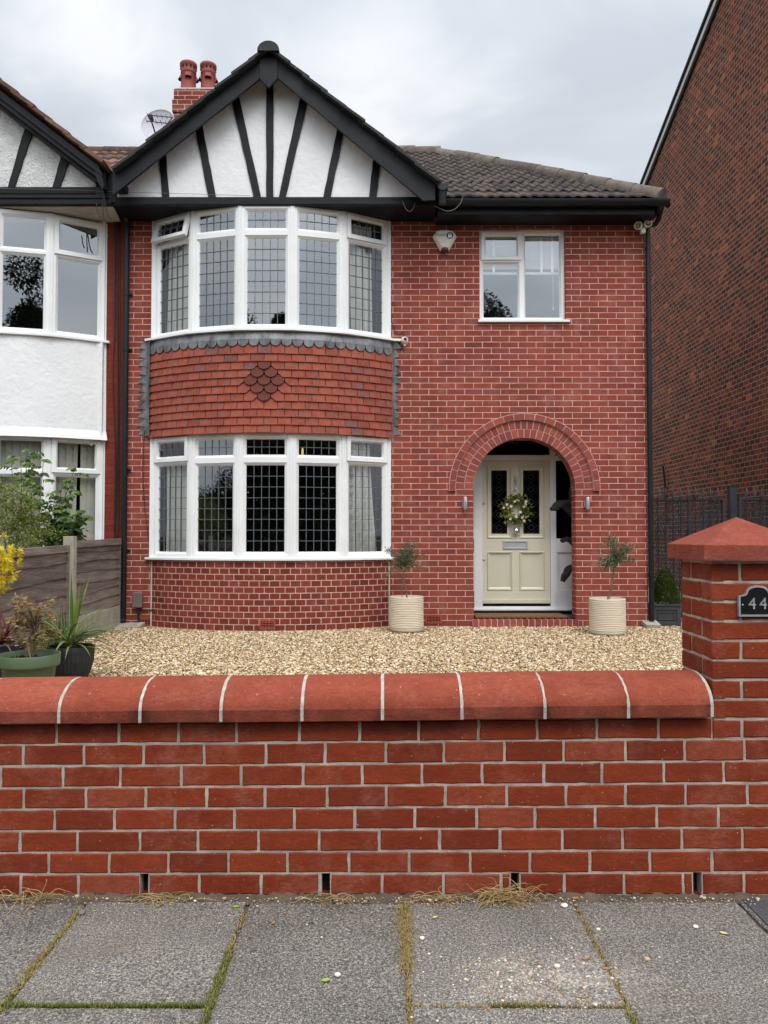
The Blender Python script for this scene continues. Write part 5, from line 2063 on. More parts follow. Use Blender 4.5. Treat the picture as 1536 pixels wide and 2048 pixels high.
for w0, zz in ((wn, nup), (wn2, nlo)):
    m = MB()
    m.box(XN + 1.46, P(208.5, 800, YH).x, YH - 0.03, YH + 0.06, zz[5], zz[0] + 0.02)
    m.build('jamb', 'white_pvc', w0, bevel=0.002)
room(nb, XN, nlo[5], nlo[0] + 0.02)
room(nb, XN, nup[5], nup[0] + 0.02)
m = MB()
T = arcT(XN, YC, RB + 0.02)
RR = RB + 0.02
za, zb = Z(872, 9.37), nup[5] - 0.026
for i in range(32):
    s0, s1 = RR * HA * 1.01 * (-1 + 2 * i / 32), RR * HA * 1.01 * (-1 + 2 * (i + 1) / 32)
    zq = [za, za + 0.04, za + 0.12, zb]
    dq = [-0.075, -0.06, -0.02, 0.0]
    for (z0, z1, d0, d1) in zip(zq[:-1], zq[1:], dq[:-1], dq[1:]):
        m.add([T(s0, d0, z0), T(s1, d0, z0), T(s1, d1, z1), T(s0, d1, z1)], [(0, 1, 2, 3)], sm=True)
    m.add([T(s0, -0.075, za), T(s1, -0.075, za), T(s1, 0.05, za), T(s0, 0.05, za)], [(3, 2, 1, 0)])
xe = P(209, 780, YH).x
for (za_, zb_) in ((za, zb),):
    m.box(XN + 1.40, xe, YH - 0.085, YH + 0.01, za_, zb_)
m.build('bay_render', 'white_render', nb)
m = MB()
T = arcT(XN, YC, RB)
for i in range(32):
    s0, s1 = RB * HA * (-1 + 2 * i / 32), RB * HA * (-1 + 2 * (i + 1) / 32)
    m.add([T(s0, 0, GZ - 0.1), T(s1, 0, GZ - 0.1), T(s1, 0, nlo[5]), T(s0, 0, nlo[5])], [(0, 1, 2, 3)], sm=True)
m.build('bay_base', 'white_render', nb)
m = MB()
T = arcT(XN, YC, RB + 0.035)
for i in range(24):
    s0, s1 = RB * HA * (-1 + 2 * i / 24), RB * HA * (-1 + 2 * (i + 1) / 24)
    m.add([T(s0, 0, nlo[0] - 0.002), T(s1, 0, nlo[0] - 0.002), T(s1, 0, za + 0.002), T(s0, 0, za + 0.002)], [(0, 1, 2, 3)], sm=True)
m.build('window_head', 'white_pvc', nb)
m = MB()
zn = Z(409, YP)
m.poly3([(-9, YP, zn), (G(226, 409, YP)[0], YP, zn), (G(232, 430, 9.7)[0], YH + 0.01, zn - 0.0), (-9, YH + 0.01, zn)], 0.03)
m.build('soffit', 'soffit_plaster', nb)
# beam in two layers, gable panel, timbers, bargeboards
m = MB()
m.box(-9, G(205, 380, YP)[0], YP - 0.02, YP + 0.05, Z(389, YP), Z(375, YP))
m.box(-9, G(226, 400, YP)[0], YP - 0.06, YP + 0.05, Z(409, YP - 0.05), Z(389.5, YP - 0.05))
m.box(-9, G(222, 400, YP)[0], YP - 0.075, YP - 0.05, Z(398, YP - 0.05), Z(391, YP - 0.05))
m.build('gable_beam', 'old_black_paint', nb, bevel=0.006)
A0, A1 = G(0, 215, YP), G(188, 362, YP)
sl_n = (A1[1] - A0[1]) / (A1[0] - A0[0])
XA = 2 * XL_H + 1.39
ztopn = A0[1] + sl_n * (XA - A0[0])
m = MB()
m.prism([G(205, 377, YP), (XA, ztopn + 0.1), (2 * XA - G(205, 377, YP)[0], G(205, 377, YP)[1])], YP, YP + 0.08)
m.build('gable_panel', 'pebbledash', nb)
for (a, b, c, d) in (((50, 256), (66, 262), (27.5, 376), (15, 376)), ((122, 312), (138, 322), (119, 376), (105, 376)), ((-30, 205), (-14, 212), (-58, 376), (-72, 376))):
    m = MB()
    left = [G(a[0] + (d[0] - a[0]) * i / 8 + trn.uniform(-.7, .7), a[1] + (d[1] - a[1]) * i / 8, YP - 0.02) for i in range(9)]
    right = [G(b[0] + (c[0] - b[0]) * i / 8 + trn.uniform(-.7, .7), b[1] + (c[1] - b[1]) * i / 8, YP - 0.02) for i in range(9)]
    for i in range(8):
        m.prism([left[i], right[i], right[i + 1], left[i + 1]], YP - 0.025, YP + 0.004)
    m.build('gable_timber', 'old_black_paint', nb)


def rake(p0, p1, y0, y1, name, mat, root, bev=0.004):
    (xa, za), (xb, zb) = p0, p1
    return xa, za, xb, zb


def rake_board(top0, top1, bot0, bot1, Y, th, name, mat):
    t0, t1, b0, b1 = G(*top0, Y), G(*top1, Y), G(*bot0, Y), G(*bot1, Y)
    ext = lambda p, q: (XA, p[1] + (q[1] - p[1]) / (q[0] - p[0]) * (XA - p[0]))
    T0, B0 = ext(t0, t1), ext(b0, b1)
    mb = MB()
    mb.prism([T0, t1, b1, B0], Y, Y + th)
    mir = lambda p: (2 * XA - p[0], p[1])
    mb.prism([mir(T0), mir(B0), mir(b1), mir(t1)], Y, Y + th)
    return mb.build(name, mat, nb, bevel=0.003), T0, t1


rake_board((0, 180), (197, 331), (0, 196), (204, 352), 9.14, 0.04, 'bargeboard', 'black_paint')
rake_board((0, 196.5), (204, 352.5), (0, 207), (203, 362), 9.17, 0.04, 'bargeboard', 'old_black_paint')
rake_board((0, 207.5), (200, 362), (0, 216), (190, 364), 9.24, 0.1, 'bargeboard', 'black_paint')
m = MB()
m.prism([G(186, 335, 9.14), G(198, 330, 9.14), G(207, 372, 9.14), G(204, 378, 9.14), G(195, 365, 9.14)], 9.15, 9.3)
m.build('barge_foot', 'black_paint', nb, bevel=0.003)
r0, r1 = G(0, 168, 9.06), G(199, 326, 9.06)
apz = r0[1] + (r1[1] - r0[1]) / (r1[0] - r0[0]) * (XA - r0[0])
m = MB()
gable_roof(XA, apz, r1[0], r1[1], 9.06, YBACK, 9, m, th=0.045)
gable_roof(XA, apz, 2 * XA - r1[0], r1[1], 9.06, YBACK, 9, m, th=0.045)
m.build('gable_roof', 'red_tile', nb, bevel=0.004)
# piece of the main roof seen between the two gables
m = MB()
for c in range(9):
    y0, y1 = EY + (RY - EY) * c / 9, EY + (RY - EY) * (c + 1) / 9 + 0.05
    x = -5.2
    while x < -2.72:
        j = rr_.uniform(-0.006, 0.006)
        vs = []
        for (yy, l_) in ((y0, 0.035), (y1, 0.0)):
            z = ZE + slope * (yy - EY) + l_ + j
            vs += [(x, yy, z), (x + 0.05, yy, z + 0.022), (x + 0.1, yy, z + 0.02), (x + 0.15, yy, z)]
        vs += [(a, b, c_ - 0.03) for a, b, c_ in vs[:4]]
        m.add(vs, [(0, 1, 5, 4), (1, 2, 6, 5), (2, 3, 7, 6), (8, 9, 1, 0), (9, 10, 2, 1), (10, 11, 3, 2)], 0, rr_.random())
        x += 0.153
ridge_run((-5.6, RY, RIDGE.z + 0.02), (-2.7, RY, RIDGE.z + 0.02), m, 0.11)
m.add([(-10, EY, ZE - 0.05), (-2.72, EY, ZE - 0.05), (-2.72, RY, RIDGE.z - 0.05), (-10, RY, RIDGE.z - 0.05)], [(0, 1, 2, 3)])
m.build('main_roof', 'red_tile', nb)
m = MB()
m.box(P(195, 350, 9.35).x - 0.02, P(232, 350, 9.35).x, 9.35, 9.42, Z(408, 9.4), Z(345, 9.4))
m.build('valley_boarding', 'old_black_paint', nb)
# vertical blinds in the lower window
vbn = thing('vertical_blind', 'cream vertical blind hanging in the lower window of the white house', 'blind', (XN + 1.1, YH + 0.1, nlo[5]))
m = MB()
pn = facet_pts(XN)
for f, gap in ((4, 0.33), (3, None), (2, None)):
    T, ln = facetT(pn[f], pn[f + 1])
    s = 0.05
    i = 0
    while s < ln - 0.03:
        s1 = s + 0.088
        tw_ = 0.018
        sh0 = sh1 = 0.0
        if gap and abs(s + 0.04 - gap) < 0.05:
            m.add([T(s, 0.13, nlo[5]), T(s + 0.03, 0.14, nlo[5]), T(s + 0.055, 0.13, nlo[0]), T(s, 0.12, nlo[0])], [(0, 1, 2, 3)])
        else:
            m.add([T(s, 0.12, nlo[5]), T(s1, 0.12 + tw_, nlo[5]), T(s1, 0.12 + tw_, nlo[0]), T(s, 0.12, nlo[0])], [(0, 1, 2, 3)])
        s += 0.084
m.build('slats', 'blind', vbn)

# ================================================================== TALL BRICK HOUSE ON THE RIGHT
XR = 5.9
rh = thing('brick_end_wall_house', 'tall dark brick house showing its blank windowless gable end at the right edge', 'house', (XR + 2, 13, 0))
v1, v0 = PX(1440, 0, XR), PX(1292, 372, XR)
dz = (v1.z - v0.z) / (v1.y - v0.y)
yr, zr = 12.2, v1.z + dz * (12.2 - v1.y)
ye, ze = 22.5, v1.z + dz * (22.5 - v1.y)
yf = 9.4
zfv = zr + dz * (yr - yf) * 1.0 if dz > 0 else zr + dz * (yr - yf)
m = MB()
prof_ = [(yf, 0), (ye, 0), (ye, ze), (yr, zr), (yf, zfv)]
m.add([(XR, y, z) for y, z in prof_] + [(XR + 7, y, z) for y, z in prof_], [(4, 3, 2, 1, 0), (5, 6, 7, 8, 9), (0, 1, 6, 5), (1, 2, 7, 6), (4, 0, 5, 9)])
m.build('wall', 'old_brick', rh)
m = MB()
for (ya, za, yb, zb) in ((yr, zr, ye + 0.25, ze + dz * 0.25), (yf - 0.25, zfv + dz * 0.25, yr, zr)):
    for (a, b, x0, x1) in ((0.0, 0.11, XR - 0.06, XR + 0.02), ):
        m.add([(x0, ya, za + a), (x1, ya, za + a), (x1, yb, zb + a), (x0, yb, zb + a), (x0, ya, za + b), (x1, ya, za + b), (x1, yb, zb + b), (x0, yb, zb + b)],
              [(0, 1, 2, 3), (4, 7, 6, 5), (0, 3, 7, 4), (1, 5, 6, 2), (0, 4, 5, 1), (3, 2, 6, 7)])
m.build('verge_board', 'white_paint', rh)
m = MB()
for (ya, za, yb, zb) in ((yr, zr, ye + 0.25, ze + dz * 0.25), (yf - 0.25, zfv + dz * 0.25, yr, zr)):
    for (a, b, x0, x1) in ((0.115, 0.17, XR - 0.1, XR + 7.1), (-0.07, -0.002, XR - 0.045, XR + 0.02)):
        m.add([(x0, ya, za + a), (x1, ya, za + a), (x1, yb, zb + a), (x0, yb, zb + a), (x0, ya, za + b), (x1, ya, za + b), (x1, yb, zb + b), (x0, yb, zb + b)],
              [(0, 1, 2, 3), (4, 7, 6, 5), (0, 3, 7, 4), (1, 5, 6, 2), (0, 4, 5, 1), (3, 2, 6, 7)], 0, 0.2)
m.build('roof', 'dark_tile', rh)

# ================================================================== GATES
YG = 10.45


def gate(x0, x1, label, scroll):
    g = thing('metal_gate', label, 'gate', ((x0 + x1) / 2, YG, GZ), 'black iron gates across the side passage')
    zt, zb_ = Z(996, YG), GZ + 0.06
    mb = MB()
    mb.box(x0, x0 + 0.04, YG - 0.02, YG + 0.02, zb_, zt)
    mb.box(x1 - 0.04, x1, YG - 0.02, YG + 0.02, zb_, zt)
    for z in (zt, Z(1165, YG), zb_ + 0.03):
        mb.box(x0, x1, YG - 0.021, YG + 0.021, z - 0.03, z)
    mb.build('frame', 'iron', g)
    mb = MB()
    nbar = int(round((x1 - x0) / 0.1025))
    for i in range(1, nbar):
        x = x0 + (x1 - x0) * i / nbar
        mb.tube([(x, YG - 0.03, zb_), (x, YG - 0.03, zt + 0.02)], 0.008, 6)
        if scroll and i % 4 == 1:
            for s_ in (-1, 1):
                pts = [(x + s_ * 0.022 * math.sin(math.pi * t / 10) * (1.4 if t % 2 else 1.2), YG - 0.035, Z(1066, YG) - 0.09 + 0.18 * t / 10) for t in range(11)]
                mb.tube(pts, 0.005, 5)
    mb.build('bars', 'iron', g)
    mb = MB()
    for i in range(1, nbar):
        x = x0 + (x1 - x0) * i / nbar
        mb.tube([(x, YG - 0.03, zt), (x, YG - 0.03, zt + 0.05), (x, YG - 0.03, zt + 0.075), (x, YG - 0.03, zt + 0.14)], [0.008, 0.006, 0.017, 0.001], 6)
        mb.tube([(x - 0.034, YG - 0.03, zt + 0.085), (x - 0.026, YG - 0.03, zt + 0.052), (x, YG - 0.03, zt + 0.04), (x + 0.026, YG - 0.03, zt + 0.052), (x + 0.034, YG - 0.03, zt + 0.085)], 0.005, 5)
    mb.build('finials', 'finial', g)
    # pierced screen behind the bars: a lattice of petals with gaps
    mb = MB()
    q = random.Random(int(x0 * 100))
    nx, nz = max(2, int((x1 - x0 - 0.08) / 0.11)), 13
    for i in range(nx):
        for j in range(nz):
            cx_, cz_ = x0 + 0.04 + (i + 0.5) * (x1 - x0 - 0.08) / nx, zb_ + 0.06 + (j + 0.5) * (zt - zb_ - 0.1) / nz
            for t in range(8):
                a = 2 * math.pi * t / 8 + 0.2 * (j % 2)
                d = Vector((math.cos(a), 0, math.sin(a)))
                e_ = Vector((-d.z, 0, d.x))
                c_ = Vector((cx_, YG + 0.005, cz_))
                vs = [c_ + d * 0.006, c_ + d * 0.032 + e_ * 0.010, c_ + d * 0.058, c_ + d * 0.032 - e_ * 0.010]
                mb.add(vs + [v_ + Vector((0, 0.004, 0)) for v_ in vs], [(0, 1, 2, 3), (7, 6, 5, 4)])
    for i in range(nx + 1):
        x = x0 + 0.04 + i * (x1 - x0 - 0.08) / nx
        mb.box(x - 0.007, x + 0.007, YG + 0.003, YG + 0.01, zb_, zt - 0.02)
    for j in range(nz + 1):
        z = zb_ + 0.06 + j * (zt - zb_ - 0.1) / nz
        mb.box(x0 + 0.04, x1 - 0.04, YG + 0.0035, YG + 0.0095, z - 0.006, z + 0.006)
    mb.build('pierced_screen', 'iron_dark', g)
    return g


xg0, xg1 = P(1300, 1050, YG).x, P(1450, 1050, YG).x
gate(xg0, xg1, 'black iron gate with spear finials between the drainpipe and the gate post', True)
gate(P(1477, 1050, YG).x, 5.86, 'black iron gate to the right of the gate post, against the tall wall', False)
gpst = thing('gate_post', 'square black steel post standing between the two gates', 'post', tuple(P(1465, 1240, YG)))
x0, x1 = P(1458, 1050, YG).x, P(1472, 1050, YG).x
m = MB()
m.box(x0, x1, YG - 0.045, YG + 0.045, GZ, Z(974, YG))
m.build('shaft', 'iron', gpst, bevel=0.004)
m = MB()
m.box(x0 - 0.005, x1 + 0.005, YG - 0.05, YG + 0.05, Z(974, YG), Z(972.5, YG))
m.build('post_cap', 'black_plastic', gpst)
# dark cable lead against the far wall
m = MB()
m.tube([P(1326, 932, 16.2), P(1332, 992, 16.2), P(1334, 1050, 16.2)], 0.022, 6)
tag(m.build('wall_pole', 'cable'), 'thin dark leaning pole showing above the gate by the drainpipe', 'pole')

# square planter with a clipped cone
YPn = 9.95
pl = P(1333, 1249, YPn)
plx0, plx1 = P(1304, 1230, YPn).x, P(1362, 1230, YPn).x
cp = thing('potted_conifer', 'clipped green cone shrub in a square panelled grey planter before the gate', 'potted shrub', ((plx0 + plx1) / 2, YPn + 0.18, GZ))
m = MB()
zt = Z(1208, YPn)
d_ = plx1 - plx0
frame_ring(m, lambda s, d, z: (plx0 + s, YPn + d, z), 0, d_, GZ, zt - 0.03, 0.05, 0, 0.02)
m.box(plx0 + 0.01, plx1 - 0.01, YPn + 0.012, YPn + d_, GZ, zt - 0.03)
frame_ring(m, lambda s, d, z: (plx0 + s, YPn + d, z), 0.075, d_ - 0.075, GZ + 0.07, zt - 0.1, 0.012, 0.002, 0.014)
m.box(plx0 - 0.012, plx1 + 0.012, YPn - 0.012, YPn + 0.03, zt - 0.03, zt)
m.box(plx0 - 0.012, plx0 + 0.03, YPn + 0.03, YPn + d_, zt - 0.03, zt)
m.box(plx1 - 0.03, plx1 + 0.012, YPn + 0.03, YPn + d_, zt - 0.03, zt)
m.build('planter', 'grey_planter', cp, bevel=0.003)
m = MB()
q = random.Random(5)
cxx, cyy = P(1331, 1180, YPn + 0.18).x, YPn + 0.18
hcone = Z(1130, YPn + .15) - zt
for i in range(6500):
    f = 1 - math.sqrt(q.random()) * 0.98
    rad = 0.185 * (1 - f) ** 0.72 * (0.6 + 0.43 * q.random()) + 0.014
    a = q.uniform(0, 2 * math.pi)
    p = (cxx + rad * math.cos(a), cyy + rad * math.sin(a), zt - 0.01 + hcone * f)
    m.leaf(p, (math.cos(a) + q.uniform(-.7, .7), math.sin(a) + q.uniform(-.7, .7), q.uniform(-0.3, 1)), (0, 0, 1), q.uniform(.014, .028), .017, 0, q.random() ** 1.2)
m.build('crown', 'bush_leaf', cp)
m = MB()
m.tube([(cxx, cyy, GZ + .1), (cxx, cyy, zt + hcone * .8)], [.02, .006], 6)
m.build('trunk', 'bark', cp)

# ================================================================== FENCE ON THE LEFT
XF = -3.33
fence = thing('timber_fence', 'weathered lapped timber fence with concrete posts between the two front gardens', 'fence', (XF, 8.3, GZ))
fq = random.Random(13)


def fpanel(y0, y1, zt0, zt1, nbd, zbot):
    """lapped boards running along y, seen from +x"""
    mb = MB()
    zt = lambda y: zt0 + (zt1 - zt0) * (y - y0) / (y1 - y0)
    h = (zt0 - zbot) / nbd
    for i in range(nbd):
        n_ = 12
        vs = []
        ph = fq.uniform(0, 6)
        for jx in range(n_ + 1):
            y = y0 + (y1 - y0) * jx / n_
            zz = zbot + h * i + (zt(y) - zt0)
            wv = 0.012 * math.sin(ph + y * 3.1) + fq.uniform(-0.003, 0.003)
            top = zz + h + 0.03 if i < nbd - 1 else zz + h
            vs += [(XF + 0.022, y, zz + wv), (XF + 0.004, y, top), (XF + 0.008, y, zz + wv)]
        fs = []
        for jx in range(n_):
            a = jx * 3
            fs += [(a, a + 1, a + 4, a + 3), (a, a + 3, a + 5, a + 2)]
        mb.add(vs, fs, 0, fq.random())
    mb.add([(XF, y0, zbot), (XF, y1, zbot), (XF, y1, zt(y1)), (XF, y0, zt(y0))], [(0, 1, 2, 3)], 0, 0.2)
    for (ya, yb) in ((y0, y0 + 0.035), (y1 - 0.035, y1)):
        mb.box(XF + 0.01, XF + 0.035, ya, yb, zbot, zt(ya) - 0.01, 0, fq.random())
    vs = [(XF + x, y, zt(y) + z) for y in (y0, y1) for x, z in ((-0.01, -0.06), (0.04, -0.06), (0.04, 0.012), (-0.01, 0.012))]
    mb.add(vs, [(0, 1, 2, 3), (7, 6, 5, 4), (1, 5, 6, 2), (2, 6, 7, 3), (0, 4, 5, 1)], 0, fq.random())
    return mb.build('fence_panel', 'fence_wood', fence)


zA = PX(243, 1079, XF).z
fpanel(8.30, 9.80, zA - 0.02, zA, 7, GZ + 0.27)
fpanel(6.42, 8.18, PX(60, 1100, XF).z - 0.01, PX(140, 1092, XF).z, 5, GZ + 0.15)
fpanel(4.5, 6.34, PX(60, 1100, XF).z - 0.01, PX(60, 1100, XF).z - 0.01, 5, GZ + 0.1)
for (y, zt) in ((8.24, PX(145, 1078, XF).z + 0.03), (6.38, PX(60, 1085, XF).z), (9.84, zA - 0.02)):
    m = MB()
    wd = 0.05 if y < 9.8 else 0.02
    m.box(XF - 0.04, XF + 0.07 if y < 9.8 else XF + 0.04, y - wd, y + wd, GZ - 0.1, zt)
    m.build('concrete_post', 'concrete' if y < 9.8 else 'fence_wood', fence, bevel=0.006)
m = MB()
m.box(XF - 0.02, XF + 0.03, 8.3, 9.8, GZ - 0.1, GZ + 0.27)
m.box(XF - 0.02, XF + 0.03, 6.43, 8.19, GZ - 0.1, GZ + 0.15)
m.build('gravel_board', 'concrete', fence, bevel=0.005)

# ================================================================== SMALL FITTINGS ON THE HOUSE
# alarm box
ac = P(889, 486, YH)
al = thing('alarm_box', 'cream shield-shaped burglar alarm box with red lens and padlock badge high on the brick', 'alarm box', (ac.x, YH, ac.z - 0.15))
k1 = 1 / 158.0
out_ = [(-16, 23), (16, 23), (24, 11), (23, 8), (9, -16), (-9, -16), (-23, 8), (-24, 11)]
inn_ = [(-18, 19), (-6, 22), (6, 22), (17, 19), (19, 10), (7.5, -10), (-7.5, -10), (-19, 10)]
m = MB()
o3 = [(ac.x + x * k1 * 1.0, ac.z + z * k1) for x, z in [(-16, 22.5), (-6, 24), (6, 24), (16, 22.5), (24.5, 11), (9, -17), (-9, -17), (-24.5, 11)]]
i3 = [(ac.x + x * k1 * 1.0, ac.z + z * k1) for x, z in [(-15, 20.5), (-6, 22), (6, 22), (15, 20.5), (19.5, 11), (7, -11), (-7, -11), (-19.5, 11)]]
vs = [(x, YH, z) for x, z in o3] + [(x, YH - 0.035, z) for x, z in o3] + [(x, YH - 0.065, z) for x, z in i3]
fs = []
for i in range(8):
    j = (i + 1) % 8
    fs += [(i, j, j + 8, i + 8), (i + 8, j + 8, j + 16, i + 16)]
fs.append(tuple(range(16, 24)))
m.add(vs, fs)
m.build('cover', 'ivory', al, bevel=0.003)
m = MB()
m.ball((ac.x, YH - 0.03, ac.z - 15 * k1), 0.052, 0.035, 0.048, 14, 8)
m.build('lens', 'red_lens', al)
m = MB()
bx, bz, yb_ = ac.x + 10 * k1, ac.z + 11.5 * k1, YH - 0.0655
m.prism([(bx + 0.043 * math.cos(2 * math.pi * i / 28), bz + 0.043 * math.sin(2 * math.pi * i / 28)) for i in range(28)], yb_ - 0.002, yb_)
m.build('badge', 'ink', al)
m = MB()
m.box(bx - 0.024, bx + 0.024, yb_ - 0.0035, yb_ - 0.002, bz - 0.028, bz + 0.006)
m.tube([(bx - 0.015, yb_ - 0.003, bz + 0.004), (bx - 0.015, yb_ - 0.003, bz + 0.015), (bx - 0.008, yb_ - 0.003, bz + 0.024), (bx + 0.008, yb_ - 0.003, bz + 0.024), (bx + 0.015, yb_ - 0.003, bz + 0.015), (bx + 0.015, yb_ - 0.003, bz + 0.004)], 0.0045, 6)
m.build('padlock_mark', 'white_blind', al)
m = MB()
m.box(bx - 0.003, bx + 0.003, yb_ - 0.0045, yb_ - 0.0034, bz - 0.017, bz - 0.006)
m.build('keyhole', 'ink', al)
text('lettering', 'Rotec', 0.062, 'ink_grey', al, (ac.x - 7.5 * k1, yb_ - 0.001, ac.z + 13 * k1), 0.0006)

# wall lamps either side of the arch
for px, lab in ((929, 'slim steel up-and-down wall lamp on the brick left of the arch'), (1172.5, 'slim steel up-and-down wall lamp on the brick right of the arch')):
    c = P(px, 1007, YH)
    wl = thing('wall_lamp', lab, 'lamp', (c.x, YH, c.z), 'wall lamps beside the arched porch')
    m = MB()
    hh = 12.5 / 158
    m.lathe([(0.001, c.z - hh), (0.026, c.z - hh), (0.027, c.z - hh + 0.004), (0.027, c.z + hh - 0.004), (0.026, c.z + hh), (0.001, c.z + hh)], c.x + 0.005, YH - 0.055, 18)
    m.build('tube', 'satin_steel', wl)
    m = MB()
    m.box(c.x - 0.03, c.x + 0.0, YH - 0.022, YH, c.z - 0.05, c.z + 0.05)
    m.box(c.x - 0.01, c.x + 0.012, YH - 0.05, YH - 0.02, c.z - 0.015, c.z + 0.015)
    m.build('bracket', 'satin_steel', wl)

# dome camera beside the upper bay
c = P(809, 683, YH)
dc = thing('security_camera', 'small white dome security camera on the brick beside the upper bow window', 'camera', tuple(c))
m = MB()
m.lathe([(0.038, 0.0), (0.038, -0.014), (0.02, -0.02), (0.02, -0.03)], 0, 0, 16, T=lambda x, y, z: (c.x + x, YH + z, c.z - 0.015 + y))
m.build('bracket', 'ivory', dc)
m = MB()
m.ball((c.x, YH - 0.06, c.z), 0.046, 0.046, 0.046, 18, 12)
m.tube([(c.x, YH - 0.06, c.z - 0.04), (c.x, YH - 0.05, c.z - 0.07)], [0.012, 0.014], 8)
m.build('housing', 'ivory', dc)
m = MB()
m.ball((c.x + 0.006, YH - 0.098, c.z + 0.006), 0.023, 0.012, 0.023, 14, 8)
m.build('lens', 'ink', dc)

# twin floodlight at the corner
c = P(1288, 449, YH - 0.05)
fl = thing('floodlight', 'twin-headed silver spotlight under the eaves at the right corner of the house', 'floodlight', tuple(c))
m = MB()
m.box(c.x - 0.02, c.x + 0.06, YH - 0.05, YH, c.z - 0.06, c.z + 0.06)
m.tube([c + Vector((0.04, 0.02, 0.02)), c + Vector((0.05, -0.05, 0.0)), c + Vector((-0.02, -0.06, 0))], 0.014, 8)
m.build('bracket', 'ivory', fl)
for (px, py, dv) in ((1276.5, 451, Vector((-0.55, -0.8, -0.12))), (1296, 446.5, Vector((0.06, -0.97, 0.0)))):
    h = P(px, py, YH - 0.15)
    dv.normalize()
    m = MB()
    rot = dv.to_track_quat('Z', 'Y').to_matrix()
    TT = lambda x, y, z: tuple(h + rot @ Vector((x, y, z)))
    m.lathe([(0.001, -0.11), (0.035, -0.1), (0.042, -0.05), (0.05, 0.0), (0.052, 0.012), (0.044, 0.012)], 0, 0, 18, T=TT)
    m.lathe([(0.044, 0.010), (0.03, -0.01), (0.012, -0.022), (0.001, -0.02)], 0, 0, 18, 1, T=TT)
    m.ball(tuple(h + dv * -0.004), 0.011, n=8, m=6, mi=2)
    m.build('lamp_head', ['ivory', 'lamp_glass', 'yellow_petal'], fl)
m = MB()
q_ = P(1286, 460, YH - 0.1)
m.box(q_.x - 0.03, q_.x + 0.03, YH - 0.12, YH - 0.06, q_.z - 0.045, q_.z + 0.03)
m.build('sensor', 'ivory', fl, bevel=0.008)

# meter box
c = P(277, 1199, YH)
mb_ = thing('cable_box', 'small grey plastic cable box on the brick beside the left drainpipe', 'cable box', (c.x, YH, c.z - 0.1))
m = MB()
hw, hh = 10 / 158, 15.5 / 158
m.prism([(c.x - hw, c.z - hh), (c.x + hw, c.z - hh), (c.x + hw, c.z + hh * .8), (c.x + hw * .8, c.z + hh), (c.x - hw * .8, c.z + hh), (c.x - hw, c.z + hh * .8)], YH - 0.07, YH)
m.build('cover', 'meter_box', mb_, bevel=0.012)
m = MB()
m.tube([(c.x - 0.0, YH - 0.03, c.z - hh), (c.x + 0.01, YH - 0.03, c.z - hh - 0.1), (c.x + 0.02, YH - 0.035, GZ)], 0.012, 7)
m.tube([(c.x + 0.03, YH - 0.03, c.z - hh), (c.x + 0.02, YH - 0.03, c.z - hh - 0.12), (c.x + 0.012, YH - 0.03, GZ)], 0.008, 7)
m.tube([(c.x + 0.02, YH - 0.03, c.z - hh), (c.x + 0.05, YH - 0.02, c.z - hh - 0.03), (c.x + 0.2, YH - 0.02, c.z - hh - 0.035), (c.x + 0.27, YH - 0.05, c.z - hh + 0.02), (c.x + 0.275, YH - 0.06, c.z + hh - 0.02)], 0.007, 7)
m.build('cables', 'cable', mb_)

# cables on the walls
cab = [
    ('bundle of dark cables running down the painted brick beside the white house', [[(229, 440), (229, 640), (226, 760), (231, 900), (229, 1078)], [(234, 440), (235, 640), (236, 800), (234, 960), (230, 1078)], [(238, 430), (239, 700), (238, 900), (237, 1050), (232, 1078)]], YH - 0.02, 0.008, 'cable'),
    ('loop of dark cables gathered under the gutter between the two gables', [[(200, 335), (204, 345), (206, 372), (206, 410), (208, 440)], [(196, 340), (207, 330), (210, 350), (208, 400)], [(192, 345), (198, 332), (206, 336), (206, 380), (214, 425), (222, 438)], [(193, 408), (196, 425), (200, 433)]], YP - 0.12, 0.007, 'cable'),
    ('thin dark cable hanging down the brick beside the bow windows on the left', [[(289, 860), (286, 940), (290, 1020), (301, 1100), (305, 1115)]], YH - 0.012, 0.004, 'cable'),
    ('thin dark cable looping down to the dome camera', [[(779, 448), (778, 560), (784, 640), (795, 668), (806, 664), (808, 672)], [(805, 690), (803, 700), (799, 690)]], YH - 0.014, 0.004, 'cable'),
    ('thin dark cable sagging along the brick just below the eaves', [[(880, 432), (960, 437), (1060, 434), (1150, 440), (1230, 440), (1270, 438)]], YH - 0.012, 0.005, 'cable'),
    ('grey cable drooping from the roof edge over the gutter', [[(926, 393), (920, 408), (908, 419), (893, 422), (878, 416), (870, 412)]], 9.33, 0.004, 'grey_cable'),
    ('small loop of grey cable hanging below the right end of the gable beam', [[(805, 402), (812, 418), (820, 423), (827, 416), (830, 406)]], 9.33, 0.004, 'grey_cable'),
    ('thin telephone wire stretched low across the white gable', [[(0, 377), (150, 380), (232, 384), (340, 386.5), (420, 389), (500, 391.5)]], YP - 0.05, 0.0025, 'grey_cable'),
]
for lab, lines, y, r_, mt in cab:
    m = MB()
    for ln in lines:
        P3 = [P(a, b, y) for a, b in ln]
        sm_ = []
        for i in range(len(P3) - 1):
            p0, p1, p2, p3 = P3[max(i - 1, 0)], P3[i], P3[i + 1], P3[min(i + 2, len(P3) - 1)]
            for s in range(5):
                t = s / 5
                sm_.append(0.5 * ((2 * p1) + (p2 - p0) * t + (2 * p0 - 5 * p1 + 4 * p2 - p3) * t * t + (3 * p1 - p0 - 3 * p2 + p3) * t ** 3))
        sm_.append(P3[-1])
        m.tube(sm_, r_, 6)
    tag(m.build('cable', mt), lab, 'cable')

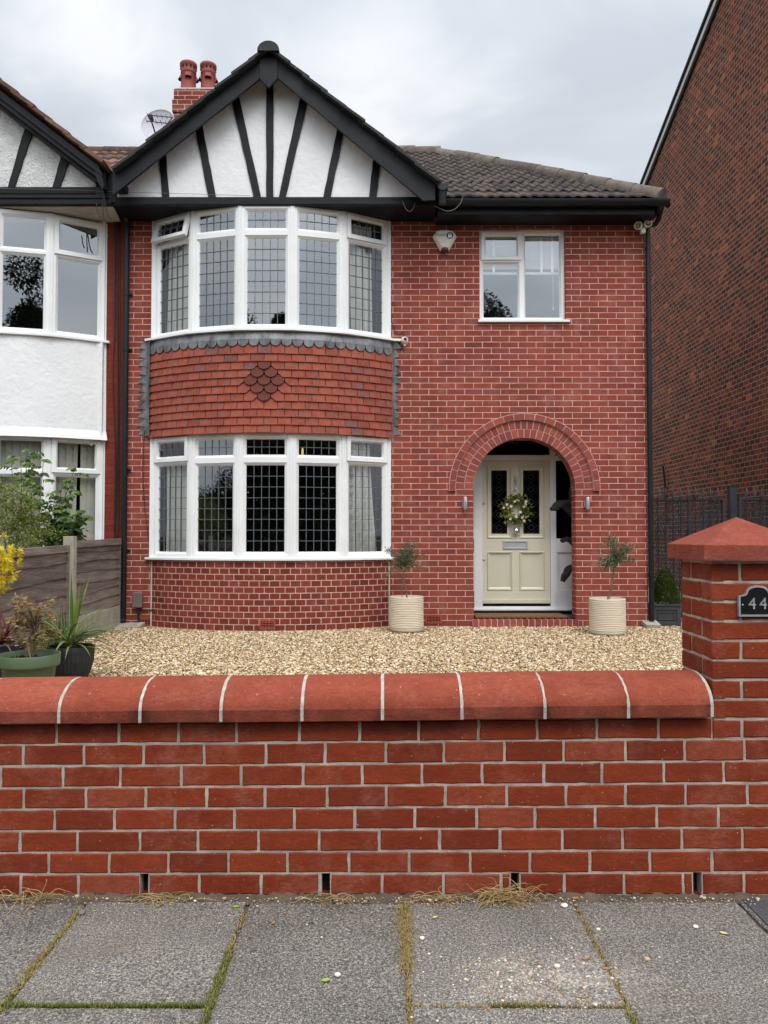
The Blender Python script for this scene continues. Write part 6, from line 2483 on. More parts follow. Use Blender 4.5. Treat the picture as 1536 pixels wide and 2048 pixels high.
# satellite dish and aerial behind the gable
YDs = 11.3
c = P(316, 248, YDs)
ds = thing('satellite_dish', 'grey satellite dish rising behind the left slope of the gable', 'satellite dish', (c.x, YDs, c.z - 0.3))
m = MB()
rx, rz = 34 / F * YDs * 1.04, 33 / F * YDs * 1.04
nrm = Vector((-0.12, -1, 0.22)).normalized()
rot = nrm.to_track_quat('Z', 'Y').to_matrix()
pr_ = [(0.001, -0.06), (0.3, -0.054), (0.6, -0.036), (0.85, -0.014), (1.0, 0.0), (1.01, 0.004), (1.0, -0.012), (0.001, -0.075)]
m.lathe(pr_, 0, 0, 36, T=lambda x, y, z: tuple(c + rot @ Vector((x * rx, y * rz, z))))
m.build('reflector', 'dish', ds)
m = MB()
m.tube([c + Vector((0, 0.05, -0.05)), c + Vector((0.02, 0.2, -0.1)), c + Vector((0.05, 0.25, -0.9))], 0.022, 8)
m.tube([c + Vector((0, 0, -rz)), c + Vector((0.0, -0.36, -0.12))], 0.011, 6)
m.tube([c + Vector((0.0, -0.40, -0.10)), c + Vector((0.0, -0.30, -0.10))], 0.032, 8)
m.build('arm', 'black_plastic', ds)
ae = thing('tv_aerial', 'spiky dark television aerial standing in front of the satellite dish', 'aerial', (c.x, 10.9, c.z - 0.3))
m = MB()
for (xa, ya, xb, yb, n_) in ((295, 230, 345, 235, 6), (293, 242, 335, 247, 5)):
    a, b = P(xa, ya, 10.8), P(xb, yb, 10.8)
    m.tube([a, b], 0.007, 5)
    for i in range(n_):
        p = a + (b - a) * (i / (n_ - 0.7))
        m.tube([p + Vector((-0.012, 0, 0.036)), p + Vector((0.012, 0, -0.03))], 0.004, 4)
b1, b2 = P(345, 235, 10.8), P(335, 247, 10.8)
m.tube([b1, b2, b2 + Vector((0.05, 0, -0.4))], 0.008, 5)
m.build('booms', 'cable', ae)

# driftwood sculpture standing inside the porch
ys = YD - 0.22
dw = thing('driftwood_sculpture', 'dark gnarled driftwood sculpture with branches poking out from the right side of the porch', 'sculpture', (P(1163, 1220, ys).x, ys, FLOOR))
m = MB()
Q = lambda px, py, dy=0: P(px, py, ys + dy)
m.tube([Q(1168, 1232), Q(1162, 1190, .03), Q(1166, 1140), Q(1158, 1100, -.02), Q(1163, 1060), Q(1150, 1020, .02), Q(1146, 985), Q(1150, 955, .02), Q(1160, 930)], [.11, .10, .09, .085, .08, .075, .06, .055, .02], 14)
m.tube([Q(1165, 1040), Q(1152, 1012), Q(1138, 1007, -.02), Q(1122, 1008, -.04), Q(1111, 1013, -.05), Q(1103, 1019, -.05), Q(1101, 1020, -.05)], [.08, .075, .062, .055, .050, .034, .012], 12)
m.tube([Q(1160, 1046), Q(1150, 1036), Q(1143, 1026, -.02), Q(1128, 1014, -.03)], [.06, .05, .04, .03], 10)
m.tube([Q(1165, 1108), Q(1150, 1086), Q(1138, 1078), Q(1127, 1080, -.03), Q(1121, 1083, -.03)], [.06, .052, .042, .034, .018], 10)
m.tube([Q(1170, 1150), Q(1152, 1138), Q(1141, 1135), Q(1134, 1144, -.03), Q(1127, 1155, -.04), Q(1125, 1163, -.04)], [.07, .065, .058, .052, .048, .03], 12)
m.tube([Q(1152, 1140), Q(1140, 1134, -.02), Q(1137, 1131, -.03)], [.05, .04, .02], 8)
o = m.build('wood', 'driftwood', dw)
dm = o.modifiers.new('sub', 'SUBSURF')
dm.levels = dm.render_levels = 2
tx = bpy.data.textures.new('gnarl', 'CLOUDS')
tx.noise_scale = 0.055
ds_ = o.modifiers.new('gnarl', 'DISPLACE')
ds_.texture = tx
ds_.strength = 0.05
ds_.mid_level = 0.5

# doormat
m = MB()
y0, y1 = YH + 0.10, YH + 0.5
m.box(AX0 + 0.03, P(1135, 1232, y0).x, y0, y1, FLOOR, FLOOR + 0.028)
tag(m.build('doormat', 'coir', bevel=0.006), 'brown coir doormat on the porch floor before the front door', 'doormat')

# wreath
wc = (fx(1031.5), YDf - 0.03, fz(1019.5))
wr = thing('wreath', 'green leafy wreath with white and yellow flowers hung on the front door', 'wreath', wc)
m = MB()
q = random.Random(3)
for i in range(620):
    a = q.uniform(0, 2 * math.pi)
    r_ = 0.145 + q.gauss(0, 0.032)
    p = (wc[0] + r_ * math.cos(a), wc[1] + q.uniform(-0.05, 0.01), wc[2] + r_ * math.sin(a))
    out_d = (r_ - 0.145) * 9
    d = Vector((math.cos(a) * out_d + math.sin(a) * -0.7 + q.uniform(-.5, .5), q.uniform(-0.9, 0.0), math.sin(a) * out_d + math.cos(a) * 0.7 + q.uniform(-.5, .5)))
    m.leaf(p, d, (0, -1, 0.3), q.uniform(.025, .06), q.uniform(.012, .024), 0, q.random())
for (a, r_) in ((3.5, .19), (4.0, .2), (0.2, .19), (5.6, .2), (1.0, .2)):
    for t in range(4):
        p = (wc[0] + r_ * math.cos(a), wc[1] - 0.03, wc[2] + r_ * math.sin(a))
        m.leaf(p, (math.cos(a + q.uniform(-.5, .5)), -0.3, math.sin(a + q.uniform(-.5, .5))), (0, -1, 0), .06, .02, 0, q.random())
m.tube([(wc[0] + .145 * math.cos(t * math.pi / 12), wc[1], wc[2] + .145 * math.sin(t * math.pi / 12)) for t in range(25)], 0.016, 6, r=0.1)
m.build('leaves', 'wreath_leaf', wr)


def flowers(name, spots, mat, sz):
    for (dx, dz_) in spots:
        mb = MB()
        c_ = Vector((wc[0] + dx, wc[1] - 0.055, wc[2] + dz_))
        nn = Vector((dx * 2, -1, dz_ * 2)).normalized()
        u = nn.orthogonal().normalized()
        v = nn.cross(u)
        for t in range(5):
            a = 2 * math.pi * t / 5 + q.uniform(-.2, .2)
            d = u * math.cos(a) + v * math.sin(a) + nn * 0.35
            mb.leaf(c_, d, nn, sz * q.uniform(.8, 1.1), sz * .75, 0, .5, .2)
        mb.ball(tuple(c_ + nn * .006), sz * .22, n=6, m=4)
        mb.build(name, mat, wr)


flowers('white_flower', [(-.125, .07), (-.07, .045), (.125, .11), (.12, .075), (.075, -.105), (.10, -.145), (-.02, .11), (.05, -.03), (-.17, .03), (-.08, -.12), (.10, .04), (.0, -.09)], 'petal', .026)
flowers('yellow_flower', [(-.125, -.09), (-.09, -.075), (.15, -.09), (.12, -.10), (.01, .13), (.03, .12), (-.03, .10), (-.11, .02), (.09, -.085)], 'yellow_petal', .018)


# ================================================================== PLANTS
def olive(px, pybase, pw, ph_top, label, seed, cx, cyy, rx, rz, lean):
    base = PG(px, pybase, GZ)
    sc = F / (base.y * 1.0)
    r0 = pw / 2 / sc
    t = thing('potted_olive_tree', label, 'potted tree', (base.x, base.y + r0, GZ), 'olive trees in cream pots beside the porch')
    q = random.Random(seed)
    bx, by = base.x, base.y + r0 * 0.92
    h = Z(ph_top, base.y) - GZ
    mb = MB()
    pf = [(r0 * .80, GZ), (r0 * .92, GZ + .012), (r0 * .985, GZ + .045)]
    nr = 17
    for i in range(nr):
        z0 = GZ + .05 + (h - .075) * i / nr
        hh = (h - .075) / nr
        for f, dr in ((0.0, -.006), (.18, .0), (.5, .003), (.82, .0), (.98, -.006)):
            pf.append((r0 + dr, z0 + hh * f))
    pf += [(r0 * 1.0, GZ + h - .02), (r0 * 1.005, GZ + h - .004), (r0 * .98, GZ + h), (r0 * .90, GZ + h - .002), (r0 * .88, GZ + h - .05)]
    mb.lathe(pf, bx, by, 48)
    mb.build('pot', 'cream_pot', t)
    mb = MB()
    mb.lathe([(r0 * .89, GZ + h - .04), (r0 * .5, GZ + h - .03), (.001, GZ + h - .028)], bx, by, 24)
    mb.build('soil', 'soil', t)
    cc = P(cx, cyy, by)
    RX, RZ = rx / F * by, rz / F * by
    mb = MB()
    zt = GZ + h - .04
    st = Vector((bx + lean * .3, by, zt))
    top = Vector((cc.x, by, cc.z - RZ * .55))
    mb.tube([st, st.lerp(top, .35) + Vector((.008, 0, 0)), st.lerp(top, .7) - Vector((.006, 0, 0)), top], [.011, .009, .009, .008], 7)
    mb.tube([st + Vector((-.06 if lean >= 0 else .03, .01, 0)), top + Vector((-.01, 0, -.02))], .005, 5)
    tips = []
    for i in range(34):
        a = q.uniform(0, 2 * math.pi)
        f = q.uniform(-.75, 1.1)
        rr = math.sqrt(max(0.12, 1 - f * f)) * q.uniform(.75, 1.3)
        e_ = Vector((cc.x + RX * rr * math.cos(a), by + RX * .9 * rr * math.sin(a), cc.z + RZ * f * q.uniform(.8, 1.1)))
        s0 = top.lerp(Vector((cc.x, by, cc.z)), q.uniform(0, 1.1))
        md = s0.lerp(e_, .5) + Vector((0, 0, .03))
        mb.tube([s0, md, e_], [.004, .003, .0015], 4)
        tips.append((s0, md, e_))
    mb.build('trunk', 'bark', t)
    mb = MB()
    for (s0, md, e_) in tips:
        for j in range(70):
            f = q.uniform(.15, 1.12)
            p = s0.lerp(md, f * 2) if f < .5 else md.lerp(e_, f * 2 - 1)
            p = p + Vector((q.gauss(0, .018), q.gauss(0, .018), q.gauss(0, .018)))
            d = (e_ - md).normalized() + Vector((q.uniform(-1, 1), q.uniform(-1, 1), q.uniform(-.8, .9)))
            mb.leaf(p, d, (q.uniform(-1, 1), q.uniform(-1, 1), 1), q.uniform(.022, .042), q.uniform(.008, .012), 0, min(1, max(0, q.gauss(.42, .28))), .15)
    mb.build('crown', 'olive_leaf', t)


olive(814, 1266.5, 69, 1195, 'olive tree in a ribbed cream pot standing below the right end of the bow window', 41, 806, 1124, 36, 38, .02)
olive(1224.5, 1273, 72, 1199, 'olive tree in a ribbed cream pot standing right of the arched porch', 42, 1231, 1112, 36, 34, -.01)

# green pot with a Japanese maple and a cane
gx, gy = PG(62, 1352, GZ).x, 5.42
gx = (62 - 768) / F * gy * 1.0
mp_ = thing('potted_maple', 'small reddish maple with a bamboo cane in a sage green plastic pot', 'potted plant', (gx, gy, GZ), )
sc = F / gy
zr_ = Z(1307, gy)
r0 = 57.5 / sc
m = MB()
m.lathe([(r0 * .72, GZ), (r0 * .74, GZ + .01), (r0 * .88, zr_ - .085), (r0 * .90, zr_ - .083), (r0 * .99, zr_ - .082), (r0 * 1.0, zr_ - .07), (r0 * 1.02, zr_ - .004), (r0 * 1.01, zr_), (r0 * .97, zr_ - .001), (r0 * .93, zr_ - .06)], gx, gy, 48)
m.build('pot', 'green_pot', mp_)
m = MB()
m.lathe([(r0 * .93, zr_ - .05), (r0 * .5, zr_ - .035), (.001, zr_ - .03)], gx, gy, 24)
q = random.Random(6)
for i in range(60):
    a, rr = q.uniform(0, 6.28), r0 * .85 * math.sqrt(q.random())
    m.ball((gx + rr * math.cos(a), gy + rr * math.sin(a), zr_ - .036), q.uniform(.005, .012), n=5, m=4)
m.build('soil', 'soil', mp_)
m = MB()
m.tube([P(61, 1316, gy - .05), P(30, 1185, gy - .05)], [.0055, .0045], 7)
m.build('cane', 'cane', mp_)
m = MB()
cc = P(66, 1230, gy)
st = P(66, 1312, gy)
tp = []
m.tube([st, P(70, 1285, gy), P(72, 1260, gy)], [.008, .007, .006], 6)
for i in range(34):
    e_ = P(q.uniform(18, 112), q.uniform(1190, 1290), gy + q.uniform(-.2, .25))
    s0 = P(71, q.uniform(1250, 1285), gy)
    md = s0.lerp(e_, .5) + Vector((0, 0, .04))
    m.tube([s0, md, e_], [.004, .003, .001], 4)
    tp.append((s0, md, e_))
m.build('stems', 'bark', mp_)
m = MB()
for (s0, md, e_) in tp:
    for j in range(22):
        p = md.lerp(e_, q.uniform(.1, 1.15)) + Vector((q.gauss(0, .02), q.gauss(0, .02), q.gauss(0, .012)))
        hd = q.uniform(0, 6.28)
        rv = min(1, max(0, q.gauss(.5, .3)))
        for t in (-.9, -.45, 0, .45, .9):        # palmate leaf: five narrow lobes
            m.leaf(p, (math.cos(hd + t), math.sin(hd + t), -.35 + q.uniform(-.15, .15)), (0, 0, 1), q.uniform(.028, .042) * (1 - .25 * abs(t)), .008, 0, rv, .1)
m.build('foliage', 'maple_leaf', mp_)

# dark bowl pot with a strap-leaved cordyline
cyd = 6.15
cxd = (145 - 768) / F * cyd
co = thing('potted_cordyline', 'green strap-leaved cordyline in a dark rounded pot at the edge of the gravel', 'potted plant', (cxd, cyd, GZ))
zr_ = Z(1291, cyd)
r0 = 44 / F * cyd
m = MB()
pf = [(r0 * .60, GZ), (r0 * .66, GZ + .012), (r0 * .85, GZ + .09), (r0 * .97, GZ + .17), (r0 * 1.0, zr_ - .03), (r0 * .98, zr_), (r0 * .93, zr_), (r0 * .90, zr_ - .05)]
n_ = 72
vs, fs = [], []
for (rr, z) in pf:
    for j in range(n_):
        a = 2 * math.pi * j / n_
        r2 = rr + (.0035 if j % 2 else 0)
        vs.append((cxd + r2 * math.cos(a), cyd + r2 * math.sin(a), z))
for i in range(len(pf) - 1):
    for j in range(n_):
        fs.append((i * n_ + j, i * n_ + (j + 1) % n_, (i + 1) * n_ + (j + 1) % n_, (i + 1) * n_ + j))
m.add(vs, fs, sm=False)
m.build('pot', 'dark_pot', co)
m = MB()
m.lathe([(r0 * .9, zr_ - .045), (.001, zr_ - .035)], cxd, cyd, 24)
m.build('soil', 'soil', co)
m = MB()
q = random.Random(12)
c0_ = Vector((cxd, cyd, zr_ - .03))
for i in range(74):
    a = q.uniform(0, 2 * math.pi)
    el = q.choice((q.uniform(1.0, 1.4), q.uniform(.6, 1.1), q.uniform(.2, .8), q.uniform(.2, .8), q.uniform(.3, .9)))
    ln = q.uniform(.34, .56) * (1.0 if el > .7 else .95)
    d = (math.cos(a) * math.cos(el), math.sin(a) * math.cos(el), math.sin(el))
    m.blade(c0_ + Vector((q.gauss(0, .012), q.gauss(0, .012), q.uniform(0, .09))), d, ln, q.uniform(.016, .026), q.uniform(.2, .5) if el > 1.2 else q.uniform(.7, 1.5), 8, 0, min(1, max(0, q.gauss(.5, .25))))
for a, tl in ((-1.6, .04), (-.5, .3), (3.3, .34)):
    m.blade(c0_ + Vector((q.gauss(0, .01), 0, .06)), (math.cos(a) * tl, math.sin(a) * tl, .97), .54, .03, .1, 8, 0, .45)
m.build('foliage', 'sword_leaf', co)
m = MB()
m.tube([c0_, c0_ + Vector((0, 0, .1))], [.022, .018], 8)
m.build('stem', 'bark', co)

# dark trough with a pink-red strap plant, and the two further back
ryd = 5.85
rxd = (8 - 768) / F * ryd
rp = thing('potted_red_flax', 'pink and red strap-leaved plant in a dark ribbed pot at the left edge', 'potted plant', (rxd, ryd, GZ))
zr_ = Z(1284, ryd)
r0 = 42 / F * ryd
m = MB()
m.lathe([(r0 * .8, GZ), (r0 * .84, GZ + .01)] + [(r0 * (.86 + .14 * i / 10) + (.004 if i % 2 else 0), GZ + .02 + (zr_ - GZ - .05) * i / 10) for i in range(11)] + [(r0 * 1.03, zr_ - .02), (r0 * 1.03, zr_), (r0 * .95, zr_), (r0 * .93, zr_ - .04)], rxd, ryd, 40)
m.build('pot', 'dark_pot', rp)
m = MB()
m.lathe([(r0 * .93, zr_ - .03), (.001, zr_ - .025)], rxd, ryd, 20)
m.build('soil', 'soil', rp)
m = MB()
q = random.Random(77)
for i in range(70):
    a = q.uniform(0, 2 * math.pi)
    el = q.uniform(.5, 1.5)
    m.blade((rxd + q.gauss(0, .02), ryd + q.gauss(0, .02), zr_ - .02), (math.cos(a) * math.cos(el), math.sin(a) * math.cos(el), math.sin(el)), q.uniform(.22, .40), q.uniform(.010, .018), q.uniform(.5, 1.6), 7, 0, q.random())
m.build('foliage', 'red_leaf', rp)

sp = thing('sword_leaf_clump', 'clump of upright green sword-shaped leaves at the foot of the fence', 'plant', ((100 - 768) / F * 7.4, 7.4, GZ))
m = MB()
q = random.Random(14)
for i in range(70):
    a = q.uniform(0, 2 * math.pi)
    el = q.uniform(1.05, 1.52)
    b = ((100 - 768) / F * 7.4 + q.gauss(0, .07), 7.4 + q.gauss(0, .1), GZ)
    m.blade(b, (math.cos(a) * math.cos(el), math.sin(a) * math.cos(el), math.sin(el)), q.uniform(.3, .55), q.uniform(.014, .022), q.uniform(.1, .5), 6, 0, q.uniform(0, .6))
m.build('foliage', 'sword_leaf', sp)

fe = thing('variegated_fern', 'feathery pale green and pinkish plant filling the gap behind the green pot', 'plant', ((112 - 768) / F * 6.5, 6.5, GZ))
m = MB()
q = random.Random(15)
for i in range(46):
    a = q.uniform(0, 2 * math.pi)
    b = Vector(((104 - 768) / F * 6.5 + q.gauss(0, .06), 6.5 + q.gauss(0, .06), GZ))
    ln = q.uniform(.28, .5)
    d = Vector((math.cos(a) * .6, math.sin(a) * .6, 1)).normalized()
    p = b.copy()
    for s in range(16):
        d = (d + Vector((0, 0, -.05))).normalized()
        p = p + d * ln / 16
        if s > 4:
            sd = d.cross(Vector((0, 0, 1))).normalized()
            for sg in (-1, 1):
                m.leaf(p, sd * sg + d * .6 + Vector((0, 0, -.2)), (0, 0, 1), .045 * (1 - s / 20), .009, 0, q.random(), .1)
m.build('foliage', 'maple_leaf', fe)
m = MB()
for i in range(10):
    a = q.uniform(0, 6.28)
    b = Vector(((104 - 768) / F * 6.5, 6.5, GZ))
    m.tube([b, b + Vector((math.cos(a) * .08, math.sin(a) * .08, .3))], [.004, .002], 5)
m.build('stems', 'bark', fe)


def bush(name, label, cat, cx, cy_, z0, lobes, n, leaf, ln, wd, seed, stems=9, group=None, root=None):
    """leafy shrub: stems fanning out of one foot, leaves filling the lobes"""
    q = random.Random(seed)
    t = thing(name, label, cat, (cx, cy_, z0), group)
    mb = MB()
    for i in range(stems):
        l_ = lobes[i % len(lobes)]
        e_ = Vector((l_[0] + q.gauss(0, l_[3] * .4), l_[1] + q.gauss(0, l_[3] * .4), l_[2]))
        b = Vector((cx + q.gauss(0, .05), cy_ + q.gauss(0, .05), z0))
        mb.tube([b, b.lerp(e_, .5) + Vector((q.gauss(0, .05), q.gauss(0, .05), .05)), e_], [.016, .01, .004], 6)
    mb.build('stems', 'bark', t)
    mb = MB()
    tot = sum(l_[3] ** 2 for l_ in lobes)
    for l_ in lobes:
        k_ = int(n * l_[3] ** 2 / tot)
        sub = []
        for j in range(max(8, k_ // 22)):
            v = Vector((q.gauss(0, 1), q.gauss(0, 1), q.gauss(0, .8)))
            v = v.normalized() * q.uniform(.35, 1.08)
            sub.append((Vector((l_[0], l_[1], l_[2])) + v * l_[3], v))
        for j in range(k_):
            c_, v = q.choice(sub)
            p = c_ + Vector((q.gauss(0, 1), q.gauss(0, 1), q.gauss(0, .7))) * l_[3] * .16
            d = v.normalized() + Vector((q.uniform(-1, 1), q.uniform(-1, 1), q.uniform(-.8, .6)))
            mb.leaf(p, d, (q.uniform(-.5, .5), q.uniform(-.5, .5), 1), ln * q.uniform(.6, 1.3), wd * q.uniform(.7, 1.2), 0, min(1, max(0, q.gauss(.45, .25))))
    mb.build('foliage', leaf, t)
    return t


sx_ = lambda px, Y: (px - 768) / F * Y
bush('small_leaved_shrub', 'dense small-leaved olive green shrub leaning over the fence at the left edge', 'shrub', sx_(20, 7.9), 7.9, GZ,
     [(sx_(15, 7.9), 7.9, Z(1045, 7.9), .30), (sx_(62, 8.1), 8.1, Z(1060, 8.1), .26), (sx_(-25, 7.7), 7.7, Z(1010, 7.7), .34), (sx_(28, 7.9), 7.9, Z(1000, 7.9), .22), (sx_(45, 7.6), 7.6, Z(1095, 7.6), .18)], 9000, 'small_leaf', .026, .013, 51)
bs = bush('leafy_shrub', 'taller leafy green shrub with dark upright shoots before the lower white bay window', 'shrub', sx_(105, 8.7), 8.7, GZ,
          [(sx_(105, 8.7), 8.7, Z(1066, 8.7), .25), (sx_(138, 8.8), 8.8, Z(1060, 8.8), .2), (sx_(70, 8.6), 8.6, Z(1050, 8.6), .25), (sx_(145, 8.7), 8.7, Z(1085, 8.7), .12), (sx_(110, 8.5), 8.5, Z(1090, 8.5), .18)], 2400, 'shrub_leaf', .062, .036, 52)
# tall shoots with pinnate leaves
ms, ml = MB(), MB()
q = random.Random(53)
for (bx_, by_, tx_, ty_) in ((66, 1010, 55, 905), (50, 1010, 52, 900), (24, 1000, 22, 912), (76, 1030, 87, 920), (118, 1040, 125, 960), (100, 1040, 101, 988), (92, 1030, 150, 935), (130, 1030, 172, 1022), (15, 980, -8, 930), (42, 990, 42, 915), (110, 1030, 145, 975)):
    a, b = P(bx_, by_ + 60, 8.6), P(tx_, ty_, 8.6)
    md = a.lerp(b, .5) + Vector((q.uniform(-.03, .03), 0, .02))
    ms.tube([a, md, b], [.006, .005, .003], 5)
    for s in range(9):
        f = .35 + .65 * s / 8
        p = a.lerp(md, f * 2) if f < .5 else md.lerp(b, f * 2 - 1)
        an = q.uniform(0, 6.28)
        dr = Vector((math.cos(an), math.sin(an) * .7, .25))
        ln = q.uniform(.10, .2) * (1.15 - .4 * f)
        for u in range(5):
            pp = p + dr * ln * (u + 1) / 5 + Vector((0, 0, -.05 * (u / 5) ** 2))
            for sg in (-1, 1):
                sd = Vector((-dr.y, dr.x, 0)) * sg
                ml.leaf(pp, sd + dr * .4 + Vector((0, -.2, -.75)), (q.uniform(-.4, .4), -1, .7), q.uniform(.05, .078), .036, 0, min(1, max(0, q.gauss(.4, .25))), .1)
ms.build('shoots', 'bark', bs)
ml.build('shoot_leaves', 'shrub_leaf', bs)
yb = thing('yellow_shrub', 'bright golden yellow leafed shrub poking in at the left edge', 'shrub', (sx_(-45, 5.6), 5.6, GZ))
m = MB()
q = random.Random(61)
bc = Vector((sx_(-40, 5.6), 5.6, Z(1128, 5.6)))
mst = MB()
for i in range(210):
    v = Vector((q.gauss(0, 1), q.gauss(0, 1), q.gauss(0, .75))).normalized()
    c_ = bc + v * .255 * q.uniform(.55, 1.05)
    if i % 5 == 0:
        mst.tube([(bc.x, bc.y, GZ), bc + Vector((0, 0, -.15)), c_], [.012, .008, .003], 5)
    for j in range(14):
        a = 2 * math.pi * j / 14 + q.uniform(-.2, .2)
        u = v.orthogonal().normalized()
        w_ = v.cross(u)
        d = v * q.uniform(.2, 1.2) + u * math.cos(a) + w_ * math.sin(a)
        m.leaf(c_, d, v, q.uniform(.035, .06), .015, 0, q.random(), .1)
m.build('foliage', 'yellow_leaf', yb)
mst.build('stems', 'bark', yb)

# ================================================================== PAVEMENT LITTER, MOSS, STRAW
mq = random.Random(19)
m = MB()
T_g = []


def moss_line(x0, y0, x1, y1, dens, wdt, dry=0.0):
    ln = math.hypot(x1 - x0, y1 - y0)
    n_ = int(ln * dens * .55)
    for i in range(n_):
        f = mq.random()
        x = x0 + (x1 - x0) * f + mq.gauss(0, wdt)
        y = y0 + (y1 - y0) * f + mq.gauss(0, wdt)
        a = mq.uniform(0, 6.28)
        h = mq.uniform(.006, .018)
        r_ = min(1, max(0, mq.gauss(.5 + dry, .25)))
        for t in range(3):
            b = a + t * 2.1 + mq.uniform(-.4, .4)
            m.leaf((x, y, -.006), (math.cos(b) * .8, math.sin(b) * .8, mq.uniform(.5, 1.4)), (0, 0, 1), h * mq.uniform(.8, 1.4), .0028, 0, r_, .05)


XA_, XB_, XC_, XD_ = -1.11, -0.508, 0.075, 0.708
moss_line(XA_, 2.06, XA_, 2.9, 1500, .007, .3)
moss_line(XA_, 2.45, XA_, 2.62, 1500, .01, .45)
moss_line(XA_, 2.313, XB_, 2.313, 4200, .006, -.25)
moss_line(XA_, 2.30, XA_ + .05, 2.313, 9000, .01, -.1)
moss_line(XB_, 2.02, XB_, 2.62, 3600, .008, -.05)
moss_line(XB_, 2.62, XB_, 2.9, 700, .008, .5)
moss_line(XC_, 2.5, XC_, 2.93, 5200, .013, .42)
moss_line(XC_, 2.02, XC_, 2.5, 1300, .006, .5)
moss_line(XC_, 2.05, XC_, 2.15, 2500, .008, 0)
moss_line(XC_ + .24, 2.313, XC_ + .43, 2.313, 4200, .007, 0)
moss_line(XC_, 2.313, XD_, 2.313, 600, .005, .5)
moss_line(XD_, 2.25, XD_, 2.9, 1200, .007, .45)
moss_line(XD_, 2.05, XD_, 2.27, 4000, .009, .05)
moss_line(1.325, 2.3, 1.325, 2.7, 300, .006, .4)
m.build('moss', 'moss', kind='stuff')

# grit along the wall foot and on the worn slab
m = MB()
for i in range(3200):
    if i < 1000:
        x, y = mq.uniform(-1.6, 1.65), 2.985 - abs(mq.gauss(0, .035))
        z = .006
    elif i < 2800:
        x, y = mq.gauss(.47, .14), mq.gauss(2.44, .09)
        z = 0
    else:
        x, y = mq.uniform(-1.4, 1.6), mq.uniform(2.0, 2.95)
        z = 0
    r_ = min(.009, mq.gammavariate(2.2, .0008) + .0006)
    if i < 90:
        r_ *= 2.2
    m.ball((x, y, z + r_ * .4), r_, r_ * mq.uniform(.7, 1), r_ * .6, 5, 3, 0, mq.random() * (.7 if i < 90 else 1))
m.build('grit', 'stone', kind='stuff')


def straw(label, px, py, n_, rad, ln, seed, h=.05):
    q = random.Random(seed)
    c_ = PG(px, py, .01)
    mb = MB()
    for i in range(n_):
        a = q.uniform(0, 6.28)
        p = Vector((c_.x + q.gauss(0, rad), min(2.96, c_.y + q.gauss(0, rad * .35)), .008 + abs(q.gauss(0, h * .25))))
        pts = [p]
        d = Vector((math.cos(a), math.sin(a) * .55, q.uniform(.1, .8)))
        for s in range(5):
            d = (d + Vector((q.gauss(0, .3), q.gauss(0, .2), q.uniform(-.6, .05)))).normalized()
            nx = pts[-1] + d * ln * q.uniform(.5, 1.1) / 5
            nx.z = max(nx.z, .004)
            nx.y = min(nx.y, 2.975)
            pts.append(nx)
        mb.tube(pts, [.0013, .0013, .0012, .001, .0008, .0004], 4, 0, q.random())
    o = mb.build('dry_grass', 'straw')
    return tag(o, label, 'dry grass', 'dry grass along the wall foot')


straw('largest tuft of dry straw heaped against the wall below the right-hand middle weep hole', 1010, 1797, 150, .04, .13, 1, .07)
straw('wispy dry straw lying left of the largest tuft', 890, 1793, 45, .08, .11, 2, .04)
straw('sprawling dry straw tuft at the far left of the wall foot', 62, 1800, 40, .05, .15, 3, .06)
straw('dry straw beside the leftmost weep hole', 330, 1790, 40, .06, .11, 4, .04)
straw('few dry straws beside the second weep hole from the left', 660, 1788, 26, .06, .12, 5, .03)


def litter_leaf(px, py, size, mat, ang, label, wd=.55):
    c_ = PG(px, py, .004)
    mb = MB()
    T_ = lambda u, v, w_: (c_.x + (u * math.cos(ang) - v * math.sin(ang)) * size, c_.y + (u * math.sin(ang) + v * math.cos(ang)) * size, .004 + w_ * size)
    n_ = 8
    top, bot = [], []
    for i in range(n_ + 1):
        u = -.5 + i / n_
        hw = wd * .5 * math.sin(math.pi * (i / n_) ** .8)
        top.append((u, hw, .10 + .12 * u * u))
        bot.append((u, -hw, .08 + .1 * u * u))
    mid = [(-.5 + i / n_, 0, .02 + .12 * (-.5 + i / n_) ** 2) for i in range(n_ + 1)]
    vs = [T_(*p) for p in top + mid + bot]
    k_ = n_ + 1
    fs = [(i, i + 1, k_ + i + 1, k_ + i) for i in range(n_)] + [(k_ + i, k_ + i + 1, 2 * k_ + i + 1, 2 * k_ + i) for i in range(n_)]
    mb.add(vs, fs, sm=True)
    mb.tube([T_(-.5, 0, .05), T_(-.72, .04, .02)], .0006, 4)
    tag(mb.build('fallen_leaf', mat), label, 'leaf', 'fallen leaves on the pavement')


litter_leaf(652, 1961, .030, 'fresh_leaf', .35, 'fresh green leaf lying in the middle of the large centre slab')
litter_leaf(473, 1814, .028, 'fresh_leaf', .1, 'green leaf near the top of the second joint from the left')
litter_leaf(342, 1806, .018, 'fresh_leaf', .9, 'small green leaf near the wall between the two left weep holes')
litter_leaf(278, 1797, .03, 'fresh_leaf', 0, 'green leaf tucked at the wall foot by the leftmost weep hole')
litter_leaf(190, 1822, .014, 'fresh_leaf', .5, 'tiny green leaf beside the dark pebble at the upper left')
litter_leaf(194, 1950, .012, 'fresh_leaf', 1.2, 'tiny green leaf alone in the middle of the left slab')
litter_leaf(1448, 1867, .028, 'pale_leaf', -.5, 'pale yellow leaf lying on the far right slab')
litter_leaf(870, 1835, .022, 'pale_leaf', .6, 'pale dry leaf below the wispy straw near the central joint')
litter_leaf(547, 1846, .022, 'dry_leaf', 1.1, 'brown curled leaf on the upper left of the large centre slab')
litter_leaf(1172, 1918, .026, 'dry_leaf', .3, 'orange-brown leaf fragment on the worn gritty slab')
litter_leaf(1215, 1938, .024, 'dry_leaf', .1, 'orange-brown leaf fragment on the right-hand joint')
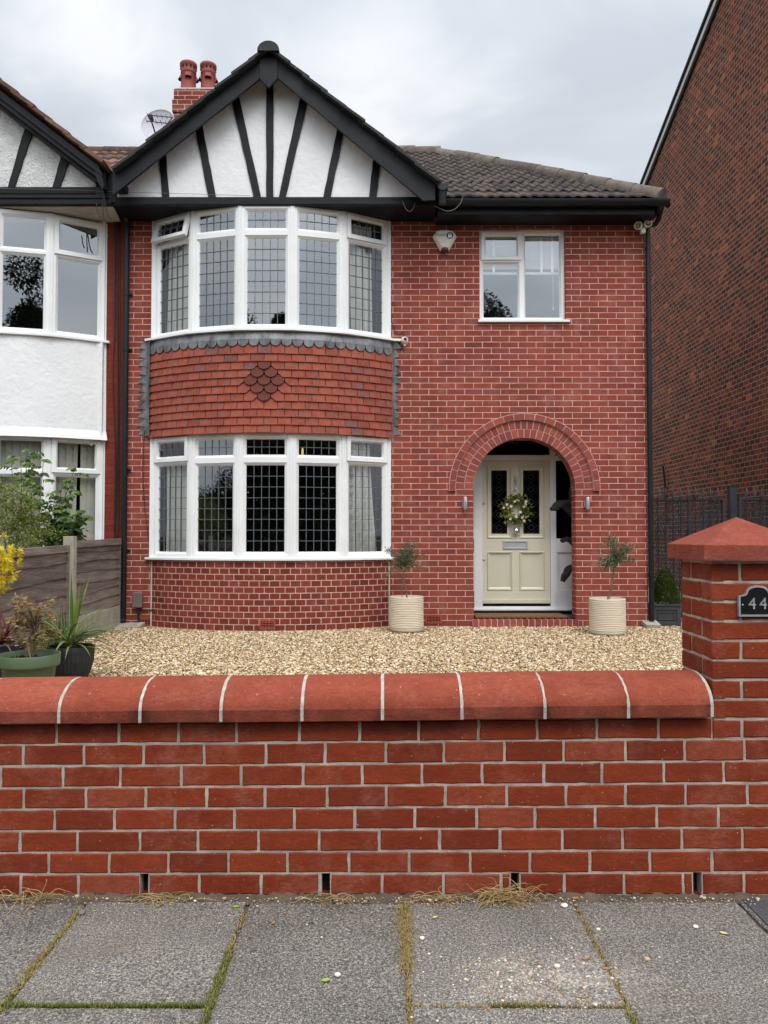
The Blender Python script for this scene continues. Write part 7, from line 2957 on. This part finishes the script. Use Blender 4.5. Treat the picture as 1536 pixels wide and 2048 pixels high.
litter_leaf(1152, 1797, .03, 'dry_leaf', .2, 'orange-brown dead leaf at the wall foot right of the largest straw tuft')
litter_leaf(1168, 1995, .02, 'dry_leaf', .0, 'orange-brown leaf fragment caught in the horizontal joint on the right')


def pebble(px, py, r_, lab, tone, seed):
    q = random.Random(seed)
    c_ = PG(px, py, 0)
    mb = MB()
    ph = [q.uniform(0, 6) for _ in range(4)]
    prof_ = [(math.sin(math.pi * i / 7), -math.cos(math.pi * i / 7)) for i in range(8)]

    def T_(x, y, z):
        w_ = 1 + .13 * math.sin(2.1 * x + ph[0]) + .1 * math.sin(2.7 * y + ph[1] + z)
        return (c_.x + x * r_ * w_ * 1.15, c_.y + y * r_ * w_ * .9, r_ * .6 + z * r_ * .62 * w_)
    mb.lathe(prof_, 0, 0, 12, 0, tone, T=T_)
    tag(mb.build('pebble', 'stone'), lab, 'pebble', 'loose pebbles on the pavement')


pebble(163, 1829, .013, 'dark grey pebble at the top of the leftmost joint', 0.0, 1)
pebble(1128, 1815, .012, 'flat white pebble in front of the largest straw tuft', 1.0, 2)
pebble(1294, 1921, .009, 'beige pebble alone in the middle of the right slab', .5, 3)
pebble(675, 1953, .009, 'white pebble right beside the fresh green leaf on the centre slab', 1.0, 4)
pebble(1392, 1856, .009, 'white pebble on the right slab near the pale yellow leaf', 1.0, 5)
pebble(1114, 1935, .009, 'white pebble on the worn gritty slab', .95, 6)
pebble(1197, 1861, .007, 'small white pebble just right of the right-hand joint', .95, 7)
pebble(844, 1879, .008, 'white chip beside the central mossy joint', 1.0, 8)
pebble(1450, 1786, .02, 'larger grey stone at the wall foot below the gate pier', .1, 9)
pebble(1456, 1790, .014, 'pale round stone at the wall foot below the gate pier', 1.0, 10)

# ================================================================== ACROSS THE STREET (seen as reflections in the windows)
def street_tree(x, y, h, cr_, lab, seed):
    q = random.Random(seed)
    t = thing('street_tree', lab, 'tree', (x, y, 0), 'trees across the street')
    mb = MB()
    mb.tube([(x, y, -.05), (x + .1, y, h * .25), (x, y + .1, h * .5), (x + .1, y, h * .8)], [.22, .18, .13, .04], 9)
    lobes = []
    for i in range(16):
        a = q.uniform(0, 6.28)
        f = q.uniform(.3, 1)
        rr = cr_ * (1.05 - .55 * abs(f - .55) * 1.6) * q.uniform(.4, .9)
        c_ = Vector((x + rr * math.cos(a), y + rr * math.sin(a), h * f - .4))
        lobes.append((c_, cr_ * q.uniform(.28, .45)))
        mb.tube([(x, y, h * min(.75, f * .7)), c_], [.06, .02], 5)
    mb.build('trunk', 'bark', t)
    mb = MB()
    for c_, rr in lobes:
        for j in range(850):
            v = Vector((q.gauss(0, 1), q.gauss(0, 1), q.gauss(0, .8))).normalized() * q.uniform(.5, 1.1)
            mb.leaf(c_ + v * rr, v + Vector((q.uniform(-1, 1), q.uniform(-1, 1), q.uniform(-1, .5))), (0, 0, 1), q.uniform(.11, .2), .10, 0, q.random())
    mb.build('crown', 'tree_leaf', t)


for i, (x, y, h, c_) in enumerate(((-6.9, -13.5, 11.4, 1.9), (-1.8, -15, 13.8, 1.7), (-3.95, -14, 11.2, 0.9), (0.4, -14, 9.8, 2.3), (3.8, -13.5, 12.2, 2.0), (7.5, -15, 8.6, 2.3), (11.5, -14, 8.0, 2.4), (16, -15, 8.4, 2.6), (-11, -14.5, 7.8, 2.4), (-16.5, -15, 6.6, 2.5), (-22, -15.5, 5.2, 2.2))):
    street_tree(x, y, h, c_, 'leafy street tree seen only as a dark reflection in the house windows', 100 + i)
m = MB()
q = random.Random(200)
for i in range(9000):
    x, z = q.uniform(-34, 34), q.uniform(0, 2.6)
    m.leaf((x, -12.2 + q.gauss(0, .3), z), (q.uniform(-1, 1), q.uniform(0, 1), q.uniform(-.5, 1)), (0, 0, 1), q.uniform(.2, .34), .2, 0, q.random())
tag(m.build('hedge', 'tree_leaf'), 'long dark hedge across the street seen only as a reflection in the lower windows', 'hedge')

m = MB()
for i in range(42000):
    x = q.uniform(-40, 40)
    z = q.uniform(0, 6.0 if x > -14 else 3.4)
    m.leaf((x, -18 + q.gauss(0, .5), z), (q.uniform(-1, 1), q.uniform(-.3, 1), q.uniform(-.5, 1)), (0, 0, 1), q.uniform(.5, .8), .55, 0, q.random() * .8)
m.build('distant_foliage', 'tree_leaf', kind='stuff')
